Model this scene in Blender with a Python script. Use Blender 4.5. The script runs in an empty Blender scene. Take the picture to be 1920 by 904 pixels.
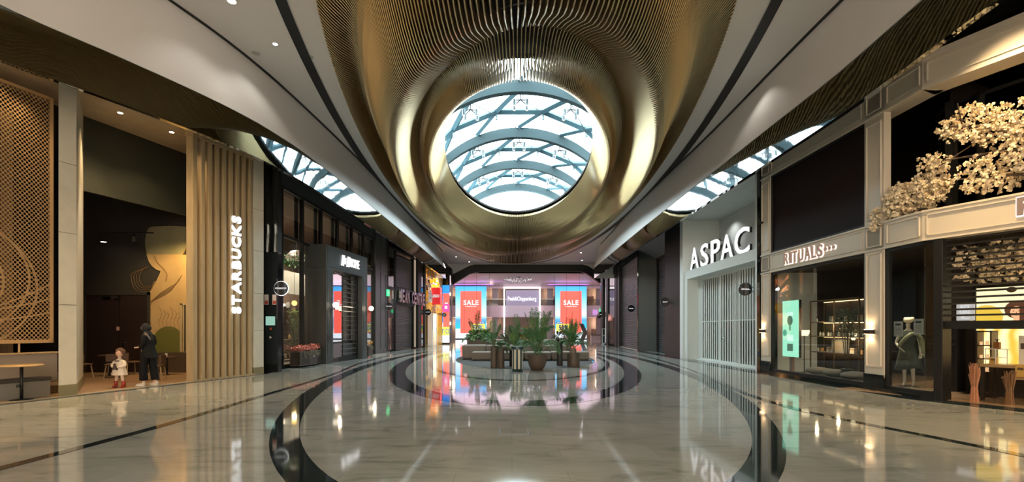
import bpy, bmesh, math, random
from mathutils import Vector, Matrix
PI = math.pi
random.seed(7)
sc = bpy.context.scene
COL = sc.collection

# ---------------------------------------------------------------- camera, world, big lights, exposure
FPX = 930.0                       # focal length in pixels of the 1920 wide frame
cam_d = bpy.data.cameras.new('camera')
cam_d.sensor_width = 36.0
cam_d.lens = 36.0 * FPX / 1920.0
cam_d.shift_y = (617 - 452) / 1920.0
cam_d.clip_start = 0.05
cam_d.clip_end = 400
cam = bpy.data.objects.new('camera', cam_d)
COL.objects.link(cam)
cam.location = (0, 0, 1.55)
cam.rotation_euler = (PI / 2, 0, 0)
sc.camera = cam

w = bpy.data.worlds.new('daylight'); sc.world = w
w.use_nodes = True
wn = w.node_tree.nodes; wl = w.node_tree.links
bgn = wn['Background']
tc = wn.new('ShaderNodeTexCoord'); ns = wn.new('ShaderNodeTexNoise'); ns.inputs['Scale'].default_value = 2.2
ns.inputs['Detail'].default_value = 5
cr = wn.new('ShaderNodeValToRGB')
cr.color_ramp.elements[0].color = (0.70, 0.90, 1.0, 1); cr.color_ramp.elements[0].position = 0.35
cr.color_ramp.elements[1].color = (0.93, 1.0, 1.0, 1); cr.color_ramp.elements[1].position = 0.65
wl.new(tc.outputs['Generated'], ns.inputs['Vector']); wl.new(ns.outputs['Fac'], cr.inputs['Fac'])
wl.new(cr.outputs['Color'], bgn.inputs['Color'])
bgn.inputs['Strength'].default_value = 5.0

def area(name, loc, sx, sy, power, color=(1, 1, 1), rot=(0, 0, 0), portal=False, spread=PI):
    l = bpy.data.lights.new(name, 'AREA'); l.shape = 'RECTANGLE'; l.size = sx; l.size_y = sy
    l.energy = power; l.color = color; l.spread = spread
    o = bpy.data.objects.new(name, l); o.location = loc; o.rotation_euler = rot; COL.objects.link(o)
    if portal: l.cycles.is_portal = True
    return o
def spot(name, loc, power, color=(1, 0.85, 0.65), ang=80, rot=(0, 0, 0), blend=0.8, r=0.04):
    l = bpy.data.lights.new(name, 'SPOT'); l.energy = power; l.color = color
    l.spot_size = math.radians(ang); l.spot_blend = blend; l.shadow_soft_size = r
    o = bpy.data.objects.new(name, l); o.location = loc; o.rotation_euler = rot; COL.objects.link(o)
    return o
def point(name, loc, power, color=(1, 0.8, 0.6), r=0.05):
    l = bpy.data.lights.new(name, 'POINT'); l.energy = power; l.color = color; l.shadow_soft_size = r
    o = bpy.data.objects.new(name, l); o.location = loc; COL.objects.link(o)
    return o
def aim(frm, to):
    d = Vector(to) - Vector(frm)
    return d.to_track_quat('-Z', 'Y').to_euler()

area('skylight_portal', (0.46, 29.8, 12.6), 10.3, 43.6, 1, portal=True)
# added unseen fill at the rear wall, then the hall's ceiling lighting
area('atrium_light', (0, -11.8, 4.8), 22, 8.5, 6500, (1.0, 0.93, 0.84), (PI / 2, 0, PI))
area('hall_ceiling_light', (1.3, 68, 8.2), 26, 15, 620, (1.0, 0.80, 0.86))

sc.view_settings.view_transform = 'Standard'
sc.view_settings.look = 'None'
sc.view_settings.gamma = 1
sc.view_settings.exposure = 1.24
sc.view_settings.use_curve_mapping = False
cy = sc.cycles
cy.max_bounces = 9; cy.diffuse_bounces = 4; cy.glossy_bounces = 5; cy.transmission_bounces = 6
cy.transparent_max_bounces = 16
cy.caustics_reflective = False; cy.caustics_refractive = False
cy.sample_clamp_indirect = 6.0
cy.use_denoising = True

# ---------------------------------------------------------------- materials
MATS = {}
def mat(name, color=(.5, .5, .5), rough=.5, metal=0.0, emis=None, strength=0.0, noise=0.0, nscale=6.0, bump=0.0, bscale=40.0, spec=.5, coat=0.0, stretch=None):
    if name in MATS: return MATS[name]
    m = bpy.data.materials.new(name); m.use_nodes = True
    nt = m.node_tree; b = nt.nodes['Principled BSDF']
    b.inputs['Base Color'].default_value = (*color, 1)
    b.inputs['Roughness'].default_value = rough
    b.inputs['Metallic'].default_value = metal
    b.inputs['Specular IOR Level'].default_value = spec
    b.inputs['Coat Weight'].default_value = coat
    if emis is not None:
        b.inputs['Emission Color'].default_value = (*emis, 1)
        b.inputs['Emission Strength'].default_value = strength
    if noise > 0 or bump > 0:
        t = nt.nodes.new('ShaderNodeTexCoord')
        mp = nt.nodes.new('ShaderNodeMapping')
        if stretch: mp.inputs['Scale'].default_value = stretch
        nt.links.new(t.outputs['Object'], mp.inputs['Vector'])
    if noise > 0:
        n = nt.nodes.new('ShaderNodeTexNoise'); n.inputs['Scale'].default_value = nscale; n.inputs['Detail'].default_value = 6
        r = nt.nodes.new('ShaderNodeValToRGB')
        r.color_ramp.elements[0].position = .3; r.color_ramp.elements[1].position = .7
        r.color_ramp.elements[0].color = tuple(max(0, c * (1 - noise)) for c in color) + (1,)
        r.color_ramp.elements[1].color = tuple(min(1, c * (1 + noise)) for c in color) + (1,)
        nt.links.new(mp.outputs['Vector'], n.inputs['Vector'])
        nt.links.new(n.outputs['Fac'], r.inputs['Fac']); nt.links.new(r.outputs['Color'], b.inputs['Base Color'])
    if bump > 0:
        n2 = nt.nodes.new('ShaderNodeTexNoise'); n2.inputs['Scale'].default_value = bscale; n2.inputs['Detail'].default_value = 4
        bp = nt.nodes.new('ShaderNodeBump'); bp.inputs['Strength'].default_value = bump; bp.inputs['Distance'].default_value = .02
        nt.links.new(mp.outputs['Vector'], n2.inputs['Vector'])
        nt.links.new(n2.outputs['Fac'], bp.inputs['Height']); nt.links.new(bp.outputs['Normal'], b.inputs['Normal'])
    MATS[name] = m
    return m

def glass_mat(name, tint=(.86, .9, .9), base=.06):
    m = bpy.data.materials.new(name); m.use_nodes = True; nt = m.node_tree
    for n in list(nt.nodes):
        if n.type != 'OUTPUT_MATERIAL': nt.nodes.remove(n)
    out = [n for n in nt.nodes if n.type == 'OUTPUT_MATERIAL'][0]
    tr = nt.nodes.new('ShaderNodeBsdfTransparent'); tr.inputs['Color'].default_value = (*tint, 1)
    gl = nt.nodes.new('ShaderNodeBsdfGlossy'); gl.inputs['Roughness'].default_value = 0.0
    fr = nt.nodes.new('ShaderNodeLayerWeight'); fr.inputs['Blend'].default_value = .5
    pw_ = nt.nodes.new('ShaderNodeMath'); pw_.operation = 'POWER'; pw_.inputs[1].default_value = 4.5
    ma = nt.nodes.new('ShaderNodeMath'); ma.operation = 'MULTIPLY_ADD'
    ma.inputs[1].default_value = 1 - base; ma.inputs[2].default_value = base; ma.use_clamp = True
    mx = nt.nodes.new('ShaderNodeMixShader')
    nt.links.new(fr.outputs['Facing'], pw_.inputs[0]); nt.links.new(pw_.outputs[0], ma.inputs[0]); nt.links.new(ma.outputs[0], mx.inputs[0])
    nt.links.new(tr.outputs[0], mx.inputs[1]); nt.links.new(gl.outputs[0], mx.inputs[2])
    nt.links.new(mx.outputs[0], out.inputs['Surface'])
    MATS[name] = m
    return m
GLASS = glass_mat('shop_glass')
SKYGLASS = glass_mat('roof_glass', (.93, .98, .98), .04)
DGLASS = glass_mat('tinted_glass', (.35, .33, .32), .0)

def emit_mat(name, color=(1, 1, 1), strength=1.0):
    m = mat(name, (0.02, .02, .02), .4, emis=color, strength=strength * .55)
    return m

def marble(name, dark=False):
    m = bpy.data.materials.new(name); m.use_nodes = True; nt = m.node_tree; b = nt.nodes['Principled BSDF']
    L = nt.links.new
    t = nt.nodes.new('ShaderNodeTexCoord')
    mp = nt.nodes.new('ShaderNodeMapping'); mp.inputs['Scale'].default_value = (.55, 1.6, 1)
    mp.inputs['Rotation'].default_value = (0, 0, .25)
    L(t.outputs['Object'], mp.inputs['Vector'])
    n1 = nt.nodes.new('ShaderNodeTexNoise'); n1.inputs['Scale'].default_value = 1.6; n1.inputs['Detail'].default_value = 9
    n1.inputs['Distortion'].default_value = 1.1; n1.inputs['Roughness'].default_value = .62
    L(mp.outputs[0], n1.inputs['Vector'])
    r1 = nt.nodes.new('ShaderNodeValToRGB'); e = r1.color_ramp.elements
    if dark:
        e[0].color = (.012, .02, .022, 1); e[1].color = (.03, .045, .047, 1)
    else:
        e[0].position = .28; e[1].position = .66
        e[0].color = (.25, .26, .235, 1); e[1].color = (.48, .485, .44, 1)
        x = e.new(.45); x.color = (.42, .43, .39, 1)
    L(n1.outputs['Fac'], r1.inputs['Fac'])
    br = nt.nodes.new('ShaderNodeTexBrick')
    br.inputs['Scale'].default_value = 1.0; br.inputs['Brick Width'].default_value = 1.2; br.inputs['Row Height'].default_value = .6
    br.inputs['Mortar Size'].default_value = .0022; br.inputs['Bias'].default_value = 0
    br.inputs['Color1'].default_value = (1, 1, 1, 1); br.inputs['Color2'].default_value = (.86, .87, .86, 1); br.inputs['Mortar'].default_value = (.6, .6, .58, 1)
    L(t.outputs['Object'], br.inputs['Vector'])
    mx = nt.nodes.new('ShaderNodeMixRGB'); mx.blend_type = 'MULTIPLY'; mx.inputs[0].default_value = 1
    L(r1.outputs['Color'], mx.inputs[1]); L(br.outputs['Color'], mx.inputs[2])
    L(mx.outputs[0], b.inputs['Base Color'])
    b.inputs['Roughness'].default_value = .06 if not dark else .05
    b.inputs['IOR'].default_value = 1.62
    b.inputs['Specular IOR Level'].default_value = .62
    n2 = nt.nodes.new('ShaderNodeTexNoise'); n2.inputs['Scale'].default_value = .9; n2.inputs['Detail'].default_value = 2
    bp = nt.nodes.new('ShaderNodeBump'); bp.inputs['Strength'].default_value = .02; bp.inputs['Distance'].default_value = .02
    L(t.outputs['Object'], n2.inputs['Vector']); L(n2.outputs['Fac'], bp.inputs['Height']); L(bp.outputs['Normal'], b.inputs['Normal'])
    MATS[name] = m
    return m
FLOOR = marble('polished_marble'); INLAY = marble('dark_inlay_marble', True)

WHITE = mat('white_paint', (.62, .61, .60), .55)
WHITE2 = mat('white_trim', (.66, .665, .64), .4)
CREAM = mat('cream_stone', (.60, .56, .46), .35, noise=.06, nscale=3)
OLIVE = mat('olive_base', (.22, .19, .10), .4)
BLACK = mat('black_paint', (.010, .011, .011), .45, spec=.3)
BLACKG = mat('black_gloss', (.008, .009, .010), .06, spec=.7)
VOID = mat('dark_void', (.012, .011, .010), .8)
CHAR = mat('charcoal_panel', (.045, .052, .052), .38, bump=.05)
CHARD = mat('dark_timber', (.03, .038, .037), .45, noise=.35, nscale=5, stretch=(1, 1, 9))
STEEL = mat('grey_steel', (.05, .075, .082), .65, spec=.12)
STEELL = mat('light_steel', (.08, .15, .18), .65, spec=.15)
BRONZE = mat('bronze_fin', (.50, .37, .19), .34, metal=.75)
WOODF = mat('wood_floor', (.34, .22, .13), .4, noise=.15, nscale=3, stretch=(.4, 5, 1))
WOODL = mat('pale_timber', (.42, .32, .18), .5, noise=.12, nscale=3, stretch=(3, 3, .4))
WOODS = mat('soffit_timber', (.50, .40, .27), .5, noise=.08, nscale=3)
WOODB = mat('brown_timber', (.16, .10, .055), .5, noise=.2, nscale=3, stretch=(3, 3, .4))
TAUPE = mat('taupe_upholstery', (.21, .18, .145), .75, bump=.2, bscale=120)
POTB = mat('brown_pot', (.085, .062, .045), .55, bump=.1)
SOIL = mat('soil', (.03, .02, .012), .9)
LEAF = mat('palm_green', (.06, .19, .06), .45, noise=.3, nscale=8)
LEAFL = mat('light_green', (.12, .22, .07), .45, noise=.3, nscale=8)
LEAFY = mat('yellow_green_leaf', (.22, .22, .05), .5, noise=.3)
STEMM = mat('stem_brown', (.10, .07, .03), .7)
BARK = mat('bark', (.10, .07, .045), .85, noise=.3)
PETAL = mat('blossom_petal', (.78, .66, .46), .6)
PINKF = mat('pink_flower', (.62, .20, .15), .6, noise=.3)
OCHREF = mat('ochre_flower', (.55, .30, .06), .6, noise=.3)
CARPET = mat('dark_carpet', (.05, .048, .046), .8, noise=.25, nscale=4)
WLETTER = emit_mat('white_letter', (1, 1, 1), 1.1)
WLETTERS = emit_mat('white_letter_soft', (1, 1, .98), .5)
DOWNL = emit_mat('downlight_glow', (1, .9, .7), 14.0)
DOWNW = emit_mat('downlight_white', (1, 1, 1), 30.0)
GLOBE = emit_mat('globe_glow', (1, .86, .62), 1.7)
SKIN = mat('skin', (.62, .40, .29), .5)
PLASTIC = mat('mannequin_shell', (.62, .55, .45), .35)
MIRROR = mat('black_mirror_foil', (.010, .012, .012), .03, spec=1.0, bump=.12, bscale=1.0)
MIRROR.node_tree.nodes['Principled BSDF'].inputs['Metallic'].default_value = 1.0
MIRROR.node_tree.nodes['Principled BSDF'].inputs['Base Color'].default_value = (.30, .33, .34, 1)

# ---------------------------------------------------------------- mesh builder
class MB:
    def __init__(s): s.v = []; s.f = []; s.mi = []; s.cm = 0
    def add(s, vs, fs):
        n = len(s.v); s.v += [tuple(p) for p in vs]; s.f += [tuple(i + n for i in f) for f in fs]; s.mi += [s.cm] * len(fs)
        return s
    def box(s, x0, x1, y0, y1, z0, z1, M=None):
        vs = [(x, y, z) for x in (x0, x1) for y in (y0, y1) for z in (z0, z1)]
        if M is not None: vs = [M @ Vector(p) for p in vs]
        return s.add(vs, [(0, 1, 3, 2), (4, 6, 7, 5), (0, 4, 5, 1), (2, 3, 7, 6), (0, 2, 6, 4), (1, 5, 7, 3)])
    def prism(s, pts, h0, h1, axis='z', M=None):
        n = len(pts)
        a = sum(pts[i][0] * pts[(i + 1) % n][1] - pts[(i + 1) % n][0] * pts[i][1] for i in range(n))
        if a < 0: pts = pts[::-1]
        def P(p, h):
            if axis == 'z': return (p[0], p[1], h)
            if axis == 'y': return (p[0], h, p[1])
            return (h, p[0], p[1])
        vs = [P(p, h0) for p in pts] + [P(p, h1) for p in pts]
        if M is not None: vs = [M @ Vector(p) for p in vs]
        fs = [tuple(range(n))[::-1], tuple(range(n, 2 * n))] + [(i, (i + 1) % n, n + (i + 1) % n, n + i) for i in range(n)]
        if axis == 'y': fs = [f[::-1] for f in fs]
        return s.add(vs, fs)
    def tube(s, path, r, n=8, cap=True, rs=None):
        path = [Vector(p) for p in path]; m = len(path)
        base = len(s.v); vs = []; fs = []
        up = Vector((0, 0, 1))
        for i, p in enumerate(path):
            d = (path[min(i + 1, m - 1)] - path[max(i - 1, 0)])
            if d.length < 1e-9: d = Vector((0, 0, 1))
            d.normalize()
            u = up if abs(d.z) < .95 else Vector((1, 0, 0))
            a = d.cross(u).normalized(); b = d.cross(a).normalized()
            rr = rs[i] if rs else r
            for k in range(n):
                t = 2 * PI * k / n
                vs.append(p + (a * math.cos(t) + b * math.sin(t)) * rr)
        for i in range(m - 1):
            for k in range(n):
                fs.append((i * n + k, i * n + (k + 1) % n, (i + 1) * n + (k + 1) % n, (i + 1) * n + k))
        if cap:
            fs.append(tuple(range(n))[::-1] if False else tuple(range(n))); fs.append(tuple((m - 1) * n + k for k in range(n))[::-1])
        return s.add(vs, fs)
    def lathe(s, prof, n=24, c=(0, 0, 0), sx=1, sy=1):
        vs = []; fs = []; m = len(prof)
        for (r, z) in prof:
            for k in range(n):
                t = 2 * PI * k / n
                vs.append((c[0] + r * sx * math.cos(t), c[1] + r * sy * math.sin(t), c[2] + z))
        for i in range(m - 1):
            for k in range(n):
                fs.append((i * n + k, i * n + (k + 1) % n, (i + 1) * n + (k + 1) % n, (i + 1) * n + k))
        fs.append(tuple(range(n))[::-1]); fs.append(tuple((m - 1) * n + k for k in range(n)))
        return s.add(vs, fs)
    def sphere(s, c, r, n=16, m=10, sc_=(1, 1, 1)):
        vs = [(c[0], c[1], c[2] - r * sc_[2])]; fs = []
        for i in range(1, m):
            a = -PI / 2 + PI * i / m
            for k in range(n):
                t = 2 * PI * k / n
                vs.append((c[0] + r * sc_[0] * math.cos(a) * math.cos(t), c[1] + r * sc_[1] * math.cos(a) * math.sin(t), c[2] + r * sc_[2] * math.sin(a)))
        vs.append((c[0], c[1], c[2] + r * sc_[2]))
        for k in range(n): fs.append((0, 1 + (k + 1) % n, 1 + k))
        for i in range(m - 2):
            for k in range(n):
                a = 1 + i * n + k; b = 1 + i * n + (k + 1) % n
                fs.append((a, b, b + n, a + n))
        l = len(vs) - 1
        for k in range(n): fs.append((l, l - n + k, l - n + (k + 1) % n))
        return s.add(vs, fs)
    def quad(s, a, b, c, d): return s.add([a, b, c, d], [(0, 1, 2, 3)])
    def build(s, name, m, parent=None, smooth=False, bevel=0.0, loc=None, rotz=0.0):
        me = bpy.data.meshes.new(name)
        me.from_pydata(s.v, [], s.f)
        for mm in (m if isinstance(m, (list, tuple)) else [m]): me.materials.append(mm)
        if isinstance(m, (list, tuple)):
            me.polygons.foreach_set('material_index', s.mi)
        if smooth: me.polygons.foreach_set('use_smooth', [True] * len(me.polygons))
        me.update()
        o = bpy.data.objects.new(name, me); COL.objects.link(o)
        if parent is not None: o.parent = parent
        if loc is not None: o.location = loc
        if rotz: o.rotation_euler = (0, 0, rotz)
        if bevel > 0:
            b = o.modifiers.new('bevel', 'BEVEL'); b.width = bevel; b.segments = 2; b.limit_method = 'ANGLE'
        if smooth and bevel == 0:
            pass
        return o

def tag(o, label=None, cat=None, group=None, kind=None):
    if label: o['label'] = label
    if cat: o['category'] = cat
    if group: o['group'] = group
    if kind: o['kind'] = kind
    return o
def thing(name, label, cat, loc=(0, 0, 0), rotz=0, group=None):
    o = bpy.data.objects.new(name, None); o.empty_display_size = .1; COL.objects.link(o)
    o.location = loc; o.rotation_euler = (0, 0, rotz)
    return tag(o, label, cat, group)
def struct(o): o['kind'] = 'structure'; return o
def copy_tree(o, parent=None):
    c = o.copy(); COL.objects.link(c)
    if parent is not None: c.parent = parent
    for ch in [x for x in o.children]:
        copy_tree(ch, c)
    return c

_txt = {}
def text_geo(s, size, depth=.02, bold=0.0, align='CENTER', sx=1.0, spacing=1.0):
    """vertices and faces of an extruded word lying in the x-z plane, facing -y, centred on its own middle height"""
    cu = bpy.data.curves.new('t', 'FONT'); cu.body = s; cu.size = size; cu.extrude = depth / 2; cu.offset = bold
    cu.align_x = align; cu.align_y = 'CENTER'; cu.space_character = spacing; cu.resolution_u = 3
    o = bpy.data.objects.new('t', cu); COL.objects.link(o)
    dg = bpy.context.evaluated_depsgraph_get(); dg.update()
    me = bpy.data.meshes.new_from_object(o.evaluated_get(dg))
    vs = [(v.co.x * sx, -v.co.z, v.co.y) for v in me.vertices]
    fs = [tuple(p.vertices) for p in me.polygons]
    bpy.data.objects.remove(o); bpy.data.curves.remove(cu); bpy.data.meshes.remove(me)
    return vs, fs
def text(mb, s, x, y, z, size, depth=.01, bold=0.0, align='CENTER', sx=1.0, M=None, spacing=1.0, hh=None):
    vs, fs = text_geo(s, size, depth, bold, align, sx, spacing)
    if hh is not None and vs:      # make the glyphs exactly hh high
        lo = min(v[2] for v in vs); hi = max(v[2] for v in vs); k = hh / (hi - lo)
        vs = [(v[0] * k, v[1], (v[2] - (lo + hi) / 2) * k) for v in vs]
    if M is None: vs = [(v[0] + x, v[1] + y, v[2] + z) for v in vs]
    else: vs = [M @ Vector(v) for v in vs]
    mb.add(vs, fs)
    return (min(v[0] for v in vs), max(v[0] for v in vs)) if vs else (0, 0)

def frame(A, B):
    """a shopfront's own frame: x along it, y into the shop, z up"""
    a = math.atan2(B[1] - A[1], B[0] - A[0]); L = math.hypot(B[0] - A[0], B[1] - A[1])
    return (A[0], A[1], 0), a, L
def loc2w(A, a, u, y):
    return (A[0] + u * math.cos(a) - y * math.sin(a), A[1] + u * math.sin(a) + y * math.cos(a))
def UF(A, a, px, y=0.0):
    """distance along a shopfront frame at which the sight line of a given bearing meets depth y"""
    k = (px - 960) / FPX; du, dv = math.cos(a), math.sin(a)
    ox, oy = A[0] - y * math.sin(a), A[1] + y * math.cos(a)
    return (oy * k - ox) / (du - dv * k)
def curved(pts, n=60):
    """smooth interpolation of (x, y) key points at n steps, by x"""
    def f(x):
        if x <= pts[0][0]: return pts[0][1]
        for i in range(len(pts) - 1):
            x0, y0 = pts[i]; x1, y1 = pts[i + 1]
            if x <= x1:
                m0 = (y1 - pts[i - 1][1]) / (x1 - pts[i - 1][0]) if i > 0 else (y1 - y0) / (x1 - x0)
                m1 = (pts[i + 2][1] - y0) / (pts[i + 2][0] - x0) if i + 2 < len(pts) else (y1 - y0) / (x1 - x0)
                h = x1 - x0; t = (x - x0) / h
                return (2*t**3 - 3*t*t + 1) * y0 + (t**3 - 2*t*t + t) * h * m0 + (-2*t**3 + 3*t*t) * y1 + (t**3 - t*t) * h * m1
        return pts[-1][1]
    return f

# ================================================================ THE SHELL
# ---- floor with its inlaid bands
MB().box(-22, 22, -12, 80, -.2, 0).build('floor', FLOOR)['kind'] = 'structure'
def ell(c, a, b, t): return (c[0] + b * math.sin(t), c[1] - a * math.cos(t))
def ring(name, c, a, b, c2, a2, b2, z=.003, n=160, m=INLAY):
    mb = MB(); vs = []; fs = []
    for k in range(n):
        t = 2 * PI * k / n
        p = ell(c, a, b, t); q = ell(c2, a2, b2, t)
        vs += [(p[0], p[1], 0), (p[0], p[1], z), (q[0], q[1], z), (q[0], q[1], 0)]
    for k in range(n):
        i = 4 * k; j = 4 * ((k + 1) % n)
        fs += [(i, i + 1, j + 1, j), (i + 1, i + 2, j + 2, j + 1), (i + 2, i + 3, j + 3, j + 2)]
    mb.add(vs, fs); return struct(mb.build(name, m))
ring('trim_1', (.2, 25.3), 21.9, 6.6, (.2, 25.3), 21.4, 6.15)
ring('trim_2', (.1, 28.4), 18.5, 5.5, (.1, 28.4), 17.7, 4.9, .0035)
ring('trim_3', (.3, 27.8), 13.0, 4.5, (.3, 27.8), 12.75, 4.28, .004)
def strip(name, pts, wd, z, m=INLAY):
    f = curved(pts); y0, y1 = pts[0][0], pts[-1][0]; n = 60; mb = MB(); vs = []; fs = []
    for i in range(n + 1):
        y = y0 + (y1 - y0) * i / n; x = f(y)
        vs += [(x - wd / 2, y, 0), (x - wd / 2, y, z), (x + wd / 2, y, z), (x + wd / 2, y, 0)]
        if i < n:
            k = 4 * i; fs += [(k, k + 4, k + 5, k + 1), (k + 1, k + 5, k + 6, k + 2), (k + 2, k + 6, k + 7, k + 3)]
    mb.add(vs, fs); return struct(mb.build(name, m))
strip('trim_4', [(-12, -6.2), (-2, -6.0), (5.5, -5.68), (7.8, -5.6), (11.8, -5.8), (17, -6.1), (22, -6.8), (30, -7.1), (42, -6.2), (50, -5.2)], .17, .005)
strip('trim_5', [(-12, 7.2), (-2, 6.9), (6.1, 6.25), (8, 5.78), (9.3, 5.5), (11.5, 5.55), (14, 5.95), (17, 6.5), (22, 7.1), (30, 7.6), (44, 7.4), (52, 6.6)], .17, .005)
ring('trim_6', (.65, 26.5), 7.5, 3.55, (.65, 26.5), .05, .05, .006, m=CARPET)
# small square inspection cover in the marble
hb = MB(); hb.box(-.22, .22, -.22, .22, 0, .0025)
hatch = hb.build('floor_hatch', mat('hatch_gap', (.02, .025, .025), .5), loc=(.03, 7.5, 0))
tag(hatch, 'small square marble inspection hatch in the empty floor nearest the viewer', 'floor hatch')
MB().box(-.205, .205, -.205, .205, .0015, .004).build('hatch_lid', FLOOR, hatch)

# dark skirting strips along both rows of shops
LF = [(-12, -13.5), (4, -12.36), (8, -11.2), (14.5, -9.32), (17.4, -8.62), (19, -9.05), (33.4, -8.55), (42.4, -7.4), (50.4, -7.1), (52, -7.1)]
RF = [(-12, 12.0), (4.8, 12.0), (9.5, 9.8), (11, 9.1), (18, 8.92), (26.2, 8.87), (35.3, 8.95), (44, 9.4), (52, 9.4)]
def lin(pts, x):
    if x <= pts[0][0]: return pts[0][1]
    for i in range(len(pts) - 1):
        if x <= pts[i + 1][0]:
            return pts[i][1] + (pts[i + 1][1] - pts[i][1]) * (x - pts[i][0]) / (pts[i + 1][0] - pts[i][0])
    return pts[-1][1]
def skirt(name, pts, y0, y1, wd, sgn):
    vs = []; fs = []; n = 70
    for i in range(n + 1):
        y = y0 + (y1 - y0) * i / n; x = lin(pts, y); xi = x + sgn * wd
        vs += [(xi, y, 0), (xi, y, .006), (x - sgn * .25, y, .006)]
        if i < n: k = 3 * i; fs += [(k, k + 3, k + 4, k + 1), (k + 1, k + 4, k + 5, k + 2)]
    return struct(MB().add(vs, fs).build(name, INLAY))
skirt('trim_7', LF, -12, 50, .22, 1); skirt('trim_8', RF, -12, 50, .42, -1)

# ---- main ceiling
CZ = 9.4
RIM = ((.34, 31.5), 27.96, 7.05)
S2L = [(-12, -9.86), (5.73, -9.17), (10.2, -8.54), (11.8, -8.14), (13.47, -7.74), (15.59, -7.45), (19.37, -7.22), (23.84, -7.05), (34.38, -6.99), (50.42, -6.99), (59.59, -7.22)]
S2R = [(-12, 8.48), (11.46, 7.85), (19.48, 7.93), (27.5, 7.86), (34.38, 7.85), (41.26, 8.08), (59.59, 8.48)]
fl, fr = curved(S2L), curved(S2R)
def rimx(y, s):
    q = 1 - ((y - RIM[0][1]) / RIM[1]) ** 2
    return RIM[0][0] + s * RIM[2] * math.sqrt(max(0, q))
ys = [-12 + i * 1.0 for i in range(15)] + [3.54 + .28 * i for i in range(12)] + [7.0 + i * 1.05 for i in range(1, 45)]
ys = [y for y in ys if y < 53] + [53.8 + i * .57 for i in range(0, 10)] + [59.45, 59.6]
vs = []; fs = []
for y in ys:
    vs += [(fl(y), y, CZ), (rimx(y, -1), y, CZ), (rimx(y, 1), y, CZ), (fr(y), y, CZ), (fl(y), y, CZ + .3), (fr(y), y, CZ + .3)]
for i in range(len(ys) - 1):
    a = 6 * i; b = a + 6
    fs += [(a, a + 1, b + 1, b), (a + 2, a + 3, b + 3, b + 2)]
    if ys[i + 1] <= 3.55 or ys[i] >= 59.44: fs.append((a + 1, a + 2, b + 2, b + 1))
struct(MB().add(vs, fs).build('ceiling', WHITE))
# bulkheads: white sloping drop from the ceiling edge, then an upright strip of black mirror foil
BLK = [(-12, -11.0), (4, -10.0), (8.65, -8.9), (10.26, -8.16), (12.2, -7.36), (13.9, -6.9), (16.4, -6.62), (23.4, -6.45), (28.9, -6.35), (44.4, -6.16), (46.0, -6.14)]
BRK = [(-12, 6.6), (6, 6.85), (9.27, 7.07), (11.1, 7.18), (14.4, 7.2), (21, 7.24), (29, 7.3), (41.4, 7.5), (46.0, 7.6)]
fbl, fbr = curved(BLK), curved(BRK)
yb = [-12 + i for i in range(16)] + [4 + .4 * i for i in range(1, 106)]
def drop(name, f0, z0, f1, z1, m, th=0.0, s=1):
    vs = []; fs = []
    for y in yb: vs += [(f0(y), y, z0), (f1(y), y, z1), (f1(y) + s * .12, y, z1), (f1(y), y, z1)]
    for i in range(len(yb) - 1):
        a = 4 * i; b = a + 4; fs += [(a, a + 1, b + 1, b), (a + 3, a + 2, b + 2, b + 3)]
    return struct(MB().add(vs, fs).build(name, m, None, True))
drop('wall_left_bulkhead', lambda y: fl(y) - .06, CZ - .01, fbl, 7.2, WHITE, s=-1); drop('wall_right_bulkhead', lambda y: fr(y) + .06, CZ - .01, fbr, 7.2, WHITE)
drop('wall_left_mirror', lambda y: fbl(y) - .02, 7.2, lambda y: fbl(y) - .02, 6.25, MIRROR, s=-1); drop('wall_right_mirror', lambda y: fbr(y) + .02, 7.2, lambda y: fbr(y) + .02, 6.25, MIRROR)
struct(MB().add([(-6.14, 46, 6.25), (-8, 46, 6.25), (-8, 46, 9.4), (-7.05, 46, 9.4)], [(0, 1, 2, 3)]).build('wall_left_bulkhead_end', WHITE)); struct(MB().add([(7.6, 46, 6.25), (9.6, 46, 6.25), (9.6, 46, 9.4), (8.1, 46, 9.4)], [(0, 1, 2, 3)]).build('wall_right_bulkhead_end', WHITE))
for s_, pts_, f_ in ((-1, LF, fbl), (1, RF, fbr)):
    vs = []; fs = []
    for y in yb: vs += [(f_(y) + s_ * .42, y, 7.98), (lin(pts_, y) + s_ * .6, y, 7.98)]
    for i in range(len(yb) - 1): a = 2 * i; fs.append((a, a + 1, a + 3, a + 2))
    struct(MB().add(vs, fs).build('ceiling_recess_' + ('left' if s_ < 0 else 'right'), BLACK))
for s_, f_, xo in ((-1, fl, -8.6), (1, fr, 10.9)):
    vs = []; fs = []
    for y in (46, 49, 52, 55, 58, 59.6): vs += [(f_(y), y, CZ - .002), (xo, y, CZ - .002)]
    for i in range(5): a = 2 * i; fs.append((a, a + 1, a + 3, a + 2))
    struct(MB().add(vs, fs).build('ceiling_far_' + ('left' if s_ < 0 else 'right'), WHITE))
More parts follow.
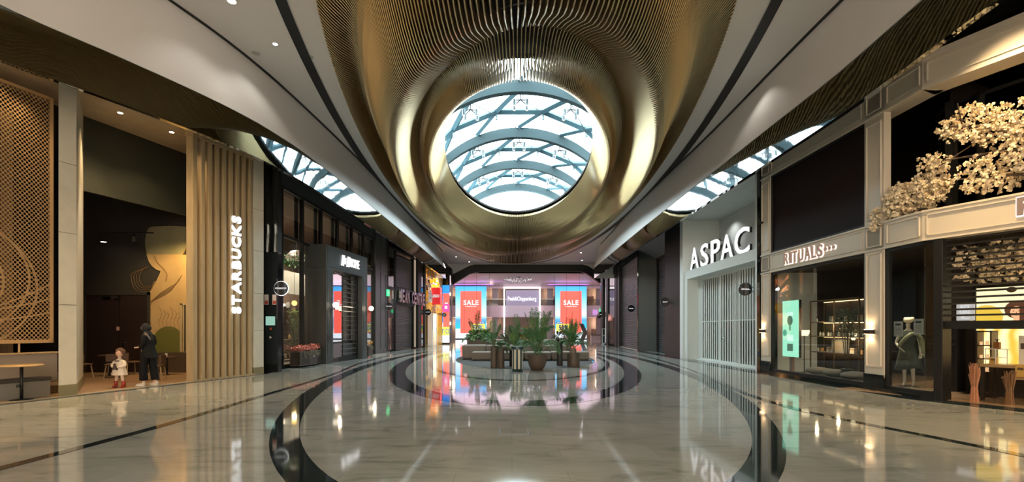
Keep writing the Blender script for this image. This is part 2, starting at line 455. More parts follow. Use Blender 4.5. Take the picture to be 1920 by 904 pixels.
# black strips painting the dark of the ceiling edge gap and of the dish's slot
def cstrip(name, f, wd, y0, y1, n=90):
    vs = []; fs = []
    for i in range(n + 1):
        y = y0 + (y1 - y0) * i / n; x = f(y)
        vs += [(x - wd / 2, y, CZ - .022), (x + wd / 2, y, CZ - .022), (x - wd / 2, y, CZ + .05), (x + wd / 2, y, CZ + .05)]
        if i < n: k = 4 * i; fs += [(k, k + 1, k + 5, k + 4), (k, k + 4, k + 6, k + 2), (k + 1, k + 3, k + 7, k + 5)]
    return struct(MB().add(vs, fs).build(name, BLACK))
cstrip('trim_9', lambda y: fl(y) - .02, .09, -12, 50)
cstrip('trim_10', lambda y: fr(y) + .02, .09, -12, 43)
vs = []; fs = []; n = 200
for k in range(n + 1):
    t = -PI + 2 * PI * k / n
    c = (.4, 30.5)
    p = ell(c, 29.9, 7.39, t)
    q = (c[0] + 7.70 * math.sin(t), c[1] - 30.2 * math.cos(t))
    vs += [(p[0], min(p[1], 59.4), CZ - .024), (q[0], min(q[1], 59.45), CZ - .024)]
    if k < n: i = 2 * k; fs.append((i, i + 1, i + 3, i + 2))
struct(MB().add(vs, fs).build('trim_11', BLACK))

# ---- black void above the dish and the skylight opening
HOLE = ((.34, 29.9), 12.26, 4.09)
PL = ((.34, 30.5), 12.15, 4.24)
vs = []; fs = []; n = 120
for k in range(n):
    t = 2 * PI * k / n
    p = ell(RIM[0], RIM[1] + .5, RIM[2] + .3, t); q = ell(PL[0], PL[1], PL[2], t); r = ell(*HOLE[:1], HOLE[1] + .15, HOLE[2] + .1, t)
    vs += [(p[0], p[1], CZ), (p[0], p[1], 11.58), (q[0], q[1], 11.58), (q[0], q[1], 11.72)]
for k in range(n):
    i = 4 * k; j = 4 * ((k + 1) % n)
    fs += [(i, i + 1, j + 1, j), (i + 1, i + 2, j + 2, j + 1), (i + 2, i + 3, j + 3, j + 2)]
struct(MB().add(vs, fs).build('ceiling_void', VOID))
# ---- white drum of the roof light
DR = ((.46, 29.8), 22.0, 5.21)
R_ARCH = 7.0; ZC = 14.16
def vault(x): return ZC - R_ARCH + math.sqrt(max(.01, R_ARCH ** 2 - (x - .46) ** 2))
vs = []; fs = []; n = 120
for k in range(n):
    t = 2 * PI * k / n
    p = ell(*DR, t); q = ell(PL[0], PL[1], PL[2], t)
    vs += [(q[0], q[1], 11.72), (p[0], p[1], 11.72), (p[0], p[1], vault(p[0]) + .35)]
for k in range(n):
    i = 3 * k; j = 3 * ((k + 1) % n)
    fs += [(i, i + 1, j + 1, j), (i + 1, i + 2, j + 2, j + 1)]
struct(MB().add(vs, fs).build('wall_skylight_drum', mat('drum_white', (.85, .87, .87), .6)))

# ================================================================ SKYLIGHT: beams, lattice, glass, lamps
roof = thing('skylight', 'vaulted glass skylight on grey steel arches seen through the oculus of the ceiling', 'skylight', (.46, 29.8, 11.72))
O = Vector((.46, 29.8, 11.72))
def hw(y, extra=0): return (DR[2] + extra) * math.sqrt(max(.001, 1 - ((y - DR[0][1]) / DR[1]) ** 2))
# glass vault
vs = []; fs = []; NY = 30; NX = 16
for j in range(NY + 1):
    y = DR[0][1] - DR[1] + 2 * DR[1] * j / NY; h = hw(y)
    for i in range(NX + 1):
        x = .46 - h + 2 * h * i / NX
        vs.append((x - O.x, y - O.y, vault(x) + .34 - O.z))
for j in range(NY):
    for i in range(NX):
        a = j * (NX + 1) + i; fs.append((a, a + 1, a + NX + 2, a + NX + 1))
MB().add(vs, fs).build('roof_glass', SKYGLASS, roof)
BY = [13.5, 19.5, 25.5, 31.5, 37.5, 43.5]
def arch(y, wd, z0, z1, h=None, nseg=26):
    h = hw(y) if h is None else h
    vs = []; fs = []
    for i in range(nseg + 1):
        x = -h + 2 * h * i / nseg
        z = vault(x + .46) - O.z
        for (dy, dz) in ((-wd / 2, z0), (wd / 2, z0), (wd / 2, z1), (-wd / 2, z1)):
            vs.append((x, y - O.y + dy, z + dz))
    for i in range(nseg):
        a = 4 * i; b = a + 4
        for k in range(4): fs.append((a + k, a + (k + 1) % 4, b + (k + 1) % 4, b + k))
    fs += [(0, 1, 2, 3), (4 * nseg + 3, 4 * nseg + 2, 4 * nseg + 1, 4 * nseg)]
    return vs, fs
for y in BY:
    vs, fs = arch(y, .38, -.48, .12); MB().add(vs, fs).build('arch_beam', STEEL, roof)
def sp(th, y, dz=0.0):
    return Vector((R_ARCH * math.sin(th), y - O.y, ZC - R_ARCH + R_ARCH * math.cos(th) - O.z + dz))
TH = .39
def bar(mb, p, q, wd=.13):
    mb.tube([p, q], wd * 1.15, 4)
lamp_sites = []; single_sites = []
for bi, y in enumerate(BY[:-1]):
    y2 = BY[bi + 1]; ym = y + (y2 - y) * .57; ya = y + .86
    lim = hw(ym)
    mb = MB()
    tops = [k * TH for k in (-2, -1, 0, 1, 2)]
    mids = [(k + .5) * TH for k in (-2, -1, 0, 1)]
    # chord just past the arch and the middle chord
    for yy, nodes in ((ya, tops), (ym, [-2.5 * TH] + mids + [2.5 * TH])):
        for a, b in zip(nodes[:-1], nodes[1:]):
            pa, pb = sp(a, yy, .2), sp(b, yy, .2)
            h = hw(yy)
            if abs(pa.x) > h + .4 and abs(pb.x) > h + .4: continue
            bar(mb, pa, pb, .16)
    for a in tops:
        for b in (a - TH / 2,):
            if abs(sp(b, ym).x) > hw(ym) + .3 or abs(sp(a, ya).x) > hw(ya) + .3: continue
            bar(mb, sp(a, ya, .2), sp(b, ym, .2), .15)
            bar(mb, sp(b, ym, .2), sp(b - TH / 2, y2 - .1, .2), .12)
    mb.build('lattice_bars', STEELL, roof)
    cb = MB()
    for a in tops[1:-1]:
        for s_ in (1,):
            cb.tube([sp(a + TH / 2, ym, .0), sp(a + TH, y2 - .1, .0)], .025, 4)
            cb.tube([sp(a, ya, -.05), sp(a + s_ * TH / 2, ym, -.05)], .028, 4)
    cb.build('tension_rods', mat('rod_dark', (.03, .04, .045), .4), roof)
    for a in tops[1:-1]: lamp_sites.append((a, ya))
    for a in mids: single_sites.append((a, ym))
sb = thing('roof_spotlight', 'x', 'spotlight')
LB = STEELL
def cluster():
    r = thing('spotlight_cluster', 'four small cylindrical spotlights on a cross bracket hanging from the skylight arches', 'spotlight', group='spotlight clusters under the skylight')
    b = MB()
    for (dx, dy) in ((-.26, -.2), (.26, -.2), (-.26, .25), (.26, .25)):
        b.tube([(0, 0, 0), (dx, dy, -.12)], .025, 6)
    b.tube([(0, 0, .22), (0, 0, -.02)], .03, 6)
    b.build('bracket', mat('rod_dark'), r)
    for (dx, dy) in ((-.26, -.2), (.26, -.2), (-.26, .25), (.26, .25)):
        c = MB().lathe([(.065, -.02), (.07, -.03), (.07, -.24), (.06, -.26)], 12, (dx, dy, -.06)).build('spot_head', mat('spot_metal', (.25, .3, .32), .3, metal=.6), r)
        MB().lathe([(.055, -.262), (.05, -.27)], 12, (dx, dy, -.06)).build('lens', emit_mat('spot_lens', (1, .75, .6), 2.0), c)
    return r
bpy.data.objects.remove(sb)
proto = None
for a, y in lamp_sites:
    p = sp(a, y, 0) + O
    if abs(p.x - .46) > hw(y) - .3: continue
    if proto is None: c = proto = cluster()
    else: c = copy_tree(proto)
    c.location = (p.x, p.y, p.z - .42); c.scale = (1.3, 1.3, 1.3)
proto = None
for a, y in single_sites:
    p = sp(a, y, 0) + O
    if abs(p.x - .46) > hw(y) - .2: continue
    if proto is None:
        c = proto = thing('roof_spotlight', 'single small grey spotlight fixed at a lattice node of the skylight', 'spotlight', group='single spotlights on the skylight lattice')
        b = MB().lathe([(.06, .1), (.07, .08), (.07, -.16), (.06, -.18)], 12).build('spot_head', mat('spot_metal'), c)
        MB().tube([(0, 0, .1), (0, 0, .3)], .025, 6).build('stem', mat('rod_dark'), c)
    else: c = copy_tree(proto)
    c.location = (p.x, p.y, p.z - .1)

# ================================================================ BRONZE DISH OF FINS
dish = thing('ceiling_sculpture', 'huge oval bronze dish of thin wavy radial fins hanging around the skylight', 'ceiling sculpture', (.34, 31.5, 9.4))
DO = Vector((.34, 31.5, 9.4))
# ellipses and height by s: rim -> lip -> opening
KS = [0, .12, .28, .42, .56, .66, .76, .84, .92, 1.0]
NORM = {'a': [27.96, 26.13, 23.26, 20.51, 17.88, 16.5, 15.24, 14.32, 13.06, 12.15],
        'b': [7.05, 6.82, 6.47, 6.13, 5.73, 5.44, 5.1, 4.81, 4.41, 4.07],
        'z': [9.35, 9.29, 9.42, 9.26, 9.29, 9.92, 10.03, 9.52, 10.15, 11.06]}
fa = curved(list(zip(KS, NORM['a']))); fb = curved(list(zip(KS, NORM['b']))); fz = curved(list(zip(KS, NORM['z'])))
def finpt(s, t):
    yc = 31.5 - 1.6 * s
    w1 = .34 * math.sin(PI * min(1, s / .84)) * math.sin(2 * PI * 1.35 * s + 1.6 * math.cos(t) + .9 * math.sin(2 * t + .4)) if s < .84 else 0
    w2 = .06 * math.sin(5 * t) * math.sin(PI * s)
    side = abs(math.sin(t)) ** 2
    w3 = side * (-.55 * math.exp(-((s - .45) / .13) ** 2) + .35 * math.exp(-((s - .24) / .09) ** 2))
    w3 -= 1.15 * max(0, math.cos(t)) ** 1.5 * math.exp(-((s - .36) / .13) ** 2)
    w3 -= .25 * max(0, -math.cos(t)) * math.exp(-((s - .45) / .15) ** 2)
    return Vector((.34 + fb(s) * math.sin(t), yc - fa(s) * math.cos(t), fz(s) + w1 + w2 + w3))
# fin positions spread evenly along the rim
N = 4000; acc = [0]; pp = ell(*RIM, 0)
for i in range(1, N + 1):
    q = ell(*RIM, 2 * PI * i / N); acc.append(acc[-1] + math.hypot(q[0] - pp[0], q[1] - pp[1])); pp = q
NF = int(acc[-1] / .163)
ts = []; j = 0
for k in range(NF):
    d = acc[-1] * (k + .5) / NF
    while acc[j + 1] < d: j += 1
    ts.append(2 * PI * (j + (d - acc[j]) / (acc[j + 1] - acc[j])) / N)
SS = [i / 36 for i in range(37)]
def fin_geo(mb, t):
    pts = [finpt(s, t) - DO for s in SS]
    n = len(pts); vs = []
    for i, p in enumerate(pts):
        d = pts[min(i + 1, n - 1)] - pts[max(0, i - 1)]
        k = Vector((-d.y, d.x, 0)).normalized() * .014
        hgt = .30
        if d.length > 0:
            q = Vector((d.x, d.y, 0)).length; nz = q / d.length
            off = Vector((-d.x / max(q, 1e-6) * d.z / d.length, -d.y / max(q, 1e-6) * d.z / d.length, nz)) * .30
        vs += [p - k, p + k, p + k + off, p - k + off]
    fs = []
    for i in range(n - 1):
        a = 4 * i; b = a + 4
        for q in range(4): fs.append((a + q, b + q, b + (q + 1) % 4, a + (q + 1) % 4))
    fs += [(0, 1, 2, 3), (4 * n - 1, 4 * n - 2, 4 * n - 3, 4 * n - 4)]
    mb.add(vs, fs)
order = sorted(range(NF), key=lambda k: min(ts[k], 2 * PI - ts[k]))
near = set([k for k in order if min(ts[k], 2 * PI - ts[k]) > .45][:100])
rest = MB()
for k in range(NF):
    if k in near: m_ = MB(); fin_geo(m_, ts[k]); m_.build('fin', BRONZE, dish)
    else: fin_geo(rest, ts[k])
tag(rest.build('fins', BRONZE, dish), kind='stuff')
# trim hoops carrying the fins
for (s, dz) in ((.05, .3), (.5, .34)):
    hp = [finpt(s, 2 * PI * i / 90) - DO + Vector((0, 0, dz + .12)) for i in range(91)]
    MB().tube(hp, .04, 6, False).build('carrier_hoop', BLACK, dish)

# ================================================================ CEILING DOWNLIGHTS
def downlight(x, y, label, r=.07, m=DOWNW, z=CZ, power=0, col=(1, .93, .82), rimm=WHITE2, grp=None):
    t = thing('downlight', label, 'ceiling light', (x, y, z - .004), group=grp)
    MB().lathe([(r * 1.35, 0), (r * 1.35, -.012), (r * 1.05, -.014), (r * 1.05, 0)], 20).build('ring', rimm, t)
    MB().lathe([(r, -.002), (r, -.016)], 20).build('lens', m, t)
    if power: spot('downlight_lamp', (x, y, z - .06), power, col, 110)
    return t
downlight(-6.51, 13.64, 'bright starry white downlight in the flat ceiling left of the bronze dish', .055, power=30)
downlight(6.94, 15.01, 'bright white downlight in the flat ceiling right of the bronze dish', .055, power=30)
downlight(-6.70, 11.86, 'downlight at the very top edge left of the dish', .09, DOWNL, power=25)
for (x, y, lab) in ((-6.07, 53.9, 'tiny far downlight left of the dish end'), (7.1, 51.0, 'tiny far downlight right of the dish end, nearer one'), (8.0, 56.7, 'tiny far downlight right, beside the corner of the black arch'), (-5.0, 57.9, 'tiny far downlight just above the left arm of the arch')):
    downlight(x, y, lab, .07, DOWNW)
for (x, y, lab) in ((-7.28, 14.1, 'round flush ceiling speaker above the left downlight'), (-5.84, 14.3, 'grey round ceiling speaker beside the black slot on the left'), (6.9, 15.6, 'grey oval-looking ceiling speaker below the right downlight')):
    t = thing('ceiling_speaker', lab, 'speaker', (x, y, CZ - .004))
    MB().lathe([(.11, 0), (.11, -.01), (.10, -.014)], 24).build('grille', mat('grille_grey', (.36, .36, .35), .6), t)
for x, y, p in ((-11.2, 4.5, 600), (-10.0, 9.0, 600), (9.2, 4.5, 600), (8.2, 9.3, 500), (-8.6, 13.5, 300)):
    spot('shopfront_wash_lamp', (x, y, 7.3), p, (1, .66, .30), 75, r=.7)  # added fill without fixtures, imitates warm shop light on the floor

# ================================================================ FASCIA OF BLACK MIRROR FOIL above the shopfronts
# ---- closing walls behind the viewer and outer shell
struct(MB().box(-14, 14, -12.3, -12, 0, 9.6).build('wall_back', mat('back_wall', (.3, .26, .22), .5)))
struct(MB().prism([(-13.5, -12), (-12.36, 4), (-12.6, 4), (-13.8, -12)], 0, 8.6).build('wall_left_near', mat('back_wall')))
struct(MB().box(12, 12.3, -12, 4.8, 0, 8.6).build('wall_right_near', mat('back_wall')))
# ---- added unseen shell, blocks daylight everywhere but the skylight
vs = []; fs = []; n = 60
for k in range(n):
    t = 2 * PI * k / n
    p = ell(RIM[0], RIM[1] + .5, RIM[2] + .3, t); q = ell((0, 34), 75, 40, t)
    vs += [(p[0], p[1], 11.58), (q[0], q[1], 11.58)]
for k in range(n):
    i = 2 * k; j = 2 * ((k + 1) % n); fs.append((i, i + 1, j + 1, j))
struct(MB().add(vs, fs).build('ceiling_outer', VOID))
for nm, b in (('wall_left_outer', (-22.2, -22, -12.3, 80)), ('wall_right_outer', (22, 22.2, -12.3, 80)), ('wall_far_outer', (-22, 22, 80, 80.2)), ('wall_near_outer', (-22, 22, -12.6, -12.35))):
    struct(MB().box(*b, 0, 11.7).build(nm, VOID))

# ================================================================ LEFT: COFFEE SHOP
A = (-11.2, 8.0); B_ = (-8.53, 17.2)
org, ang, L = frame(A, B_)
cs = thing('coffee_shop_front', 'tall timber and stone coffee shop front along the left edge with open doorway', 'shopfront', org, ang)
# soffit with its own downlights
b = MB(); b.box(-4.5, 9.5, .02, 2.1, 7.4, 7.5); b.build('soffit', WOODS, cs)
b = MB(); b.box(5.0, 10.4, 2.1, 2.2, 5.35, 7.4); b.build('hanging_bulkhead', mat('dark_green_panel', (.035, .04, .028), .6), cs)
# stone wedge pillar
b = MB(); b.prism([(3.36, 0), (3.72, 0), (5.26, 2.15), (4.9, 2.15)], .27, 7.4); pw = b.build('stone_pillar', CREAM, cs)
b = MB(); b.prism([(3.35, -.01), (3.725, -.01), (5.27, 2.15), (4.9, 2.15)], 0, .27); b.build('pillar_base', OLIVE, cs)
b = MB()
for z in (2.1, 3.75, 5.35): b.box(3.355, 3.725, -.004, .01, z, z + .012)
b.build('stone_joints', mat('joint', (.2, .18, .14), .7), cs)
# slat screen
b = MB(); b.box(6.75, 9.04, -.03, .32, 7.22, 7.4); b.build('top_rail', WOODL, cs)
slat = None
for i in range(9):
    u = 6.84 + i * .258
    b = MB().box(-.062 if i else -.08, .062, 0, .26, .06, 7.22)
    if slat is None: o = b.build('slat', WOODL, cs, bevel=.006); 
    elif i == 1: o = slat2 = b.build('slat', WOODL, cs, bevel=.006)
    else: o = slat2.copy(); COL.objects.link(o)
    slat = o; o.location = (u, 0, 0)
b = MB(); b.box(7.35, 9.1, .75, .85, 0, 7.3); b.build('screen_backing', WOODB, cs)
b = MB(); b.box(6.75, 9.04, -.03, .3, 0, .06); b.build('bottom_rail', WOODL, cs)
b = MB(); b.box(9.04, 9.47, 0, 1.1, .25, 7.5); b.build('stone_pillar', CREAM, cs)
b = MB(); b.box(9.035, 9.475, -.006, 1.1, 0, .25); b.build('pillar_base', OLIVE, cs)
b = MB()
for z in (1.5, 2.75, 4.2, 5.6): b.box(9.045, 9.472, -.004, .01, z, z + .012)
b.build('stone_joints', mat('joint'), cs)
b = MB(); b.box(-4.5, 9.4, -.02, .12, 0, .02); b.build('threshold', mat('threshold', (.42, .34, .24), .4), cs)
# vertical sign STARBUCKS: reading bottom to top
sg = thing('illuminated_sign', 'glowing white vertical lettering reading bottom to top on the timber slat screen', 'sign', (*loc2w(A, ang, 8.22, -.10), 3.6), ang)
M90 = Matrix.Rotation(-PI / 2, 4, 'Y')
word = 'STARBUCKS'; widths = []
tot = 0; geos = []
for ch in word:
    v, f = text_geo(ch, 1, .1, .035)
    lo = min(p[0] for p in v); hi = max(p[0] for p in v); zl = min(p[2] for p in v); zh = max(p[2] for p in v)
    k = .335 / (zh - zl); v = [((p[0] - lo) * k * 1.12, p[1] * .6, (p[2] - (zl + zh) / 2) * k) for p in v]
    geos.append((v, f, (hi - lo) * k * 1.12)); tot += (hi - lo) * k * 1.12
gap = (3.12 - tot) / 8; x = -1.56
for (v, f, wd) in geos:
    vv = [(-p[2], p[1], p[0] + x) for p in v]
    MB().add(vv, f).build('letter', WLETTER, sg)
    x += wd + gap
# bay with perforated screen
pm = bpy.data.materials.new('perforated_panel'); pm.use_nodes = True; nt = pm.node_tree; pb = nt.nodes['Principled BSDF']
pb.inputs['Base Color'].default_value = (.36, .24, .12, 1); pb.inputs['Roughness'].default_value = .45
LK = nt.links.new
def nmath(op, a=None, b_=None, nt=nt):
    m = nt.nodes.new('ShaderNodeMath'); m.operation = op
    for i, q in enumerate((a, b_)):
        if q is None: continue
        if isinstance(q, (int, float)): m.inputs[i].default_value = q
        else: nt.links.new(q, m.inputs[i])
    return m.outputs[0]
tcn = nt.nodes.new('ShaderNodeTexCoord'); sx_ = nt.nodes.new('ShaderNodeSeparateXYZ'); LK(tcn.outputs['Object'], sx_.inputs[0])
PX, PZ = .088, .052
def dots(offx, offz):
    fx = nmath('SUBTRACT', nmath('FRACT', nmath('ADD', nmath('DIVIDE', sx_.outputs[0], PX), offx)), .5)
    fz_ = nmath('SUBTRACT', nmath('FRACT', nmath('ADD', nmath('DIVIDE', sx_.outputs[2], PZ * 2), offz)), .5)
    d = nmath('ADD', nmath('POWER', nmath('MULTIPLY', fx, PX), 2.0), nmath('POWER', nmath('MULTIPLY', fz_, PZ * 2), 2.0))
    return nmath('LESS_THAN', d, .030 ** 2)
hole_ = nmath('MAXIMUM', dots(50.0, 50.0), dots(50.5, 50.5))
# swirl lines left solid
def swirl(cx, cz, r, wd):
    dx = nmath('SUBTRACT', sx_.outputs[0], cx); dz = nmath('SUBTRACT', sx_.outputs[2], cz)
    q = nmath('SQRT', nmath('ADD', nmath('POWER', nmath('MULTIPLY', dx, .8), 2.0), nmath('POWER', dz, 2.0)))
    return nmath('LESS_THAN', nmath('ABSOLUTE', nmath('SUBTRACT', q, r)), wd)
sw = None
for (cx, cz, r, wd) in ((1.6, 2.6, 1.05, .014), (1.7, 2.7, 1.35, .014), (1.6, 2.5, 1.55, .014), (2.0, 6.0, 4.3, .014), (1.4, 6.4, 4.55, .014), (.5, 5.5, 3.9, .014)):
    q = swirl(cx, cz, r, wd); sw = q if sw is None else nmath('MAXIMUM', sw, q)
hole_ = nmath('MULTIPLY', hole_, nmath('SUBTRACT', 1.0, sw))
trn = nt.nodes.new('ShaderNodeBsdfTransparent'); mxs = nt.nodes.new('ShaderNodeMixShader')
LK(hole_, mxs.inputs[0]); LK(pb.outputs[0], mxs.inputs[1]); LK(trn.outputs[0], mxs.inputs[2])
LK(mxs.outputs[0], nt.nodes['Material Output'].inputs['Surface'])
ps = thing('perforated_screen', 'golden perforated metal screen with swirling line pattern at the left edge', 'screen', (*loc2w(A, ang, 0, 1.0), 0), ang)
MB().box(-4, 3.79, 0, .02, 1.3, 7.05).build('perforated_sheet', pm, ps)
b = MB(); b.box(3.79, 3.86, -.01, .04, 1.22, 7.1); b.box(-4, 3.86, -.01, .04, 1.22, 1.3); b.box(-4, 3.86, -.01, .04, 7.05, 7.12)
b.build('frame', mat('gold_frame', (.45, .30, .15), .4), ps)
b = MB(); b.tube([(3.2, .02, .95), (3.2, .02, 1.25)], .02, 6); b.tube([(1.4, .02, .95), (1.4, .02, 1.25)], .02, 6); b.build('posts', mat('gold_frame'), ps)
# dark room behind the screen with a few small lamps
struct(MB().prism([loc2w(A, ang, -4.5, 3.6), loc2w(A, ang, 4.5, 3.6), loc2w(A, ang, 4.5, 3.7), loc2w(A, ang, -4.5, 3.7)], 0, 7.4).build('wall_coffee_bay', WOODB))
# banquette
bq = thing('banquette', 'long taupe bench with padded back below the perforated screen at the left edge', 'bench', (*loc2w(A, ang, 0, 0), 0), ang)
MB().box(-4, 3.45, .42, .8, 0, .38).build('base', mat('bench_grey', (.20, .19, .165), .6), bq)
MB().box(-4, 3.45, .36, .74, .38, .46).build('seat', mat('bench_seat', (.045, .04, .035), .5), bq, bevel=.02)
MB().box(-4, 3.8, .74, .94, .3, .98).build('backrest', mat('bench_back', (.24, .20, .17), .6), bq, bevel=.02)
MB().box(-4, 3.85, .72, .98, .98, 1.01).build('top_ledge', WOODL, bq)
# cafe table
ct = thing('cafe_table', 'small round wooden cafe table on one black post, lower left', 'table', (-10.6, 10.72, .02), 0)
MB().lathe([(.34, .725), (.36, .735), (.36, .755), (.34, .76)], 32).build('table_top', mat('table_oak', (.55, .36, .16), .35, noise=.1), ct, True)
MB().lathe([(.03, .01), (.03, .73)], 12).build('post', BLACK, ct, True)
MB().lathe([(.2, 0), (.2, .008), (.04, .02)], 24).build('foot_plate', BLACK, ct)
MB().lathe([(.0, -.03), (.028, -.03), (.028, .03), (0, .03)], 10, (-.045, -.03, .3)).build('height_knob', BLACK, ct)
# interior
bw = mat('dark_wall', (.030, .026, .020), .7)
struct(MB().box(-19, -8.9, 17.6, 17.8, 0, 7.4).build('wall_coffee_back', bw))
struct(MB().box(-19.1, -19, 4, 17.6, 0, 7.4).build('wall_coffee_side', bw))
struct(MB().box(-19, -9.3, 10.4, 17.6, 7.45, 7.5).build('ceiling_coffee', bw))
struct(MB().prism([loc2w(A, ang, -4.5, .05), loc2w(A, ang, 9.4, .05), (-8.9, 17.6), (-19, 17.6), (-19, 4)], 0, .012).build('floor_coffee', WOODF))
dr = thing('double_door', 'dark double door with steel lever handle behind the walking pair', 'door', (-13.9, 17.6, 0))
MB().box(-1.15, -.02, -.06, 0, .02, 2.75).build('door_leaf', mat('door_dark', (.022, .012, .010), .5), dr)
MB().box(.02, 1.0, -.06, 0, .02, 2.75).build('door_leaf', mat('door_dark'), dr)
b = MB(); b.box(-1.25, -1.15, -.08, 0, 0, 2.85); b.box(1.0, 1.1, -.08, 0, 0, 2.85); b.box(-1.25, 1.1, -.08, 0, 2.75, 2.85); b.build('frame', bw, dr)
b = MB(); b.box(.14, .19, -.075, -.06, .93, 1.17); b.tube([(.165, -.08, 1.08), (.165, -.13, 1.08), (.33, -.13, 1.08)], .012, 8); b.build('lever_handle', mat('chrome', (.6, .6, .58), .2, metal=1), dr)
MB().box(-.08, .02, -.07, -.055, 1.5, 1.63).build('notice', mat('notice_pink', (.6, .35, .28), .6), dr)
b = MB(); b.box(-.55, -.25, -.12, -.06, 2.62, 2.69); b.box(-.15, .1, -.1, -.06, 2.6, 2.62); b.build('door_closer', mat('chrome'), dr)
MB().box(-.18, .08, -.07, -.06, .03, .22).build('kick_plate', mat('kick', (.3, .28, .24), .4), dr)
# wall mural
mu = thing('wall_mural', 'large flowing cream and wood mural of a swirling figure on the dark shop wall', 'mural', (-12.0, 17.6, 0))
K = 17.58 / 930
def MP(px, py): return ((px - 960) * K + 12.0, 1.55 + (617 - py) * K)
def prism_y(pts, y0, y1): return MB().prism(pts, y0, y1, 'y')
up = [(286, 425), (280, 428), (276, 436), (273, 449), (273.5, 462), (276, 479.5), (280, 491), (285.5, 499), (293, 505), (302, 509), (294, 526.6), (283, 545), (271.7, 562.5), (258, 583), (241, 609.5), (239, 623), (241, 632), (246, 641), (255, 651), (275, 662), (299, 666), (370, 666), (370, 478), (342, 478), (350, 462), (357, 446), (358, 430), (357, 425.6), (320, 424)]
prism_y([MP(*p) for p in up], -.04, 0).build('painted_wave', mat('mural_tan', (.46, .31, .14), .6, noise=.1, nscale=2), mu)
ol = [(273.2, 445), (273, 449), (273.5, 462), (276, 479.5), (280, 491), (285.5, 499), (293, 505), (302, 509), (312, 516), (316, 520), (313, 508), (304, 500), (296, 490), (291, 478), (292, 460), (300, 440), (310, 424.5), (286, 425), (280, 428)]
prism_y([MP(*p) for p in [(286, 425), (357, 425.6), (358, 430), (357, 446), (350, 462), (342, 477), (276, 477), (273.5, 462), (273, 449), (276, 436), (280, 428)]], -.05, -.041).build('painted_head', mat('mural_olive', (.24, .22, .12), .6, noise=.12, nscale=2), mu)
gc = [MP(317 + 29 * math.cos(2 * PI * i / 40), 641 + 29 * math.sin(2 * PI * i / 40)) for i in range(40)]
prism_y([p for p in gc], -.05, -.041).build('green_disc', mat('mural_green', (.12, .12, .025), .6), mu)
def line(mb, pts, r=.012):
    f = [MP(*p) for p in pts]
    fx = curved([(i, p[0]) for i, p in enumerate(f)]); fz2 = curved([(i, p[1]) for i, p in enumerate(f)])
    m = (len(f) - 1) * 6
    mb.tube([(fx(i / 6), -.05, fz2(i / 6)) for i in range(m + 1)], r, 4)
mb = MB()
for d in range(5):
    line(mb, [(262 + d * 3, 590 + d), (268 + d * 4, 575 - d * 1), (285 + d * 3, 566 - d * 3), (305 + d * 3, 556 - d * 4), (322 + d * 3, 545 - d * 4), (330 + d * 3, 532 - d * 4)], .008)
for d in range(4):
    line(mb, [(283 - d * 5, 500 + d * 2), (270 - d * 6, 505 + d * 2), (262 - d * 5, 520), (268 - d * 4, 535 + d * 3), (283, 536 + d * 3), (293 - d, 528)], .006)
line(mb, [(291, 480), (296, 492), (306, 502), (314, 514), (312, 528)], .02)
for d in range(6): line(mb, [(300 + d * 7, 575 + (d % 3) * 6), (304 + d * 7, 590), (299 + d * 7, 604), (303 + d * 7, 618)], .006)
for d in range(4): line(mb, [(262 + d * 2, 600), (275 + d * 3, 612 - d * 3), (270 + d * 3, 628)], .006)
mb.build('drawn_lines', mat('mural_line', (.25, .15, .06), .6), mu)
# slatted niche panel, wainscot
np_ = thing('niche_screen', 'small slatted timber niche panel on the mural wall beside the tall slats', 'screen', (-11.4, 17.54, 0))
b = MB()
for i in range(6): b.box(-.2 + i * .1, -.16 + i * .1, -.06, 0, .75, 2.4)
b.build('slats', WOODL, np_); b = MB(); b.box(-.3, -.22, -.07, 0, .75, 2.45); b.box(-.3, .45, -.07, 0, 2.4, 2.46); b.build('frame', WOODL, np_)
MB().box(-.22, .45, -.03, -.02, .75, 2.4).build('backing', BLACK, np_)
struct(MB().box(-12.9, -9, 17.48, 17.6, .012, .72).build('wall_wainscot', mat('wainscot', (.07, .045, .025), .6)))
spot('mural_lamp', (-10.9, 16.6, 4.5), 90, (1, .66, .22), 120, aim((-10.9, 16.6, 4.5), (-11.4, 17.6, 3.2)))
spot('mural_lamp_low', (-12.2, 15.2, 4.8), 70, (1, .72, .4), 90, aim((-12.2, 15.2, 4.8), (-12.5, 17.6, 2.0)))
spot('doorway_lamp', (-10.9, 13.4, 7.2), 160, (1, .70, .40), 80)
# soffit downlights of the coffee shop
CLN = mat('brass_ring', (.5, .35, .18), .3, metal=.8)
for (u, y, lab, pw) in ((2.6, .62, 'small warm downlight in the timber soffit above the perforated screen', 32), (5.35, .9, 'small warm downlight in the soffit over the doorway, left of two', 90), (6.75, .8, 'small warm downlight in the soffit over the doorway, right of two', 90)):
    x_, y_ = loc2w(A, ang, u, y); downlight(x_, y_, lab, .06, DOWNL, 7.4, pw, (1, .68, .36), CLN)
x_, y_ = loc2w(A, ang, 1.5, 2.2); downlight(x_, y_, 'warm downlight seen through the perforated screen, left one', .07, DOWNL, 4.6, 0)
x_, y_ = loc2w(A, ang, 2.6, 2.6); downlight(x_, y_, 'warm downlight seen through the perforated screen, right one', .07, DOWNL, 4.6, 0)
downlight(-14.0, 17.0, 'lone small downlight glowing in the dark shop above the double door', .07, DOWNL, 4.55, 0)
tr_ = thing('track_light', 'black track with a single spot hanging before the mural head', 'lamp', (-13.0, 16.6, 4.75))
MB().box(-.9, 1.0, -.02, .02, 0, .04).build('track', BLACK, tr_); MB().lathe([(.07, -.28), (.08, -.1), (.03, -.02)], 12, (.35, 0, 0)).build('spot_head', BLACK, tr_)
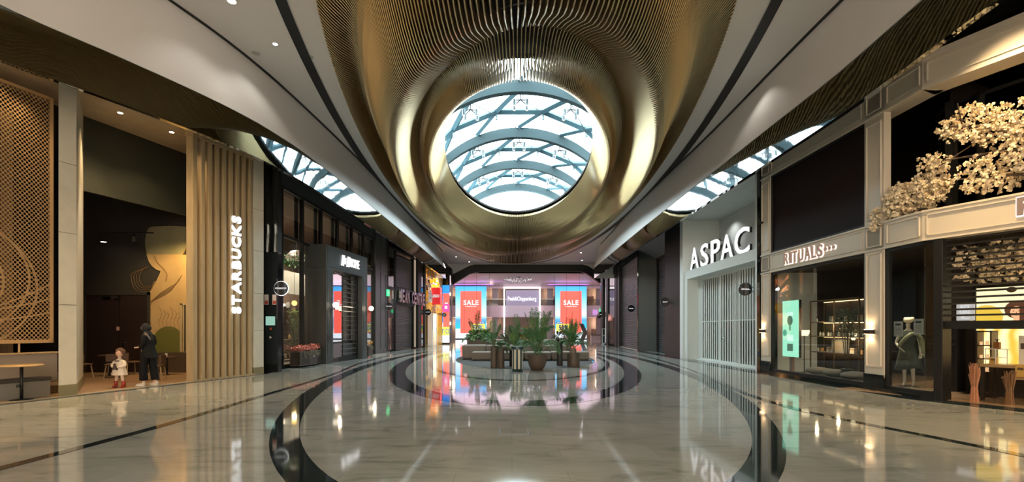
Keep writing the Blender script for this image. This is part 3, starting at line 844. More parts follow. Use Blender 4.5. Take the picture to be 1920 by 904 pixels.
spot('track_lamp', (-10.9, 11.2, 7.25), 30, (1, .68, .36), 70, aim((-10.9, 11.2, 7.25), (-11.4, 11.6, 3)))
spot('pillar_lamp', (-9.6, 14.2, 7.2), 260, (1, .86, .66), 45, aim((-9.6, 14.2, 7.2), (-11.1, 12.6, 3.0)), r=.03)  # added spot without fixture, brightens the stone pillar's jamb
# cafe furniture
def cafe_stool(loc, rz, lab):
    t = thing('low_chair', lab, 'chair', loc, rz)
    MB().box(-.25, .25, -.22, .22, .40, .45).build('seat', mat('seat_brown', (.12, .07, .04), .6), t, bevel=.02)
    b = MB(); 
    for i in range(9):
        a = -.5 + i / 8
        b.box(a * .5 - .03, a * .5 + .04, .2 - .06 * abs(a), .24 - .06 * abs(a), .5, .74)
    b.build('backrest', mat('seat_brown'), t)
    for sx in (-1, 1):
        for sy in (-1, 1):
            MB().tube([(sx * .2, sy * .18, .4), (sx * .25, sy * .22, 0)], .018, 6).build('leg', WOODL, t)
    return t
cafe_stool((-12.55, 15.7, 0.012), .5, 'pale-legged low chair just right of the woman in black')
cafe_stool((-12.9, 16.8, 0.012), 2.6, 'low chair against the dark wainscot right of the woman')
cafe_stool((-10.75, 14.95, 0.012), -1.2, 'dark low chair beside the timber slats, partly hidden by them')
cafe_stool((-13.6, 15.6, 0.012), 1.4, 'dim low chair directly behind the small child')
def round_table(loc, lab, h=.62, r=.3):
    t = thing('coffee_table', lab, 'table', loc)
    MB().lathe([(r, h - .03), (r, h)], 24).build('table_top', mat('dark_oak', (.10, .06, .03), .4), t)
    MB().lathe([(.12, 0), (.03, .03), (.03, h - .03)], 12).build('pedestal', BLACK, t)
    return t
round_table((-11.55, 16.6, .012), 'round dark coffee table carrying a white cup beside the slats')
round_table((-13.15, 16.2, .012), 'round dark coffee table half hidden behind the woman', .7)
cp = thing('cup', 'white paper cup standing on the dark coffee table by the slats', 'cup', (-11.5, 16.5, .632))
MB().lathe([(.03, 0), (.042, .11)], 14).build('cup_body', mat('cup_white', (.8, .78, .72), .5), cp)

# ================================================================ BLACK TOTEM between coffee shop and home store
to = thing('black_totem', 'tall glossy black pillar with notices and foil drape beside the cream stone pillar', 'pillar', (-8.62, 17.75, 0))
MB().box(-.27, .24, 0, .3, 0, 4.3).build('lower_body', BLACKG, to)
vs = []; fs = []
for j in range(24):
    for i in range(9):
        z = 4.3 + 3.5 * j / 23
        vs.append((-.27 + .51 * i / 8, -.02 - .035 * math.sin(i * 1.3 + .4 * math.sin(z * 2)) - (.04 * math.exp(-((z - 5.3) / .1) ** 2)), z))
for j in range(23):
    for i in range(8): a = j * 9 + i; fs.append((a, a + 1, a + 10, a + 9))
MB().add(vs, fs).build('foil_drape', mat('black_foil', (.03, .035, .035), .12, metal=.6), to, True)
MB().box(-.27, .24, .02, .3, 4.3, 7.86).build('upper_body', BLACK, to)
MB().box(.2, .235, -.03, 0, 1.9, 3.35).build('edge_strip', mat('strip_dark', (.03, .03, .03), .3), to)
MB().box(-.19, .14, -.012, 0, 1.68, 2.0).build('green_notice', emit_mat('notice_green', (.42, .75, .62), .55), to)
MB().box(-.04, .02, -.012, 0, 1.52, 1.6).build('alarm_button', mat('alarm_red', (.5, .06, .04), .4), to)
for x0 in (-.24, .05):
    MB().box(x0, x0 + .15, -.012, 0, 2.42, 2.78).build('notice', mat('notice_white', (.75, .65, .62), .5), to)
    MB().box(x0 + .02, x0 + .13, -.016, -.012, 2.44, 2.56).build('red_mark', mat('alarm_red'), to)
b = MB(); b.prism([(-.05, 1.2), (.03, 1.25), (-.05, 1.3)], -.012, 0, 'y'); b.build('arrow_mark', mat('notice_white'), to)

# ---- round projecting shop signs
def disc_sign(loc, r, word, lab, side, rim=False, size=None, reach=.35):
    t = thing('projecting_sign', lab, 'sign', loc)
    def ly(n, r0, r1, y0, y1, m, nm='disc'):
        vs = []; fs = []
        for k in range(n):
            a = 2 * PI * k / n
            vs += [(r1 * math.cos(a), y0, r1 * math.sin(a)), (r1 * math.cos(a), y1, r1 * math.sin(a))]
        for k in range(n): fs.append((2 * k, 2 * ((k + 1) % n), 2 * ((k + 1) % n) + 1, 2 * k + 1))
        fs += [tuple(2 * k for k in range(n))[::-1], tuple(2 * k + 1 for k in range(n))]
        return MB().add(vs, fs).build(nm, m, t)
    ly(40, 0, r, -.03, .03, BLACKG)
    if rim: ly(40, 0, r * 1.07, .0, .02, emit_mat('rim_glow', (1, .98, .95), 1.4), 'lit_rim')
    b = MB(); text(b, word, 0, -.036, 0, size or r * .42, .008, .006, hh=r * .24)
    b.build('wordmark', WLETTERS, t)
    b = MB(); b.box(min(0, side * (r + reach)) , max(0, side * (r + reach)), -.012, .012, .06, .09); b.box(min(0, side * (r + reach)), max(0, side * (r + reach)), -.012, .012, -.09, -.06)
    b.build('bracket', BLACK, t)
    return t
disc_sign((-8.19, 17.6, 2.99), .245, 'STARBUCKS', 'round black projecting sign with lit rim at the tall black pillar, left side', -1, True, reach=.12)

# ================================================================ LEFT: HOME STORE FRONT
A2 = (-9.05, 18.6); B2 = (-8.55, 33.4)
org2, a2, L2 = frame(A2, B2)
hs = thing('glazed_shopfront', 'charcoal framed tall glazed front of the home store, left side', 'shopfront', org2, a2)
b = MB(); b.box(0, L2, 0, .3, 7.2, 7.86); b.build('fascia_beam', CHAR, hs)
us = [.05, .9, 2.7, 4.6, 6.6, 8.6, 10.5, 12.4]
b = MB()
for i, u in enumerate(us): b.box(u - .045, u + .045, -.02, .16, 0, 7.2)
b.build('mullions', BLACK, hs)
b = MB(); b.box(0, 12.4, -.01, .15, 5.2, 5.3); b.box(0, 12.4, -.01, .15, 7.1, 7.2); b.box(0, 3.2, -.04, .15, 0, .14); b.build('transoms', BLACK, hs)
b = MB()
for u in us[1:]: b.box(u - .30, u - .045, .2, .26, 5.25, 7.2)
b.build('inner_columns', mat('ribbed_dark', (.02, .02, .02), .4), hs)
MB().box(0, 12.4, .05, .065, .14, 7.15).build('glass', GLASS, hs)
# big square charcoal pier at the far end
pr = MB(); pr.box(12.45, 14.8, -.1, .6, 0, 7.86); pr.build('pier', CHAR, hs)
b = MB()
for (z0, z1) in ((.25, 1.5), (1.6, 5.2), (5.3, 7.7)):
    b.box(13.5, 14.6, -.125, -.1, z0, z0 + .04); b.box(13.5, 14.6, -.125, -.1, z1 - .04, z1); b.box(13.5, 13.54, -.125, -.1, z0, z1); b.box(14.56, 14.6, -.125, -.1, z0, z1)
b.build('pier_mouldings', CHAR, hs)
# room behind
rm = mat('shop_taupe', (.22, .155, .12), .7)
def room(nm, A_, an, u0, u1, y1, z1, m, floor_m=None, y0=.4, z0=0.0, open1=False):
    P = lambda u, y: loc2w(A_, an, u, y)
    vs = [(*P(u0, y0), z0), (*P(u0, y1), z0), (*P(u1, y1), z0), (*P(u1, y0), z0)]
    vs += [(p[0], p[1], z1) for p in vs]
    struct(MB().add(vs, [(0, 1, 5, 4), (1, 2, 6, 5)] + ([] if open1 else [(2, 3, 7, 6)])).build('wall_' + nm, m))
    struct(MB().add([vs[4], vs[5], vs[6], vs[7]], [(0, 1, 2, 3)]).build('ceiling_' + nm, m))
    if floor_m: struct(MB().add([(p[0], p[1], .008) for p in vs[:4]], [(0, 1, 2, 3)]).build('floor_' + nm, floor_m))
room('home_store', A2, a2, -.2, 14.7, 5.5, 7.2, rm, mat('store_floor', (.12, .10, .08), .3))
H2U = lambda px, y: UF(A2, a2, px, y)
for (u, y, z, lab) in ((H2U(525, 1.2), 1.2, 2.75, 'round amber globe lamp behind the glass nearest the black pillar'), (H2U(552, 1.2), 1.2, 2.75, 'round amber globe lamp behind the glass above the dark plants')):
    x_, y_ = loc2w(A2, a2, u, y)
    t = thing('globe_lamp', lab, 'lamp', (x_, y_, z)); MB().sphere((0, 0, 0), .12).build('globe', emit_mat('amber_glow', (1, .55, .12), 3.2), t, True)
    MB().tube([(0, 0, .12), (0, 0, 4.2)], .008, 5).build('cable', BLACK, t); point('globe_lamp_light', (x_, y_ , z - .25), 14, (1, .62, .25), .1)
spot('home_store_lamp', (*loc2w(A2, a2, 4.5, 2.6), 6.9), 1100, (1, .8, .6), 140)
spot('home_store_lamp', (*loc2w(A2, a2, 7.0, 3.0), 6.9), 1100, (1, .75, .55), 140)
spot('home_store_lamp', (*loc2w(A2, a2, 11.0, 3.0), 6.9), 900, (1, .75, .55), 140)
struct(MB().box(3, 13.2, 4.2, 4.3, 3.6, 4.9).build('wall_pale_panel', mat('pale_panel', (.45, .46, .42), .6), loc=org2, rotz=a2))

# ---- portal
A3 = (-8.17, 21.84); B3 = (-7.64, 26.2)
org3, a3, L3 = frame(A3, B3)
po = thing('store_portal', 'charcoal panelled portal with lit lettering and see-through shutter, left side', 'store entrance', org3, a3)
H3 = 5.3
b = MB()
b.box(0, .62, 0, 1.0, 0, H3 - 1.05); b.box(L3 - .6, L3, 0, 1.0, 0, H3 - 1.05); b.box(0, L3, 0, 1.0, H3 - 1.05, H3)
b.build('surround', CHAR, po, bevel=.01)
def mould(mb, u0, u1, z0, z1, y=-.0, wd=.025, d=.015):
    mb.box(u0, u1, y - d, y, z0, z0 + wd); mb.box(u0, u1, y - d, y, z1 - wd, z1); mb.box(u0, u0 + wd, y - d, y, z0, z1); mb.box(u1 - wd, u1, y - d, y, z0, z1)
b = MB()
for (u0, u1) in ((.1, .52), (L3 - .5, L3 - .1)):
    mould(b, u0, u1, .35, 1.35); mould(b, u0, u1, 1.5, H3 - 1.1)
mould(b, .1, L3 - .1, H3 - .95, H3 - .08)
b.build('mouldings', mat('charcoal_light', (.07, .08, .08), .35), po)
b = MB()
z = .1
while z < 4.2: b.box(.62, L3 - .6, .32, .34, z, z + .035); z += .23
b.build('shutter_slats', mat('shutter_metal', (.28, .28, .28), .3, metal=.8), po)
b = MB(); b.box(.62, .7, .25, .4, 0, 4.25); b.box(L3 - .68, L3 - .6, .25, .4, 0, 4.25); b.box(.62, L3 - .6, .25, .42, 0, .2); b.build('shutter_rails', BLACK, po)
MB().box(.1, .5, -.02, 0, 1.0, 1.25).build('plaque', mat('plaque_dark', (.03, .03, .035), .3), po)
sg = thing('illuminated_sign', 'small glowing white lettering on the charcoal portal header above the globe lamps', 'sign', (*loc2w(A3, a3, 1.35, -.04), H3 - .52), a3)
x = 0
for w_, gap_, bold, ital in (('H', .0, .03, .25), ('&', -.04, .0, .25), ('M', .0, .03, .25), ('HOME', .05, .0, 0)):
    for ch in w_:
        v, f = text_geo(ch, 1, .12, bold, 'LEFT'); lo = min(p[0] for p in v); hi = max(p[0] for p in v); zl = min(p[2] for p in v); zh = max(p[2] for p in v)
        hh = .42 if ital == 0 else (.5 if ch != '&' else .3); k = hh / (zh - zl); kx = k * (.62 if ital == 0 else .5)
        v = [((p[0] - lo) * kx + x + (p[2] - zl) * k * ital, p[1] * .4, (p[2] - (zl + zh) / 2) * k) for p in v]
        MB().add(v, f).build('letter', WLETTER, sg); x += (hi - lo) * kx + .06
    x += .04
for (u, lab) in ((.42, 'milky globe wall lamp on the near jamb of the charcoal portal'), (L3 - .02, 'milky globe wall lamp on the far jamb of the charcoal portal')):
    x_, y_ = loc2w(A3, a3, u, -.02); t = thing('wall_lamp', lab, 'lamp', (x_, y_, 2.45), a3)
    MB().sphere((0, -.2, .18), .135, 20, 12).build('globe', GLOBE, t, True)
    MB().tube([(0, 0, 0), (0, -.2, 0), (0, -.2, .06)], .018, 8).build('arm', BLACK, t); MB().lathe([(.05, .02), (.06, .05)], 12, (0, -.2, 0)).build('cup', BLACK, t)
    xl, yl = loc2w(A3, a3, u, -.42); point('globe_light', (xl, yl, 2.63), 10, (1, .8, .55), .05)
# dark reflective glass doors inside the portal
gd = thing('glass_doors', 'dark reflective glass doors behind the see-through shutter of the charcoal portal', 'door', (-8.12, 22.5, 0), PI / 2)
REFG = mat('reflective_glass', (.55, .55, .55), .02, metal=1.0)
for q in range(2): MB().box(.02 + q * 1.6, 1.58 + q * 1.6, .12, .14, .95, 4.2).build('door_leaf', REFG, gd)
b = MB(); b.box(0, 3.2, .1, .16, 0, .2); b.box(1.57, 1.63, .09, .16, 0, 4.2); b.box(0, 3.2, .1, .16, .88, .95); b.build('rails', BLACK, gd)
for q in range(2): MB().box(.05 + q * 1.6, 1.55 + q * 1.6, .12, .14, .2, .88).build('lower_panel', mat('door_panel', (.08, .08, .085), .25), gd)
EM_BLUE = emit_mat('screen_blue', (.02, .32, 1.0), 1.0); EM_RED = emit_mat('screen_red', (1.0, .05, .05), 1.0)
EM_SKY = emit_mat('screen_sky', (.14, .52, 1.0), 1.0); EM_WHITE = emit_mat('screen_white', (.95, .97, 1), 1.0)
EM_YEL = emit_mat('screen_yellow', (1, .93, .12), 1.0); EM_NAVY = emit_mat('screen_navy', (.01, .12, .32), 1.0)
EM_SALE = emit_mat('screen_coral', (1.0, .13, .09), 1.15); EM_MAG = emit_mat('screen_magenta', (.95, .05, .35), 1.0)
EM_BLOT = emit_mat('screen_blotch', (.25, .12, .75), 1.0)

# ---- dark flower boxes by the glazing, with flowers
def flower_trunk(loc, rz, lab, grp, flower, seed, kind):
    t = thing('planter_trunk', lab, 'planter', loc, rz)
    MB().box(-.33, .33, -.22, .22, .06, .62).build('trunk', mat('trunk_dark', (.035, .028, .024), .45), t, bevel=.01)
    b = MB()
    for z in (.07, .34, .6): b.box(-.34, .34, -.23, .23, z, z + .02)
    for x in (-.33, .31): b.box(x, x + .025, -.232, .232, .06, .62)
    b.build('edge_bands', mat('trunk_band', (.12, .10, .09), .4), t)
    b = MB().tube([(.0 + .05 * math.cos(a), -.24, .45 + .05 * math.sin(a)) for a in [2 * PI * i / 12 for i in range(13)]], .008, 5, False); b.build('ring_handle', mat('chrome'), t)
    for x in (-.27, .27): MB().sphere((x, -.15, .03), .03, 8, 6).build('castor', BLACK, t)
    rr = random.Random(seed); b = MB(); g = MB()
    for i in range(260):
        x = rr.uniform(-.33, .33); y = rr.uniform(-.24, .24); z = .66 + rr.uniform(0, .17) + .05 * math.sin(x * 9)
        s_ = rr.uniform(.02, .05)
        for q in range(2):
            a = rr.uniform(0, 2 * PI); e = rr.uniform(-.4, 1.0)
            d = Vector((math.cos(a) * math.cos(e), math.sin(a) * math.cos(e), math.sin(e))) * s_ * 2; k = d.cross(Vector((0, 0, 1))).normalized() * s_ * .6
            p = Vector((x, y, z)); b.add([p, p + d * .5 + k, p + d, p + d * .5 - k], [(0, 1, 2, 3)])
    for i in range(90):
        x = rr.uniform(-.36, .36); y = rr.uniform(-.3, -.1); z = .6 + rr.uniform(-.12, .1)
        p = Vector((x, y, z)); d = Vector((rr.uniform(-.05, .05), -.04, -.12)); k = Vector((.02, 0, 0)); g.add([p, p + d * .5 + k, p + d, p + d * .5 - k], [(0, 1, 2, 3)])
    b.build('flowers', flower, t); g.build('leaves', mat('olive_leaf', (.12, .10, .05), .6), t)
    return t
P = lambda u, y: loc2w(A2, a2, u, y)
flower_trunk((*P(1.55, -.38), .006), a2 - .1, 'black trunk planter of pink flowers, nearest of the three by the glass', '', PINKF, 1, 0)
flower_trunk((*P(2.25, -.42), .006), a2, 'black trunk planter of pink flowers, middle of the three by the glass', '', PINKF, 2, 0)
flower_trunk((*P(2.95, -.32), .006), a2 + .1, 'black trunk planter of pink flowers, against the charcoal portal side', '', PINKF, 3, 0)
flower_trunk((-7.95, 27.1, .006), a2, 'black trunk planter of ochre dried grasses beyond the charcoal portal', '', OCHREF, 4, 1)
b = MB(); rr = random.Random(5)
gr = thing('dried_grass', 'tall pale dried grass plume standing in a black planter beyond the portal', 'plant', (-8.05, 26.75, .006))
for i in range(60):
    a = rr.uniform(0, 2 * PI); r_ = rr.uniform(.02, .14); h = rr.uniform(.8, 1.35)
    b.tube([(0, 0, .45), (r_ * .5 * math.cos(a), r_ * .5 * math.sin(a), .45 + h * .5), (r_ * math.cos(a), r_ * math.sin(a), h + .1)], .006, 3)
b.build('stalks', mat('straw', (.55, .42, .2), .7), gr); MB().box(-.16, .16, -.16, .16, 0, .55).build('planter', mat('trunk_dark'), gr)
# plants and clutter behind the first glass bay
def bushy(name, loc, r, h, n, m, lab, cat, seed, z0=.3, leaf=.08):
    t = thing(name, lab, cat, loc); rr = random.Random(seed); b = MB(); s_ = MB()
    for i in range(7):
        a = rr.uniform(0, 2 * PI); s_.tube([(0, 0, 0), (.3 * r * math.cos(a), .3 * r * math.sin(a), h * .5), (.7 * r * math.cos(a), .7 * r * math.sin(a), h * .9)], .012, 5)
    for i in range(n):
        a = rr.uniform(0, 2 * PI); q = r * math.sqrt(rr.random()); z = z0 + (h - z0) * rr.random()
        p = Vector((q * math.cos(a), q * math.sin(a), z)); e = rr.uniform(-.7, .7); a2_ = rr.uniform(0, 2 * PI)
        d = Vector((math.cos(a2_) * math.cos(e), math.sin(a2_) * math.cos(e), math.sin(e))) * leaf * rr.uniform(.7, 1.3); k = d.cross(Vector((rr.random(), rr.random(), 1))).normalized() * leaf * .3
        b.add([p, p + d * .5 + k, p + d, p + d * .5 - k], [(0, 1, 2, 3)])
    b.build('foliage', m, t); s_.build('stems', STEMM, t)
    return t
t = bushy('leafy_plant', (*P(H2U(556, 1.0), 1.0), .01), .40, 2.4, 900, LEAFL, 'tall leafy green plant behind the glass above the pink flowers', 'plant', 11, .8)
MB().lathe([(.16, 0), (.2, .4)], 16).build('pot', BLACK, t)
t = bushy('leafy_plant', (*P(H2U(524, 1.0), 1.0), .01), .3, 2.3, 500, mat('dull_green', (.05, .08, .035), .5), 'darker plant behind the narrow glass beside the black pillar', 'plant', 12, .5)
MB().lathe([(.16, 0), (.2, .4)], 16).build('pot', BLACK, t)
t = thing('hanging_garland', 'dark hanging garland of leaves high behind the home store glass', 'plant', (*P(H2U(556, 1.2), 1.2), 4.75))
rr = random.Random(3); b = MB()
for i in range(500):
    p = Vector((rr.gauss(0, .5), rr.gauss(0, .15), rr.gauss(0, .16))); d = Vector((rr.uniform(-1, 1), rr.uniform(-1, 1), rr.uniform(-1, .4))) * .1; k = Vector((.03, 0, .02)); b.add([p, p + d * .5 + k, p + d, p + d * .5 - k], [(0, 1, 2, 3)])
b.build('foliage', LEAF, t); MB().tube([(0, 0, 0), (0, 0, 2.55)], .01, 5).build('cable', BLACK, t)
t = thing('paper_lampshade', 'large dim domed lampshade behind the home store glass near the garland', 'lamp', (*P(H2U(557, 1.9), 1.9), 5.0))
MB().lathe([(.55, 0), (.5, .2), (.3, .42), (.02, .5)], 24).build('shade', emit_mat('shade_peach', (.75, .4, .25), .35), t, True); MB().tube([(0, 0, .5), (0, 0, 2.4)], .01, 5).build('cable', BLACK, t)
t = thing('display_shelf', 'low dark display shelf with small lamps behind the glass beside the totem', 'shelf', (*P(H2U(524, 1.9), 1.9), .01), a2)
b = MB()
for z in (.1, .55, 1.0): b.box(-.5, 1.9, 0, .4, z, z + .04)
b.box(-.5, -.46, 0, .4, 0, 1.04); b.box(1.86, 1.9, 0, .4, 0, 1.04); b.build('shelves', WOODB, t)
for i, (u, z) in enumerate(((-.2, .6), (.5, .6), (1.2, .15), (-.1, .15), (.3, 1.05), (1.4, 1.05))):
    b_ = MB().lathe([(.05, 0), (.07, .1), (.04, .2), (.03, .24)], 12); o = b_.build('vase', mat('vase_warm', (.5, .35, .2), .4), loc=(*P(H2U(524, 1.9) + u, 2.1), z + .0))
    tag(o, 'small warm-toned vase on the low dark shelf behind the home store glass', 'vase', 'vases on the shelf behind the home store glass')

# ================================================================ LEFT: SHUTTERED STORE with mirrored sign
A4 = (-8.55, 33.4); B4 = (-7.4, 42.4)
org4, a4, L4 = frame(A4, B4)
js = thing('shuttered_shopfront', 'black shop front with a closed ribbed roller shutter and mirrored letter sign, left side', 'shopfront', org4, a4)
def U4(px):   # along-wall position of a column seen at this bearing
    k = (px - 960) / 930; du, dv = math.cos(a4), math.sin(a4)
    return (A4[1] * k - A4[0]) / (du - dv * k)
u = {k: U4(k) for k in (722, 727, 742, 743, 778, 781, 787, 797)}
RIBM = bpy.data.materials.new('roller_shutter'); RIBM.use_nodes = True
nt = RIBM.node_tree; pb = nt.nodes['Principled BSDF']; pb.inputs['Base Color'].default_value = (.055, .06, .062, 1); pb.inputs['Metallic'].default_value = .3; pb.inputs['Roughness'].default_value = .35
tcn = nt.nodes.new('ShaderNodeTexCoord'); wv = nt.nodes.new('ShaderNodeTexWave'); wv.wave_type = 'BANDS'; wv.bands_direction = 'Z'; wv.inputs['Scale'].default_value = 1.9; wv.inputs['Distortion'].default_value = 0
bpn = nt.nodes.new('ShaderNodeBump'); bpn.inputs['Strength'].default_value = 1; bpn.inputs['Distance'].default_value = .04
nt.links.new(tcn.outputs['Object'], wv.inputs['Vector']); nt.links.new(wv.outputs['Fac'], bpn.inputs['Height']); nt.links.new(bpn.outputs['Normal'], pb.inputs['Normal'])
def ribbed(u0, u1, z0, z1, y=.3, pitch=.115, d=.03):
    vs = []; fs = []; z = z0; 
    while z < z1 - 1e-6:
        ze = min(z + pitch, z1); n = len(vs)
        vs += [(u0, y, z), (u1, y, z), (u0, y - d, z + (ze - z) * .35), (u1, y - d, z + (ze - z) * .35), (u0, y - d, z + (ze - z) * .75), (u1, y - d, z + (ze - z) * .75), (u0, y, ze), (u1, y, ze)]
        fs += [(n, n + 1, n + 3, n + 2), (n + 2, n + 3, n + 5, n + 4), (n + 4, n + 5, n + 7, n + 6)]
        z = ze
    return MB().add(vs, fs)
RIB = mat('shutter_dark', (.07, .075, .08), .32, metal=.5)
RIB2 = mat('shutter_darker', (.045, .05, .055), .35, metal=.4)
ribbed(u[743], u[778], 0.05, 7.0).build('roller_shutter', RIB, js)
b = MB(); b.box(0, u[727], -.05, .5, 0, 7.8); b.box(u[781], u[787], -.15, .5, 0, 7.3); b.box(u[742] - .1, u[742] + .1, -.02, .4, 0, 7.4); b.box(0, L4, -.03, .5, 7.15, 7.3)
b.box(u[797] - .2, L4, -.03, .5, 0, 7.3); b.box(u[727], L4, .0, .12, 4.3, 4.5)
b.build('black_frame', BLACK, js)
b = MB(); b.box(u[778] + .05, u[781] - .1, .02, .1, .1, 7.1); b.build('lit_strip', emit_mat('strip_pale', (.7, .55, .4), .35), js)
MB().box(u[727], u[742], .05, .06, .1, 7.1).build('glass', GLASS, js); MB().box(u[787], u[797], .05, .06, .1, 7.1).build('glass', GLASS, js)
struct(MB().box(u[727], L4, 1.4, 1.5, 0, 7.2).build('wall_shuttered_store', mat('store_back', (.12, .10, .09), .6), loc=org4, rotz=a4))
point('shuttered_store_light', (*loc2w(A4, a4, u[727] + .8, .8), 3.5), 22, (1, .9, .85), .1)
point('shuttered_store_light', (*loc2w(A4, a4, u[787] + .9, .8), 2.5), 22, (1, .8, .7), .1)
sg = thing('mirrored_letter_sign', 'row of chunky mirrored chrome capital letters across the black ribbed shutter', 'sign', (*loc2w(A4, a4, u[742] + .1, -.12), 3.95), a4)
CHR = mat('chrome_letter', (.28, .29, .30), .22, metal=1.0)
lw = (u[797] - u[742]) - .9; word = 'JEAN CENTRE'; x = 0; pit = lw / 11.2
for ch in word:
    if ch == ' ': x += pit * .9; continue
    v, f = text_geo(ch, 1, .3, .03, 'LEFT'); lo = min(p[0] for p in v); hi = max(p[0] for p in v); zl = min(p[2] for p in v); zh = max(p[2] for p in v)
    v = [((p[0] - lo) / (hi - lo) * pit * .84 + x, p[1], (p[2] - (zl + zh) / 2) / (zh - zl) * .95) for p in v]
    MB().add(v, f).build('letter', CHR, sg); x += pit * 1.02
MB().box(-.1, x, .16, .2, -.62, .62).build('backing_rail', BLACK, sg)
t = thing('exit_sign', 'small lit green exit sign on the black shop front left of the shutter', 'sign', (*loc2w(A4, a4, u[727] - .25, -.12), 4.0), a4)
MB().box(-.2, .2, -.03, .03, -.22, .22).build('sign_body', emit_mat('exit_green', (.05, .9, .3), 1.3), t)
b = MB(); b.prism([(-.12, 0), (0, .1), (0, .04), (.12, .04), (.12, -.04), (0, -.04), (0, -.1)], -.04, -.03, 'y'); b.build('arrow', WLETTERS, t)
disc_sign((-8.25, 33.2, 3.07), .26, 'H&M HOME', 'round black projecting sign left of the black ribbed shutter', -1)
disc_sign((-7.15, 42.2, 2.98), .26, 'JEAN CENTRE', 'round black projecting sign in front of the yellow store pillar', -1)
# small shelves of shoes in the window by the exit sign
for i, z in enumerate((.6, 1.25, 1.9)):
    t = thing('window_display', ['low', 'middle', 'high'][i] + ' pale display ledge with shoe in the narrow window under the exit sign', 'display', (*loc2w(A4, a4, UF(A4, a4, 735, .5), .5), z), a4)
    MB().box(-.3, .3, -.15, .15, 0, .03).build('ledge', WHITE2, t)
    b = MB(); b.sphere((-.05, 0, .09), .1, 12, 8, (1.5, .6, .6)); b.sphere((.09, 0, .14), .07, 10, 8, (.7, .7, 1.2)); b.build('shoe', mat('shoe_beige', (.6, .5, .38), .5), t, True)

# ================================================================ LEFT: YELLOW BRICK TOY STORE
A5 = (-7.4, 42.4); B5 = (-7.1, 50.4)
org5, a5, L5 = frame(A5, B5)
YEL = mat('toy_yellow', (.80, .42, .01), .35); YELE = mat('toy_yellow_lit', (.85, .48, .02), .3)
ls = thing('toy_store', 'bright yellow toy store portal built like plastic bricks, far left side', 'store entrance', org5, a5)
b = MB()
b.box(0, .35, 0, .8, 0, 7.1); b.box(5.7, L5, 0, .8, 0, 7.1); b.box(0, L5, 0, .8, 3.0, 3.55); b.box(0, L5, 0, .8, 6.75, 7.2)
b.build('yellow_surround', YEL, ls)
rr = random.Random(9); b = MB(); b2 = MB(); b3 = MB(); b4 = MB()
for r_ in range(22):
    z = 3.1 + r_ * .165
    for c_ in range(16):
        uu = .2 + c_ * .48 + (.24 if r_ % 2 else 0); p = rr.random()
        edge = (r_ < 5 and p < .8) or (r_ > 18) or (uu > 5.2 and p < .6) or (uu < .8 and p < .5)
        tgt = b if edge else (b2 if p < .12 + .55 * (z < 4.9) else (b3 if p > .95 else None))
        if tgt is not None: tgt.box(uu, uu + .47, -.05 - .04 * rr.random(), .05, z, z + .155)
b.build('yellow_bricks', YELE, ls); b2.build('white_bricks', mat('toy_white', (.75, .75, .78), .4), ls); b3.build('grey_bricks', mat('toy_grey', (.3, .32, .38), .4), ls)
MB().box(.3, 6.2, 1.4, 1.5, 0, 6.8).build('interior_glow', mat('toy_interior', (.7, .42, .22), .5, noise=.5, nscale=2.2), ls)
b = MB(); b.box(2.3, 2.9, -.1, .3, 0, 3.0); b.box(4.4, 4.9, -.1, .3, 0, 3.0); b.build('white_door_posts', WHITE2, ls)
point('toy_store_light', (*loc2w(A5, a5, 3.2, .9), 5.2), 160, (1, .8, .55), .2); point('toy_store_light', (*loc2w(A5, a5, 3.6, .9), 2.2), 90, (1, .75, .5), .2)
spot('toy_store_wash', (-5.4, 45.5, 7.9), 1300, (1, .9, .75), 90, aim((-5.4, 45.5, 7.9), (-7.2, 46.5, 4.0)), r=.1)
t = thing('toy_store_sign', 'projecting red cube sign with white lettering on the yellow toy store', 'sign', (-6.95, 45.6, 4.55))
MB().box(-.42, .42, -.55, .55, -.75, .75).build('red_cube', mat('toy_red', (.75, .01, .02), .3, emis=(.8, .01, .02), strength=.12), t, bevel=.03)
b = MB(); text(b, 'LEGO', 0, -.56, 0, .35, .02, .02, hh=.28, sx=.8); b.build('wordmark', WLETTERS, t)
MB().box(-.25, -.1, -.1, .1, .75, .8).build('fixing', BLACK, t)
disc_sign((-6.9, 50.6, 3.0), .22, 'LEGO', 'round black projecting sign beyond the yellow toy store', -1, reach=.06)
# black glossy pillar, a sale screen's reflection painted on as glowing fields
t = thing('screen_pillar', 'black pillar with tall coloured video screen beyond the yellow toy store', 'screen', (-6.85, 51.0, 0))
MB().box(-.45, .45, 0, .9, 0, 7.9).build('pillar_body', BLACKG, t)
MB().box(-.4, .42, -.03, 0, .15, 6.05).build('white_field', EM_WHITE, t)
MB().box(-.4, .42, -.05, -.03, 2.2, 6.05).build('blue_field', EM_BLUE, t)
MB().box(-.22, .42, -.07, -.05, .95, 5.2).build('red_field', EM_SALE, t)
b = MB(); text(b, 'E', .1, -.075, 4.0, .8, .01, .02, hh=.5); b.build('letter', EM_WHITE, t)
MB().box(-.38, .42, -.08, -.07, .9, 1.75).build('yellow_label', EM_YEL, t)
b = MB(); text(b, 'Nº CO', .02, -.09, 1.32, .6, .01, .01, hh=.5, sx=.55); b.build('label_text', EM_NAVY, t)
t = thing('projecting_sign', 'small magenta box sign with a white mark beside the far screen pillar', 'sign', (-6.8, 50.55, 3.7))
MB().box(-.4, .38, -.1, .1, -.38, .38).build('sign_body', EM_MAG, t); MB().box(-.05, .22, -.12, -.1, -.1, .2).build('white_mark', EM_WHITE, t); MB().box(-.05, .05, .1, .45, -.05, .05).build('fixing', BLACK, t)

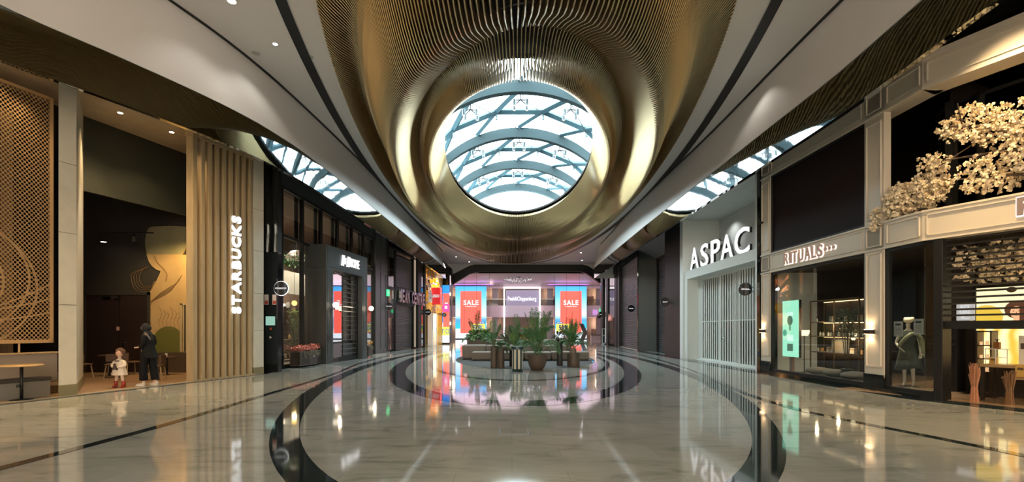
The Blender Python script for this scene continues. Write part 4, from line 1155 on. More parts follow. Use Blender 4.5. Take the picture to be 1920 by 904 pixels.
# ================================================================ RIGHT: RITUALS-LIKE CREAM FRONT
C1 = (8.94, 17.8); C2 = (9.1, 11.0); C3 = (9.8, 9.5)
orgR, aR, LR = frame(C1, C2)
d2 = (.7 / 1.655, -1.5 / 1.655); C4 = (C2[0] + d2[0] * 6.4, C2[1] + d2[1] * 6.4)
orgS, aS, LS = frame(C2, C4)
CRM = mat('cream_paint', (.56, .51, .42), .4)
rf = thing('cosmetics_shop', 'cream panelled two-storey shop front with black framed windows, right side', 'shopfront', orgR, aR)
UP = lambda px: None
def UR(px, y=0.0): return UF(C1, aR, px, y)
def US(px, y=0):
    k = (px - 960) / 930; du, dv = math.cos(aS), math.sin(aS)
    ox, oy = C2[0] - y * math.sin(aS), C2[1] + y * math.cos(aS)
    return (oy * k - ox) / (du - dv * k)
uA, uB, uC, uD, uE = 0.0, UR(1444), UR(1621), UR(1657), LR
ZT = 7.6
b = MB()
b.box(uA, uB, 0, .18, .35, ZT); b.box(uC, uD, 0, .18, .35, ZT)
b.box(uA, uE, 0, .5, 3.5, 4.17); b.box(uA, uE, 0, .5, 6.85, ZT)
b.build('cream_masonry', CRM, rf)
b = MB()
def panel(mb, u0, u1, z0, z1, wd=.03, d=.03):
    mould(mb, u0, u1, z0, z1, 0, wd, d)
panel(b, .06, uB - .06, .6, 3.45); panel(b, .06, uB - .06, 4.3, 6.7); panel(b, uC + .07, uD - .07, .6, 3.45); panel(b, uC + .07, uD - .07, 4.3, 6.7)
panel(b, .06, uB - .06, 3.6, 4.08); panel(b, uB + .1, uC - .1, 3.6, 4.08, .018, .02); panel(b, uC + .07, uD - .07, 3.6, 4.08)
panel(b, .06, uB - .06, 6.98, 7.42); panel(b, uB + .1, uC - .1, 6.98, 7.42); panel(b, uC + .07, uD - .07, 6.98, 7.42); panel(b, uD + .1, uE - .06, 6.98, 7.42); panel(b, uD + .1, uE - .06, 3.6, 4.08)
b.box(uA, uE, -.05, 0, 7.5, 7.6); b.box(uA, uE, -.035, 0, 6.85, 6.9); b.box(uA, uE, -.035, 0, 4.13, 4.17); b.box(uA, uE, -.03, 0, 3.5, 3.54); b.box(uA, uE, -.07, 0, 7.56, 7.6)
b.build('mouldings', mat('cream_mould', (.60, .55, .46), .35), rf)
for q0, q1 in ((uA, uB), (uC, uD)): MB().box(q0, q1, -.03, .18, 0, .42).build('black_plinth', BLACKG, rf)
def wframe(u0, u1, z0, z1, y=.03, wd=.07, dp=.12):
    q = MB(); q.box(u0, u0 + wd, y, y + dp, z0, z1); q.box(u1 - wd, u1, y, y + dp, z0, z1); q.box(u0, u1, y, y + dp, z0, z0 + wd); q.box(u0, u1, y, y + dp, z1 - wd, z1); return q
wframe(uB, uC, .1, 3.5).build('window_frame', BLACK, rf); wframe(uB, uC, 4.17, 6.85).build('window_frame', BLACK, rf)
q_ = MB(); q_.box(uD, uD + .07, .03, .15, .1, 3.5); q_.box(uD, uE, .03, .15, .1, .17); q_.box(uD, uE, .03, .15, 3.43, 3.5); q_.build('window_frame', BLACK, rf); wframe(uD, uE, 4.17, 6.85, 1.3).build('window_frame', BLACK, rf)
MB().box(uB, uC, .08, .09, .15, 3.45).build('glass', GLASS, rf)
MB().box(uD, uE, .08, .09, .15, 3.45).build('glass', GLASS, rf)
MB().box(uB, uC, .08, .09, 4.2, 6.8).build('dark_blind', mat('dark_blind', (.012, .007, .007), .7, spec=.15), rf)  # matte black sheet in place of glass, keeps out the skylight's reflection
MB().box(uD, uE, 1.35, 1.36, 4.2, 6.8).build('glass', DGLASS, rf)
MB().box(uB, uE, -.02, .15, 0, .1).build('sill', BLACKG, rf)
# the angled part towards the right edge
rg = thing('cosmetics_shop_corner', 'cream fascia of the cosmetics shop bending towards the right edge above its entrance', 'shopfront', orgS, aS)
b = MB(); b.box(0, LS, 0, .5, 3.5, 4.17); b.box(0, LS, 0, .5, 6.85, ZT); b.build('cream_masonry', CRM, rg)
b = MB(); panel(b, .08, LS - .1, 6.98, 7.42); panel(b, .08, LS - .1, 3.6, 4.08)
b.box(0, LS, -.05, 0, 7.5, 7.6); b.box(0, LS, -.035, 0, 6.85, 6.9); b.box(0, LS, -.035, 0, 4.13, 4.17); b.box(0, LS, -.03, 0, 3.5, 3.54); b.build('mouldings', mat('cream_mould'), rg)
MB().box(-.12, .02, 1.2, 1.45, 4.17, 6.85).build('corner_mullion', BLACK, rg)
wframe(0, LS, 4.17, 6.85, 1.3).build('window_frame', BLACK, rg); MB().box(0, LS, 1.35, 1.36, 4.2, 6.8).build('glass', DGLASS, rg)
up1 = US(1755); up2 = US(1768)
MB().box(up1 - .04, up2, -.02, .35, 0, 3.5).build('black_corner_post', BLACK, rg, bevel=.01)
MB().box(0, up1 - .04, .08, .09, .15, 3.45).build('glass', GLASS, rg)
b = MB(); b.box(-.02, up1 - .04, .03, .15, .1, .17); b.box(-.02, up1 - .04, .03, .15, 3.43, 3.5); b.box(-.03, up1 - .04, -.02, .15, 0, .1); b.build('window_frame', BLACK, rg)
b = MB(); z = 1.82
while z < 3.5: b.box(up2, LS, .12, .14, z, z + .04); z += .125
b.build('shutter_slats', mat('shutter_black', (.02, .018, .015), .4), rg)
b = MB(); b.box(up2, LS, .08, .2, 1.55, 1.72); b.build('shutter_bottom_bar', BLACK, rg)
struct(MB().box(0, 12, -.02, .1, 0, .012).build('trim_12', INLAY, loc=orgS, rotz=aS))
# signs
sg = thing('illuminated_sign', 'halo-lit capital lettering ending in three dots on the cream fascia, right side', 'sign', (*loc2w(C1, aR, 0, -.05), 3.84), aR)
u0, u1 = UR(1472), UR(1570); x = u0; word = 'RITUALS...'
BRZL = mat('letter_bronze', (.10, .07, .05), .3, emis=(1, .62, .45), strength=.1); HAL = emit_mat('halo_pink', (1, .74, .62), 1.6)
adv = (u1 - u0)
ws = [1, .55, 1, 1, 1.1, .85, .95, .55, .55, .55]; tot = sum(ws); 
for ch, wdt in zip(word, ws):
    wd = adv * wdt / tot
    if ch == '.':
        v = MB(); v2 = MB(); 
        for (mm, yy, rr_) in ((v, 0, .055), (v2, .035, .068)):
            mm.prism([(x + wd / 2 + rr_ * math.cos(2 * PI * i / 20), rr_ * math.sin(2 * PI * i / 20)) for i in range(20)], yy - .01, yy + .01, 'y')
        v.build('dot', BRZL, sg); v2.build('halo', HAL, sg)
    else:
        for (mt, yy, bo, nm, sc_) in ((BRZL, 0, .02, 'letter', 1), (HAL, .035, .06, 'halo', 1.1)):
            v, f = text_geo(ch, 1, .05, bo, 'LEFT'); lo = min(p[0] for p in v); hi = max(p[0] for p in v); zl = min(p[2] for p in v); zh = max(p[2] for p in v)
            k = .36 * sc_ / (zh - zl); kx = wd * .78 / (hi - lo) * sc_
            v = [((p[0] - (lo + hi) / 2) * kx + x + wd * .45, p[1] * .5 + yy, (p[2] - (zl + zh) / 2) * k) for p in v]
            MB().add(v, f).build(nm, mt, sg)
    x += wd
sg = thing('illuminated_sign', 'partly visible halo-lit letter at the very right edge of the cream fascia', 'sign', (*loc2w(C2, aS, US(1925), -.05), 3.90), aS)
for (mt, yy, bo, nm) in ((BRZL, 0, .02, 'letter'), (HAL, .035, .06, 'halo')):
    b = MB(); text(b, 'R', 0, yy, 0, .4, .03, bo, hh=.34 if nm == 'letter' else .38); b.build(nm, mt, sg)
disc_sign((8.68, 18.45, 3.03), .245, 'RITUALS...', 'round black projecting sign between the white slatted shop and the cream front', 1, False, reach=.05)
# wall sconces
for (px, lab) in ((1432, 'small bronze up-and-down wall light on the far cream pilaster'), (1633, 'small bronze up-and-down wall light on the near cream pilaster')):
    u_ = UR(px); x_, y_ = loc2w(C1, aR, u_, 0); t = thing('wall_light', lab, 'lamp', (x_, y_, 1.48), aR)
    MB().box(-.13, .13, -.12, 0, -.055, .055).build('housing', mat('bronze_box', (.05, .035, .025), .3, metal=.6), t, bevel=.005)
    b = MB(); b.box(-.11, .11, -.1, -.02, .055, .06); b.box(-.11, .11, -.1, -.02, -.06, -.055); b.build('lens', emit_mat('sconce_lens', (1, .7, .4), 12), t)
    xl, yl = loc2w(C1, aR, u_, -.07)
    spot('sconce_up', (xl, yl, 1.56), 7, (1, .66, .36), 130, (PI, 0, 0), r=.03); spot('sconce_down', (xl, yl, 1.40), 7, (1, .66, .36), 130, r=.03)
# rooms behind
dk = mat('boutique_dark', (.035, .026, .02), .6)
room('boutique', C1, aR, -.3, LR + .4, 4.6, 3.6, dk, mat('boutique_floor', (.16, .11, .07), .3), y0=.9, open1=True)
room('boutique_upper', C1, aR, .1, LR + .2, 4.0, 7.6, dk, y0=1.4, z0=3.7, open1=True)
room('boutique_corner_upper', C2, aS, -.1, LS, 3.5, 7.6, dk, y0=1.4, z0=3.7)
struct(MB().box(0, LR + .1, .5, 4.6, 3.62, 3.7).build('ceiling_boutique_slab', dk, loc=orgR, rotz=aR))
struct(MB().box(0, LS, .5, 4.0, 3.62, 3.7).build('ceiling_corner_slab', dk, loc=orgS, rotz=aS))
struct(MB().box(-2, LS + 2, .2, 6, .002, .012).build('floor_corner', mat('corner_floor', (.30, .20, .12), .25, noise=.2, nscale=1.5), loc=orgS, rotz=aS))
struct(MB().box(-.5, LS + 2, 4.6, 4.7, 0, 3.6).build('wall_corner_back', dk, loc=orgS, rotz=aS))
spot('boutique_lamp', (*loc2w(C1, aR, 3.0, 1.6), 3.3), 150, (1, .74, .45), 120, r=.05)
spot('boutique_lamp', (*loc2w(C1, aR, 2.2, 1.9), 3.3), 40, (1, .74, .45), 120, r=.05)
# digital poster in the window
u0, u1 = UR(1467, .25), UR(1497, .25)
t = thing('digital_poster', 'pale mint glowing portrait screen standing behind the left of the big shop window', 'screen', (*loc2w(C1, aR, u0, .25), 0), aR); wd_ = u1 - u0
MB().box(0, wd_, .02, .1, .62, 2.5).build('screen_body', BLACK, t)
MB().box(.01, wd_ - .01, 0, .02, .63, 2.49).build('lit_panel', emit_mat('mint_glow', (.42, .95, .66), 1.05), t)
b = MB(); b.sphere((wd_ * .5, -.01, 1.83), .16, 14, 8, (1.0, .03, 1.0)); b.box(wd_ * .47, wd_ * .53, -.015, 0, 1.5, 1.75); b.build('tree_picture', emit_mat('mint_dark', (.10, .22, .14), .8), t)
b = MB(); b.box(wd_ * .33, wd_ * .67, -.012, 0, .82, 1.06); b.build('jar_picture', emit_mat('mint_dark', (.1, .2, .1), 1), t)
b = MB(); b.box(wd_ * .32, wd_ * .68, -.02, 0, 2.0, 2.1); b.box(wd_ * .34, wd_ * .68, -.02, 0, 1.15, 1.35); b.build('white_boxes', emit_mat('mint_white', (.75, 1, .88), 1.1), t)
b = MB(); b.sphere((wd_ * .18, -.01, 1.42), .115, 14, 8, (1, .03, 1)); b.build('round_badge', emit_mat('mint_mid', (.05, .42, .28), 1), t)
b = MB(); b.box(wd_ * .42, wd_ * .58, .02, .1, 0, .62); b.build('pedestal', mat('pinkish_post', (.4, .25, .2), .5), t)
# shelving with bottles
u0, u1 = UR(1519, .75), UR(1610, .75)
sh = thing('window_shelving', 'tall bronze framed display shelving behind the big cosmetics window', 'shelf', (*loc2w(C1, aR, u0, .75), 0), aR); W = u1 - u0
BF = mat('bronze_frame', (.22, .14, .07), .3, metal=.7)
b = MB()
for x in (0, W * .52, W): b.box(x - .018, x + .018, 0, .03, .2, 2.45); b.box(x - .018, x + .018, .45, .48, .2, 2.45)
b.box(0, W, 0, .03, 2.42, 2.46); b.build('posts', BF, sh)
for z in (.25, .8, 1.3, 1.75): MB().box(0, W, 0, .48, z, z + .03).build('shelf_board', mat('shelf_board', (.10, .06, .035), .4), sh)
MB().box(.02, W - .02, .5, .52, .2, 2.45).build('back_panel', mat('back_brown', (.07, .045, .03), .6), sh)
for z in (.8, 1.3, 1.75, 2.42):
    b = MB().box(.05, W - .05, .42, .45, z - .02, z); b.build('light_strip', emit_mat('shelf_glow', (1, .66, .32), 3.0), sh)
point('shelf_light', (*loc2w(C1, aR, u0 + W * .3, .55), 1.62), 9.0, (1, .72, .42), .03); point('shelf_light', (*loc2w(C1, aR, u0 + W * .75, .55), 1.15), 9.0, (1, .72, .42), .03)
GOLDB = mat('bottle_amber', (.55, .30, .10), .15); CLB = mat('bottle_clear', (.62, .6, .5), .1)
def bottle(kind):
    if kind == 0:
        t = thing('bottle', 'x', 'bottle'); MB().lathe([(.03, 0), (.032, .01), (.032, .09), (.012, .11), (.012, .13)], 12).build('glass_body', CLB, t, True); MB().lathe([(.015, .13), (.015, .16)], 10).build('cap', BLACK, t)
    elif kind == 1:
        t = thing('bottle', 'x', 'bottle'); MB().box(-.04, .04, -.03, .03, 0, .12).build('glass_body', GOLDB, t, bevel=.006); MB().lathe([(.015, .12), (.015, .15), (.03, .152), (.03, .17)], 10).build('pump_cap', BLACK, t)
    else:
        t = thing('gift_box', 'x', 'box'); MB().box(-.06, .06, -.04, .04, 0, .16).build('carton', mat('carton_cream', (.62, .55, .42), .5), t); MB().box(-.061, .061, -.041, .041, .1, .13).build('band', GOLDB, t)
    return t
protos = {}
rr = random.Random(21)
def put(kind, A_, an, u, y, z, lab, grp):
    key = (kind)
    if key not in protos: t = protos[key] = bottle(kind)
    else: t = copy_tree(protos[key])
    t.location = (*loc2w(A_, an, u, y), z); t.rotation_euler = (0, 0, an); t['label'] = lab; t['group'] = grp
    return t
names = {0: ('small clear bottle with black cap on the shelving behind the big cosmetics window', 'clear bottles on the window shelving'), 1: ('square amber pump bottle on the shelving behind the big cosmetics window', 'amber bottles on the window shelving'), 2: ('cream gift box with gold band on the shelving behind the big cosmetics window', 'gift boxes on the window shelving')}
for z in (.83, 1.33, 1.78):
    n_ = 9 if z < 1.7 else 4
    for i in range(n_):
        k = rr.choice([0, 0, 1, 2]) if z != 1.33 else 0
        put(k, C1, aR, u0 + .12 + (W - .24) * (i + rr.uniform(-.2, .2)) / (n_ - 1) * .98, .95 + rr.uniform(-.06, .06), z, *names[k])
t = thing('display_box', 'large pale framed box on the lower window shelf by the potted tree', 'box', (*loc2w(C1, aR, u0 + W * .52, .86), .83), aR)
MB().box(-.25, .25, 0, .2, 0, .40).build('carton', mat('carton_grey', (.35, .33, .28), .5), t); MB().box(-.2, .2, -.006, 0, .05, .35).build('window', mat('carton_tan', (.5, .38, .25), .4), t)
for i in range(3):
    t = thing('cushion', ['left', 'middle', 'right'][i] + ' of the three grey cushions lying low in the big cosmetics window', 'cushion', (*loc2w(C1, aR, UR(1530 + i * 34, .4), .45), .27))
    MB().sphere((0, 0, 0), .36, 20, 10, (1, .7, .3)).build('cover', mat('cushion_grey', (.22, .20, .17), .8, bump=.2), t, True)
MB().box(UR(1519, .2), u1 + .6, .2, .74, 0, .17).build('window_plinth', mat('plinth_dark', (.08, .07, .06), .4), None, loc=orgR, rotz=aR)
tag(bpy.data.objects['window_plinth'], 'low dark plinth under the cushions in the big cosmetics window', 'plinth')
t = bushy('potted_tree', (*loc2w(C1, aR, UR(1588, .45), .45), .17), .28, 1.95, 500, mat('dusty_green', (.10, .13, .07), .6), 'slim leafy potted tree behind the big cosmetics window', 'plant', 31, 1.2, .07)
MB().lathe([(.12, 0), (.15, .25)], 14).build('pot', BLACK, t)
for (uu, y, z, lab) in ((UR(1508, 1.4), 1.4, 1.5, 'warm glowing table lamp left of the window shelving'), (UR(1606, 1.35), 1.35, 1.4, 'glowing cone lamp at the right end of the window shelving')):
    t = thing('table_lamp', lab, 'lamp', (*loc2w(C1, aR, uu, y), .012))
    MB().lathe([(.12, z - .2 + .0), (.2, z)], 18).build('shade', emit_mat('lamp_shade_glow', (1, .78, .48), 1.8), t); MB().lathe([(.1, 0), (.015, .03), (.015, z - .2)], 10).build('stand', BLACK, t)
# mannequin is built further down; paper notices on its window
for (px, z, lab) in ((1684, 1.55, 'small dim paper notice on the mannequin window, left of the mannequin'), (1722, 1.6, 'white printed notice sheet on the mannequin window, right of the mannequin head')):
    t = thing('paper_notice', lab, 'notice', (*loc2w(C1, aR, UR(px, .12), .12), z), aR)
    MB().box(-.13, .13, 0, .01, -.18, .18).build('sheet', mat('paper', (.5, .46, .4), .7), t)
    b = MB(); b.box(-.08, .08, -.004, 0, .08, .13)
    for i in range(5): b.box(-.09, .09, -.003, 0, -.12 + i * .035, -.112 + i * .035)
    b.build('print', mat('ink', (.05, .05, .06), .6), t)
spot('mannequin_lamp', (*loc2w(C1, aR, UR(1703, .75), .45), 3.3), 170, (1, .82, .6), 60, r=.05)

# entrance interior: back-lit wall picture, table, products
t = thing('backlit_picture', 'large golden back-lit wall picture with a smiling dark-haired person, behind the slatted shutter', 'picture', (*loc2w(C2, aS, US(1831, 1.9), 1.9), 0), aS)
LW = 4.5
pmn = bpy.data.materials.new('golden_picture'); pmn.use_nodes = True; nt = pmn.node_tree; pb = nt.nodes['Principled BSDF']
tcn = nt.nodes.new('ShaderNodeTexCoord'); wv = nt.nodes.new('ShaderNodeTexWave'); wv.inputs['Scale'].default_value = .9; wv.inputs['Distortion'].default_value = 7; wv.inputs['Detail'].default_value = 2
rp = nt.nodes.new('ShaderNodeValToRGB'); rp.color_ramp.elements[0].color = (.85, .38, .04, 1); rp.color_ramp.elements[1].color = (1, .80, .38, 1)
nt.links.new(tcn.outputs['Object'], wv.inputs['Vector']); nt.links.new(wv.outputs['Fac'], rp.inputs['Fac']); nt.links.new(rp.outputs['Color'], pb.inputs['Emission Color']); pb.inputs['Emission Strength'].default_value = .7; pb.inputs['Base Color'].default_value = (.1, .05, .02, 1)
MB().box(0, LW, 0, .08, 1.72, 2.5).build('upper_panel', emit_mat('picture_cream', (.95, .84, .50), .95), t)
MB().box(0, LW, 0, .08, .72, 1.72).build('golden_panel', pmn, t)
b = MB(); text(b, 'RITUAL OF MEHR', .95, -.01, 2.30, .1, .006, .0, hh=.055, spacing=1.15); b.build('lettering', mat('ink_brown', (.1, .06, .03), .5), t)
b = MB(); b.sphere((.62, -.01, 2.43), .08, 12, 8, (1.1, .05, .8)); b.build('bird_mark', mat('ink_brown'), t)
cx_, cz_ = .72, 1.92
b = MB(); b.sphere((cx_, -.02, cz_ + .06), .20, 18, 10, (1.1, .06, 1.0))
rr = random.Random(4)
for i in range(16):
    a = rr.uniform(-.3, .6); l = rr.uniform(.35, .75); z0 = cz_ + .05 - .02 * i
    b.tube([(cx_ + .05, -.02, z0), (cx_ + .05 + l * .5, -.02, z0 + .05 * math.sin(i)), (cx_ + l, -.02, z0 + l * .15 * math.sin(i * 1.7))], .035, 5, rs=[.05, .03, .004])
b.build('hair_picture', emit_mat('picture_hair', (.10, .035, .015), .8), t)
b = MB(); b.sphere((cx_ - .01, -.035, cz_), .125, 18, 12, (.85, .08, 1.1)); b.box(cx_ - .06, cx_ + .05, -.04, -.02, cz_ - .3, cz_ - .1); b.build('face_picture', emit_mat('picture_skin', (.85, .42, .22), .95), t)
b = MB(); b.sphere((cx_ - .055, -.048, cz_ + .03), .014, 8, 6, (1.4, .2, .6)); b.sphere((cx_ + .04, -.048, cz_ + .03), .014, 8, 6, (1.4, .2, .6)); b.sphere((cx_ - .005, -.048, cz_ - .06), .02, 8, 6, (1.8, .2, .5)); b.box(cx_ - .012, cx_ - .002, -.05, -.045, cz_ - .03, cz_ + .01); b.build('features_picture', emit_mat('picture_hair', (.1, .03, .01), .8), t)
b = MB(); b.sphere((.18, -.012, 1.83), .3, 18, 10, (1, .03, .9)); b.build('yellow_shape', emit_mat('picture_ochre', (.75, .50, .05), .9), t)
MB().box(-.06, 0, -.04, .1, 0, 2.55).build('frame_post', BLACK, t)
MB().box(0, LW, 0, .08, 0, .72).build('dark_base', dk, t)
spot('entrance_lamp', (*loc2w(C2, aS, 3.0, 1.2), 3.4), 110, (1, .68, .35), 110, r=.05)
# hanging white blossom canopy inside the entrance, above the shutter bar
def petal_cloud(b, pts, s, rr):
    for p in pts:
        for q in range(5):
            a = 2 * PI * q / 5 + rr.uniform(-.3, .3); e = rr.uniform(-.2, .7); ss = s * rr.uniform(.7, 1.2)
            d = Vector((math.cos(a) * math.cos(e), math.sin(a) * math.cos(e), math.sin(e)))
            M = Matrix.Rotation(rr.uniform(0, PI * 2), 3, 'X') @ Matrix.Rotation(rr.uniform(0, PI * 2), 3, 'Y')
            d = (M @ d) * ss; k = d.cross(M @ Vector((0, 0, 1))).normalized() * ss * .55
            b.add([p, p + d * .5 + k, p + d, p + d * .5 - k], [(0, 1, 2, 3)])
t = thing('blossom_canopy', 'dense white blossom canopy hanging inside the entrance behind the black shutter slats', 'blossom', (*loc2w(C2, aS, 2.6, 1.6), 2.9), aS)
rr = random.Random(8); b = MB(); g = MB()
pts = [Vector((rr.uniform(-2.6, 3.4), rr.uniform(-.7, .9), rr.uniform(-.28, .55))) for _ in range(1500)]
petal_cloud(b, pts, .07, rr); b.build('blossoms', PETAL, t)
for i in range(10): x = -2.4 + i * .6; g.tube([(x, -.1, .7), (x + .1, 0, .3), (x - .2, .1, -.1)], .02, 5)
g.build('branches', BARK, t)
spot('canopy_lamp', (*loc2w(C2, aS, 2.2, .5), 1.85), 22, (1, .68, .36), 150, (PI, 0, 0), r=.05)
# small backlit square logo of nine cells
t = thing('square_logo_sign', 'small white square sign of stacked letters in rows behind the slatted shutter', 'sign', (*loc2w(C2, aS, US(1810, 1.7), 1.7), 1.95), aS)
MB().box(-.17, .17, 0, .03, -.2, .2).build('sign_body', mat('grey_board', (.3, .3, .3), .5, emis=(.6, .6, .62), strength=.25), t)
b = MB(); text(b, 'RIT', 0, -.012, .12, .1, .01, .006, hh=.085, sx=1.2); text(b, 'UAL', 0, -.012, 0, .1, .01, .006, hh=.085, sx=1.1); text(b, 'S....', 0, -.012, -.12, .1, .01, .006, hh=.085, sx=1.1)
b.build('lettering', WLETTERS, t)
MB().box(-.2, -.16, .0, .5, -1.9, .25).build('side_post', BLACK, t)
# dark inner partition left of the picture with faint name strip
struct(MB().box(US(1772, 2.1), US(1828, 2.1), 2.1, 2.2, 0, 3.6).build('wall_inner_partition', mat('partition', (.018, .012, .010), .5), loc=orgS, rotz=aS))
t = thing('faint_door_lettering', 'faint small lettering on the dark glass left of the golden picture', 'sign', (*loc2w(C2, aS, US(1790, 2.05), 2.05), 1.18), aS)
b = MB(); text(b, 'RITUALS...', 0, -.02, 0, .1, .006, .0, hh=.06, spacing=1.2); text(b, 'RITUALS...', .05, -.02, .12, .1, .006, .0, hh=.04, spacing=1.2); b.build('lettering', mat('faint', (.35, .32, .28), .5), t)
# product table and shelf
uT = US(1838, .9)
tb = thing('product_table', 'dark two-tier product table glowing with fragrances at the right edge', 'table', (*loc2w(C2, aS, uT, .9), .012), aS)
MB().box(0, 3.2, 0, .6, .72, .78).build('upper_shelf', mat('table_top_warm', (.35, .22, .10), .35), tb)
MB().box(.4, 3.2, -.15, .5, .50, .54).build('lower_shelf', mat('table_top_warm'), tb)
for x in (.03, 1.5, 3.1):
    for y in (0, .54): MB().box(x - .03, x + .03, y, y + .06, 0, .72).build('leg', mat('table_black', (.02, .014, .01), .4), tb)
MB().box(1.0, 3.0, .02, .4, .1, .42).build('cream_drawer', mat('drawer_cream', (.5, .44, .33), .4), tb)
prod = []
def prodbox(u, y, z, w_, h, m, lab, nm='product_box', ct='box'):
    t = thing(nm, lab, ct, (*loc2w(C2, aS, uT + u, .9 + y), z), aS)
    MB().box(-w_ / 2, w_ / 2, -.04, .04, 0, h).build('carton', m, t, bevel=.004)
    MB().box(-w_ * .3, w_ * .3, -.044, -.04, h * .55, h * .75).build('label', mat('ink_brown'), t); return t
prodbox(.62, .25, .79, .15, .62, mat('carton_white', (.75, .68, .52), .5), 'tallest white carton standing on the product table')
prodbox(.98, .25, .79, .17, .40, mat('carton_gold', (.55, .33, .08), .4), 'tall gold carton behind a dark bottle on the product table')
prodbox(.12, .28, .79, .13, .14, mat('carton_gold'), 'small gold carton at the left end of the product table')
prodbox(.66, .0, .56, .16, .26, mat('carton_gold'), 'gold carton on the lower tier of the product table')
prodbox(1.5, .28, .79, .2, .2, mat('carton_white'), 'small white carton near the right edge of the product table')
def pump(u, y, z, lab, m=GOLDB, w_=.09, h=.11):
    t = thing('fragrance_bottle', lab, 'bottle', (*loc2w(C2, aS, uT + u, .9 + y), z), aS)
    MB().box(-w_ / 2, w_ / 2, -.035, .035, 0, h).build('glass_body', m, t, bevel=.01); MB().lathe([(.014, h), (.014, h + .04), (.035, h + .042), (.035, h + .06)], 10).build('pump_cap', BLACK, t); return t
AMB = mat('amber_dark', (.25, .09, .02), .15)
b = MB(); b.box(-.05, .34, -.05, -.04, 1.18, 1.2)
st = thing('small_display_frame', 'white wire display frame carrying a bottle on the product table', 'display', (*loc2w(C2, aS, uT, 1.15), .79), aS)
b = MB()
for x in (0, .17, .36): b.box(x, x + .012, -.05, -.038, 0, .32)
b.box(0, .37, -.06, .06, .32, .335); b.box(0, .37, -.05, -.038, .14, .152); b.build('frame', WHITE2, st)
pump(.19, .25, 1.126, 'amber bottle standing on top of the white wire display frame', AMB, .11, .14)
pump(1.0, .12, .79, 'small dark bottle in front of the tall gold carton', mat('plum_glass', (.06, .02, .015), .15), .08, .1)
pump(1.12, .0, .56, 'amber square bottle on the lower tier, left of two', AMB, .13, .1); pump(1.3, .0, .56, 'amber square bottle on the lower tier, right of two', AMB, .13, .1)
for (u_, y_, h, lab, m) in ((.08, -.45, .72, 'bundle of pinkish dried stalks standing left of the product table', mat('dried_pink', (.55, .26, .14), .7)), (.62, -.4, .62, 'darker bundle of dried stalks standing before the product table', mat('dried_brown', (.28, .15, .07), .7))):
    t = thing('dried_stalk_bundle', lab, 'dried plant', (*loc2w(C2, aS, uT + u_, .9 + y_), .012)); b = MB(); rr = random.Random(int(h * 100))
    for i in range(110):
        a = rr.uniform(0, 2 * PI); q = .11 * math.sqrt(rr.random()); b.tube([(q * .7 * math.cos(a), q * .7 * math.sin(a), 0), (q * .5 * math.cos(a), q * .5 * math.sin(a), h * .45), (q * .95 * math.cos(a), q * .95 * math.sin(a), h * rr.uniform(.75, 1.15))], .0045, 3)
    b.build('stalks', m, t); MB().lathe([(.045, h * .42), (.05, h * .5), (.045, h * .58)], 12).build('binding', STEMM, t)
t = thing('display_cabinet', 'narrow dark cabinet with small lit shelves left of the product table', 'cabinet', (*loc2w(C2, aS, uT - .32, 1.5), .012), aS)
b = MB(); b.box(0, .03, 0, .3, 0, 1.5); b.box(.25, .28, 0, .3, 0, 1.5)
for z in (.1, .55, .85, 1.15, 1.47): b.box(0, .28, 0, .3, z, z + .025)
b.build('cabinet_body', mat('cab_dark', (.05, .03, .02), .4), t)
b = MB()
for z in (.55, .85, 1.15): b.box(.05, .09, .05, .09, z + .025, z + .1); b.box(.15, .2, .05, .09, z + .025, z + .12)
b.build('small_jars', mat('jar_gold', (.6, .4, .2), .3, emis=(1, .6, .3), strength=.3), t)

# blossom trees on the upper balcony
def blossom_tree(name, lab, base, lim, n, seed, branch):
    t = thing(name, lab, 'blossom tree', base); rr = random.Random(seed); b = MB(); pts = []
    for (pth, r0) in branch:
        pth = [Vector(p) for p in pth]; b.tube(pth, r0, 6, rs=[r0 * (1 - .75 * i / (len(pth) - 1)) for i in range(len(pth))])
        for i in range(len(pth) - 1):
            for q in range(2):
                p = pth[i].lerp(pth[i + 1], rr.random()); e = p + Vector((rr.uniform(-.5, .5), rr.uniform(-.3, .3), rr.uniform(-.3, .45)))
                b.tube([p, e], .012, 4)
    for (c, r) in lim:
        c = Vector(c); k = int(n * (r[0] * r[2]) / sum(q[1][0] * q[1][2] for q in lim))
        for i in range(k):
            d = Vector((rr.gauss(0, 1), rr.gauss(0, 1), rr.gauss(0, 1))).normalized() * (rr.random() ** .45)
            pts.append(c + Vector((d.x * r[0], d.y * r[1], d.z * r[2])))
    b.build('branches', BARK, t)
    m_ = MB(); petal_cloud(m_, pts, .062, rr); m_.build('blossoms', PETAL, t)
    return t
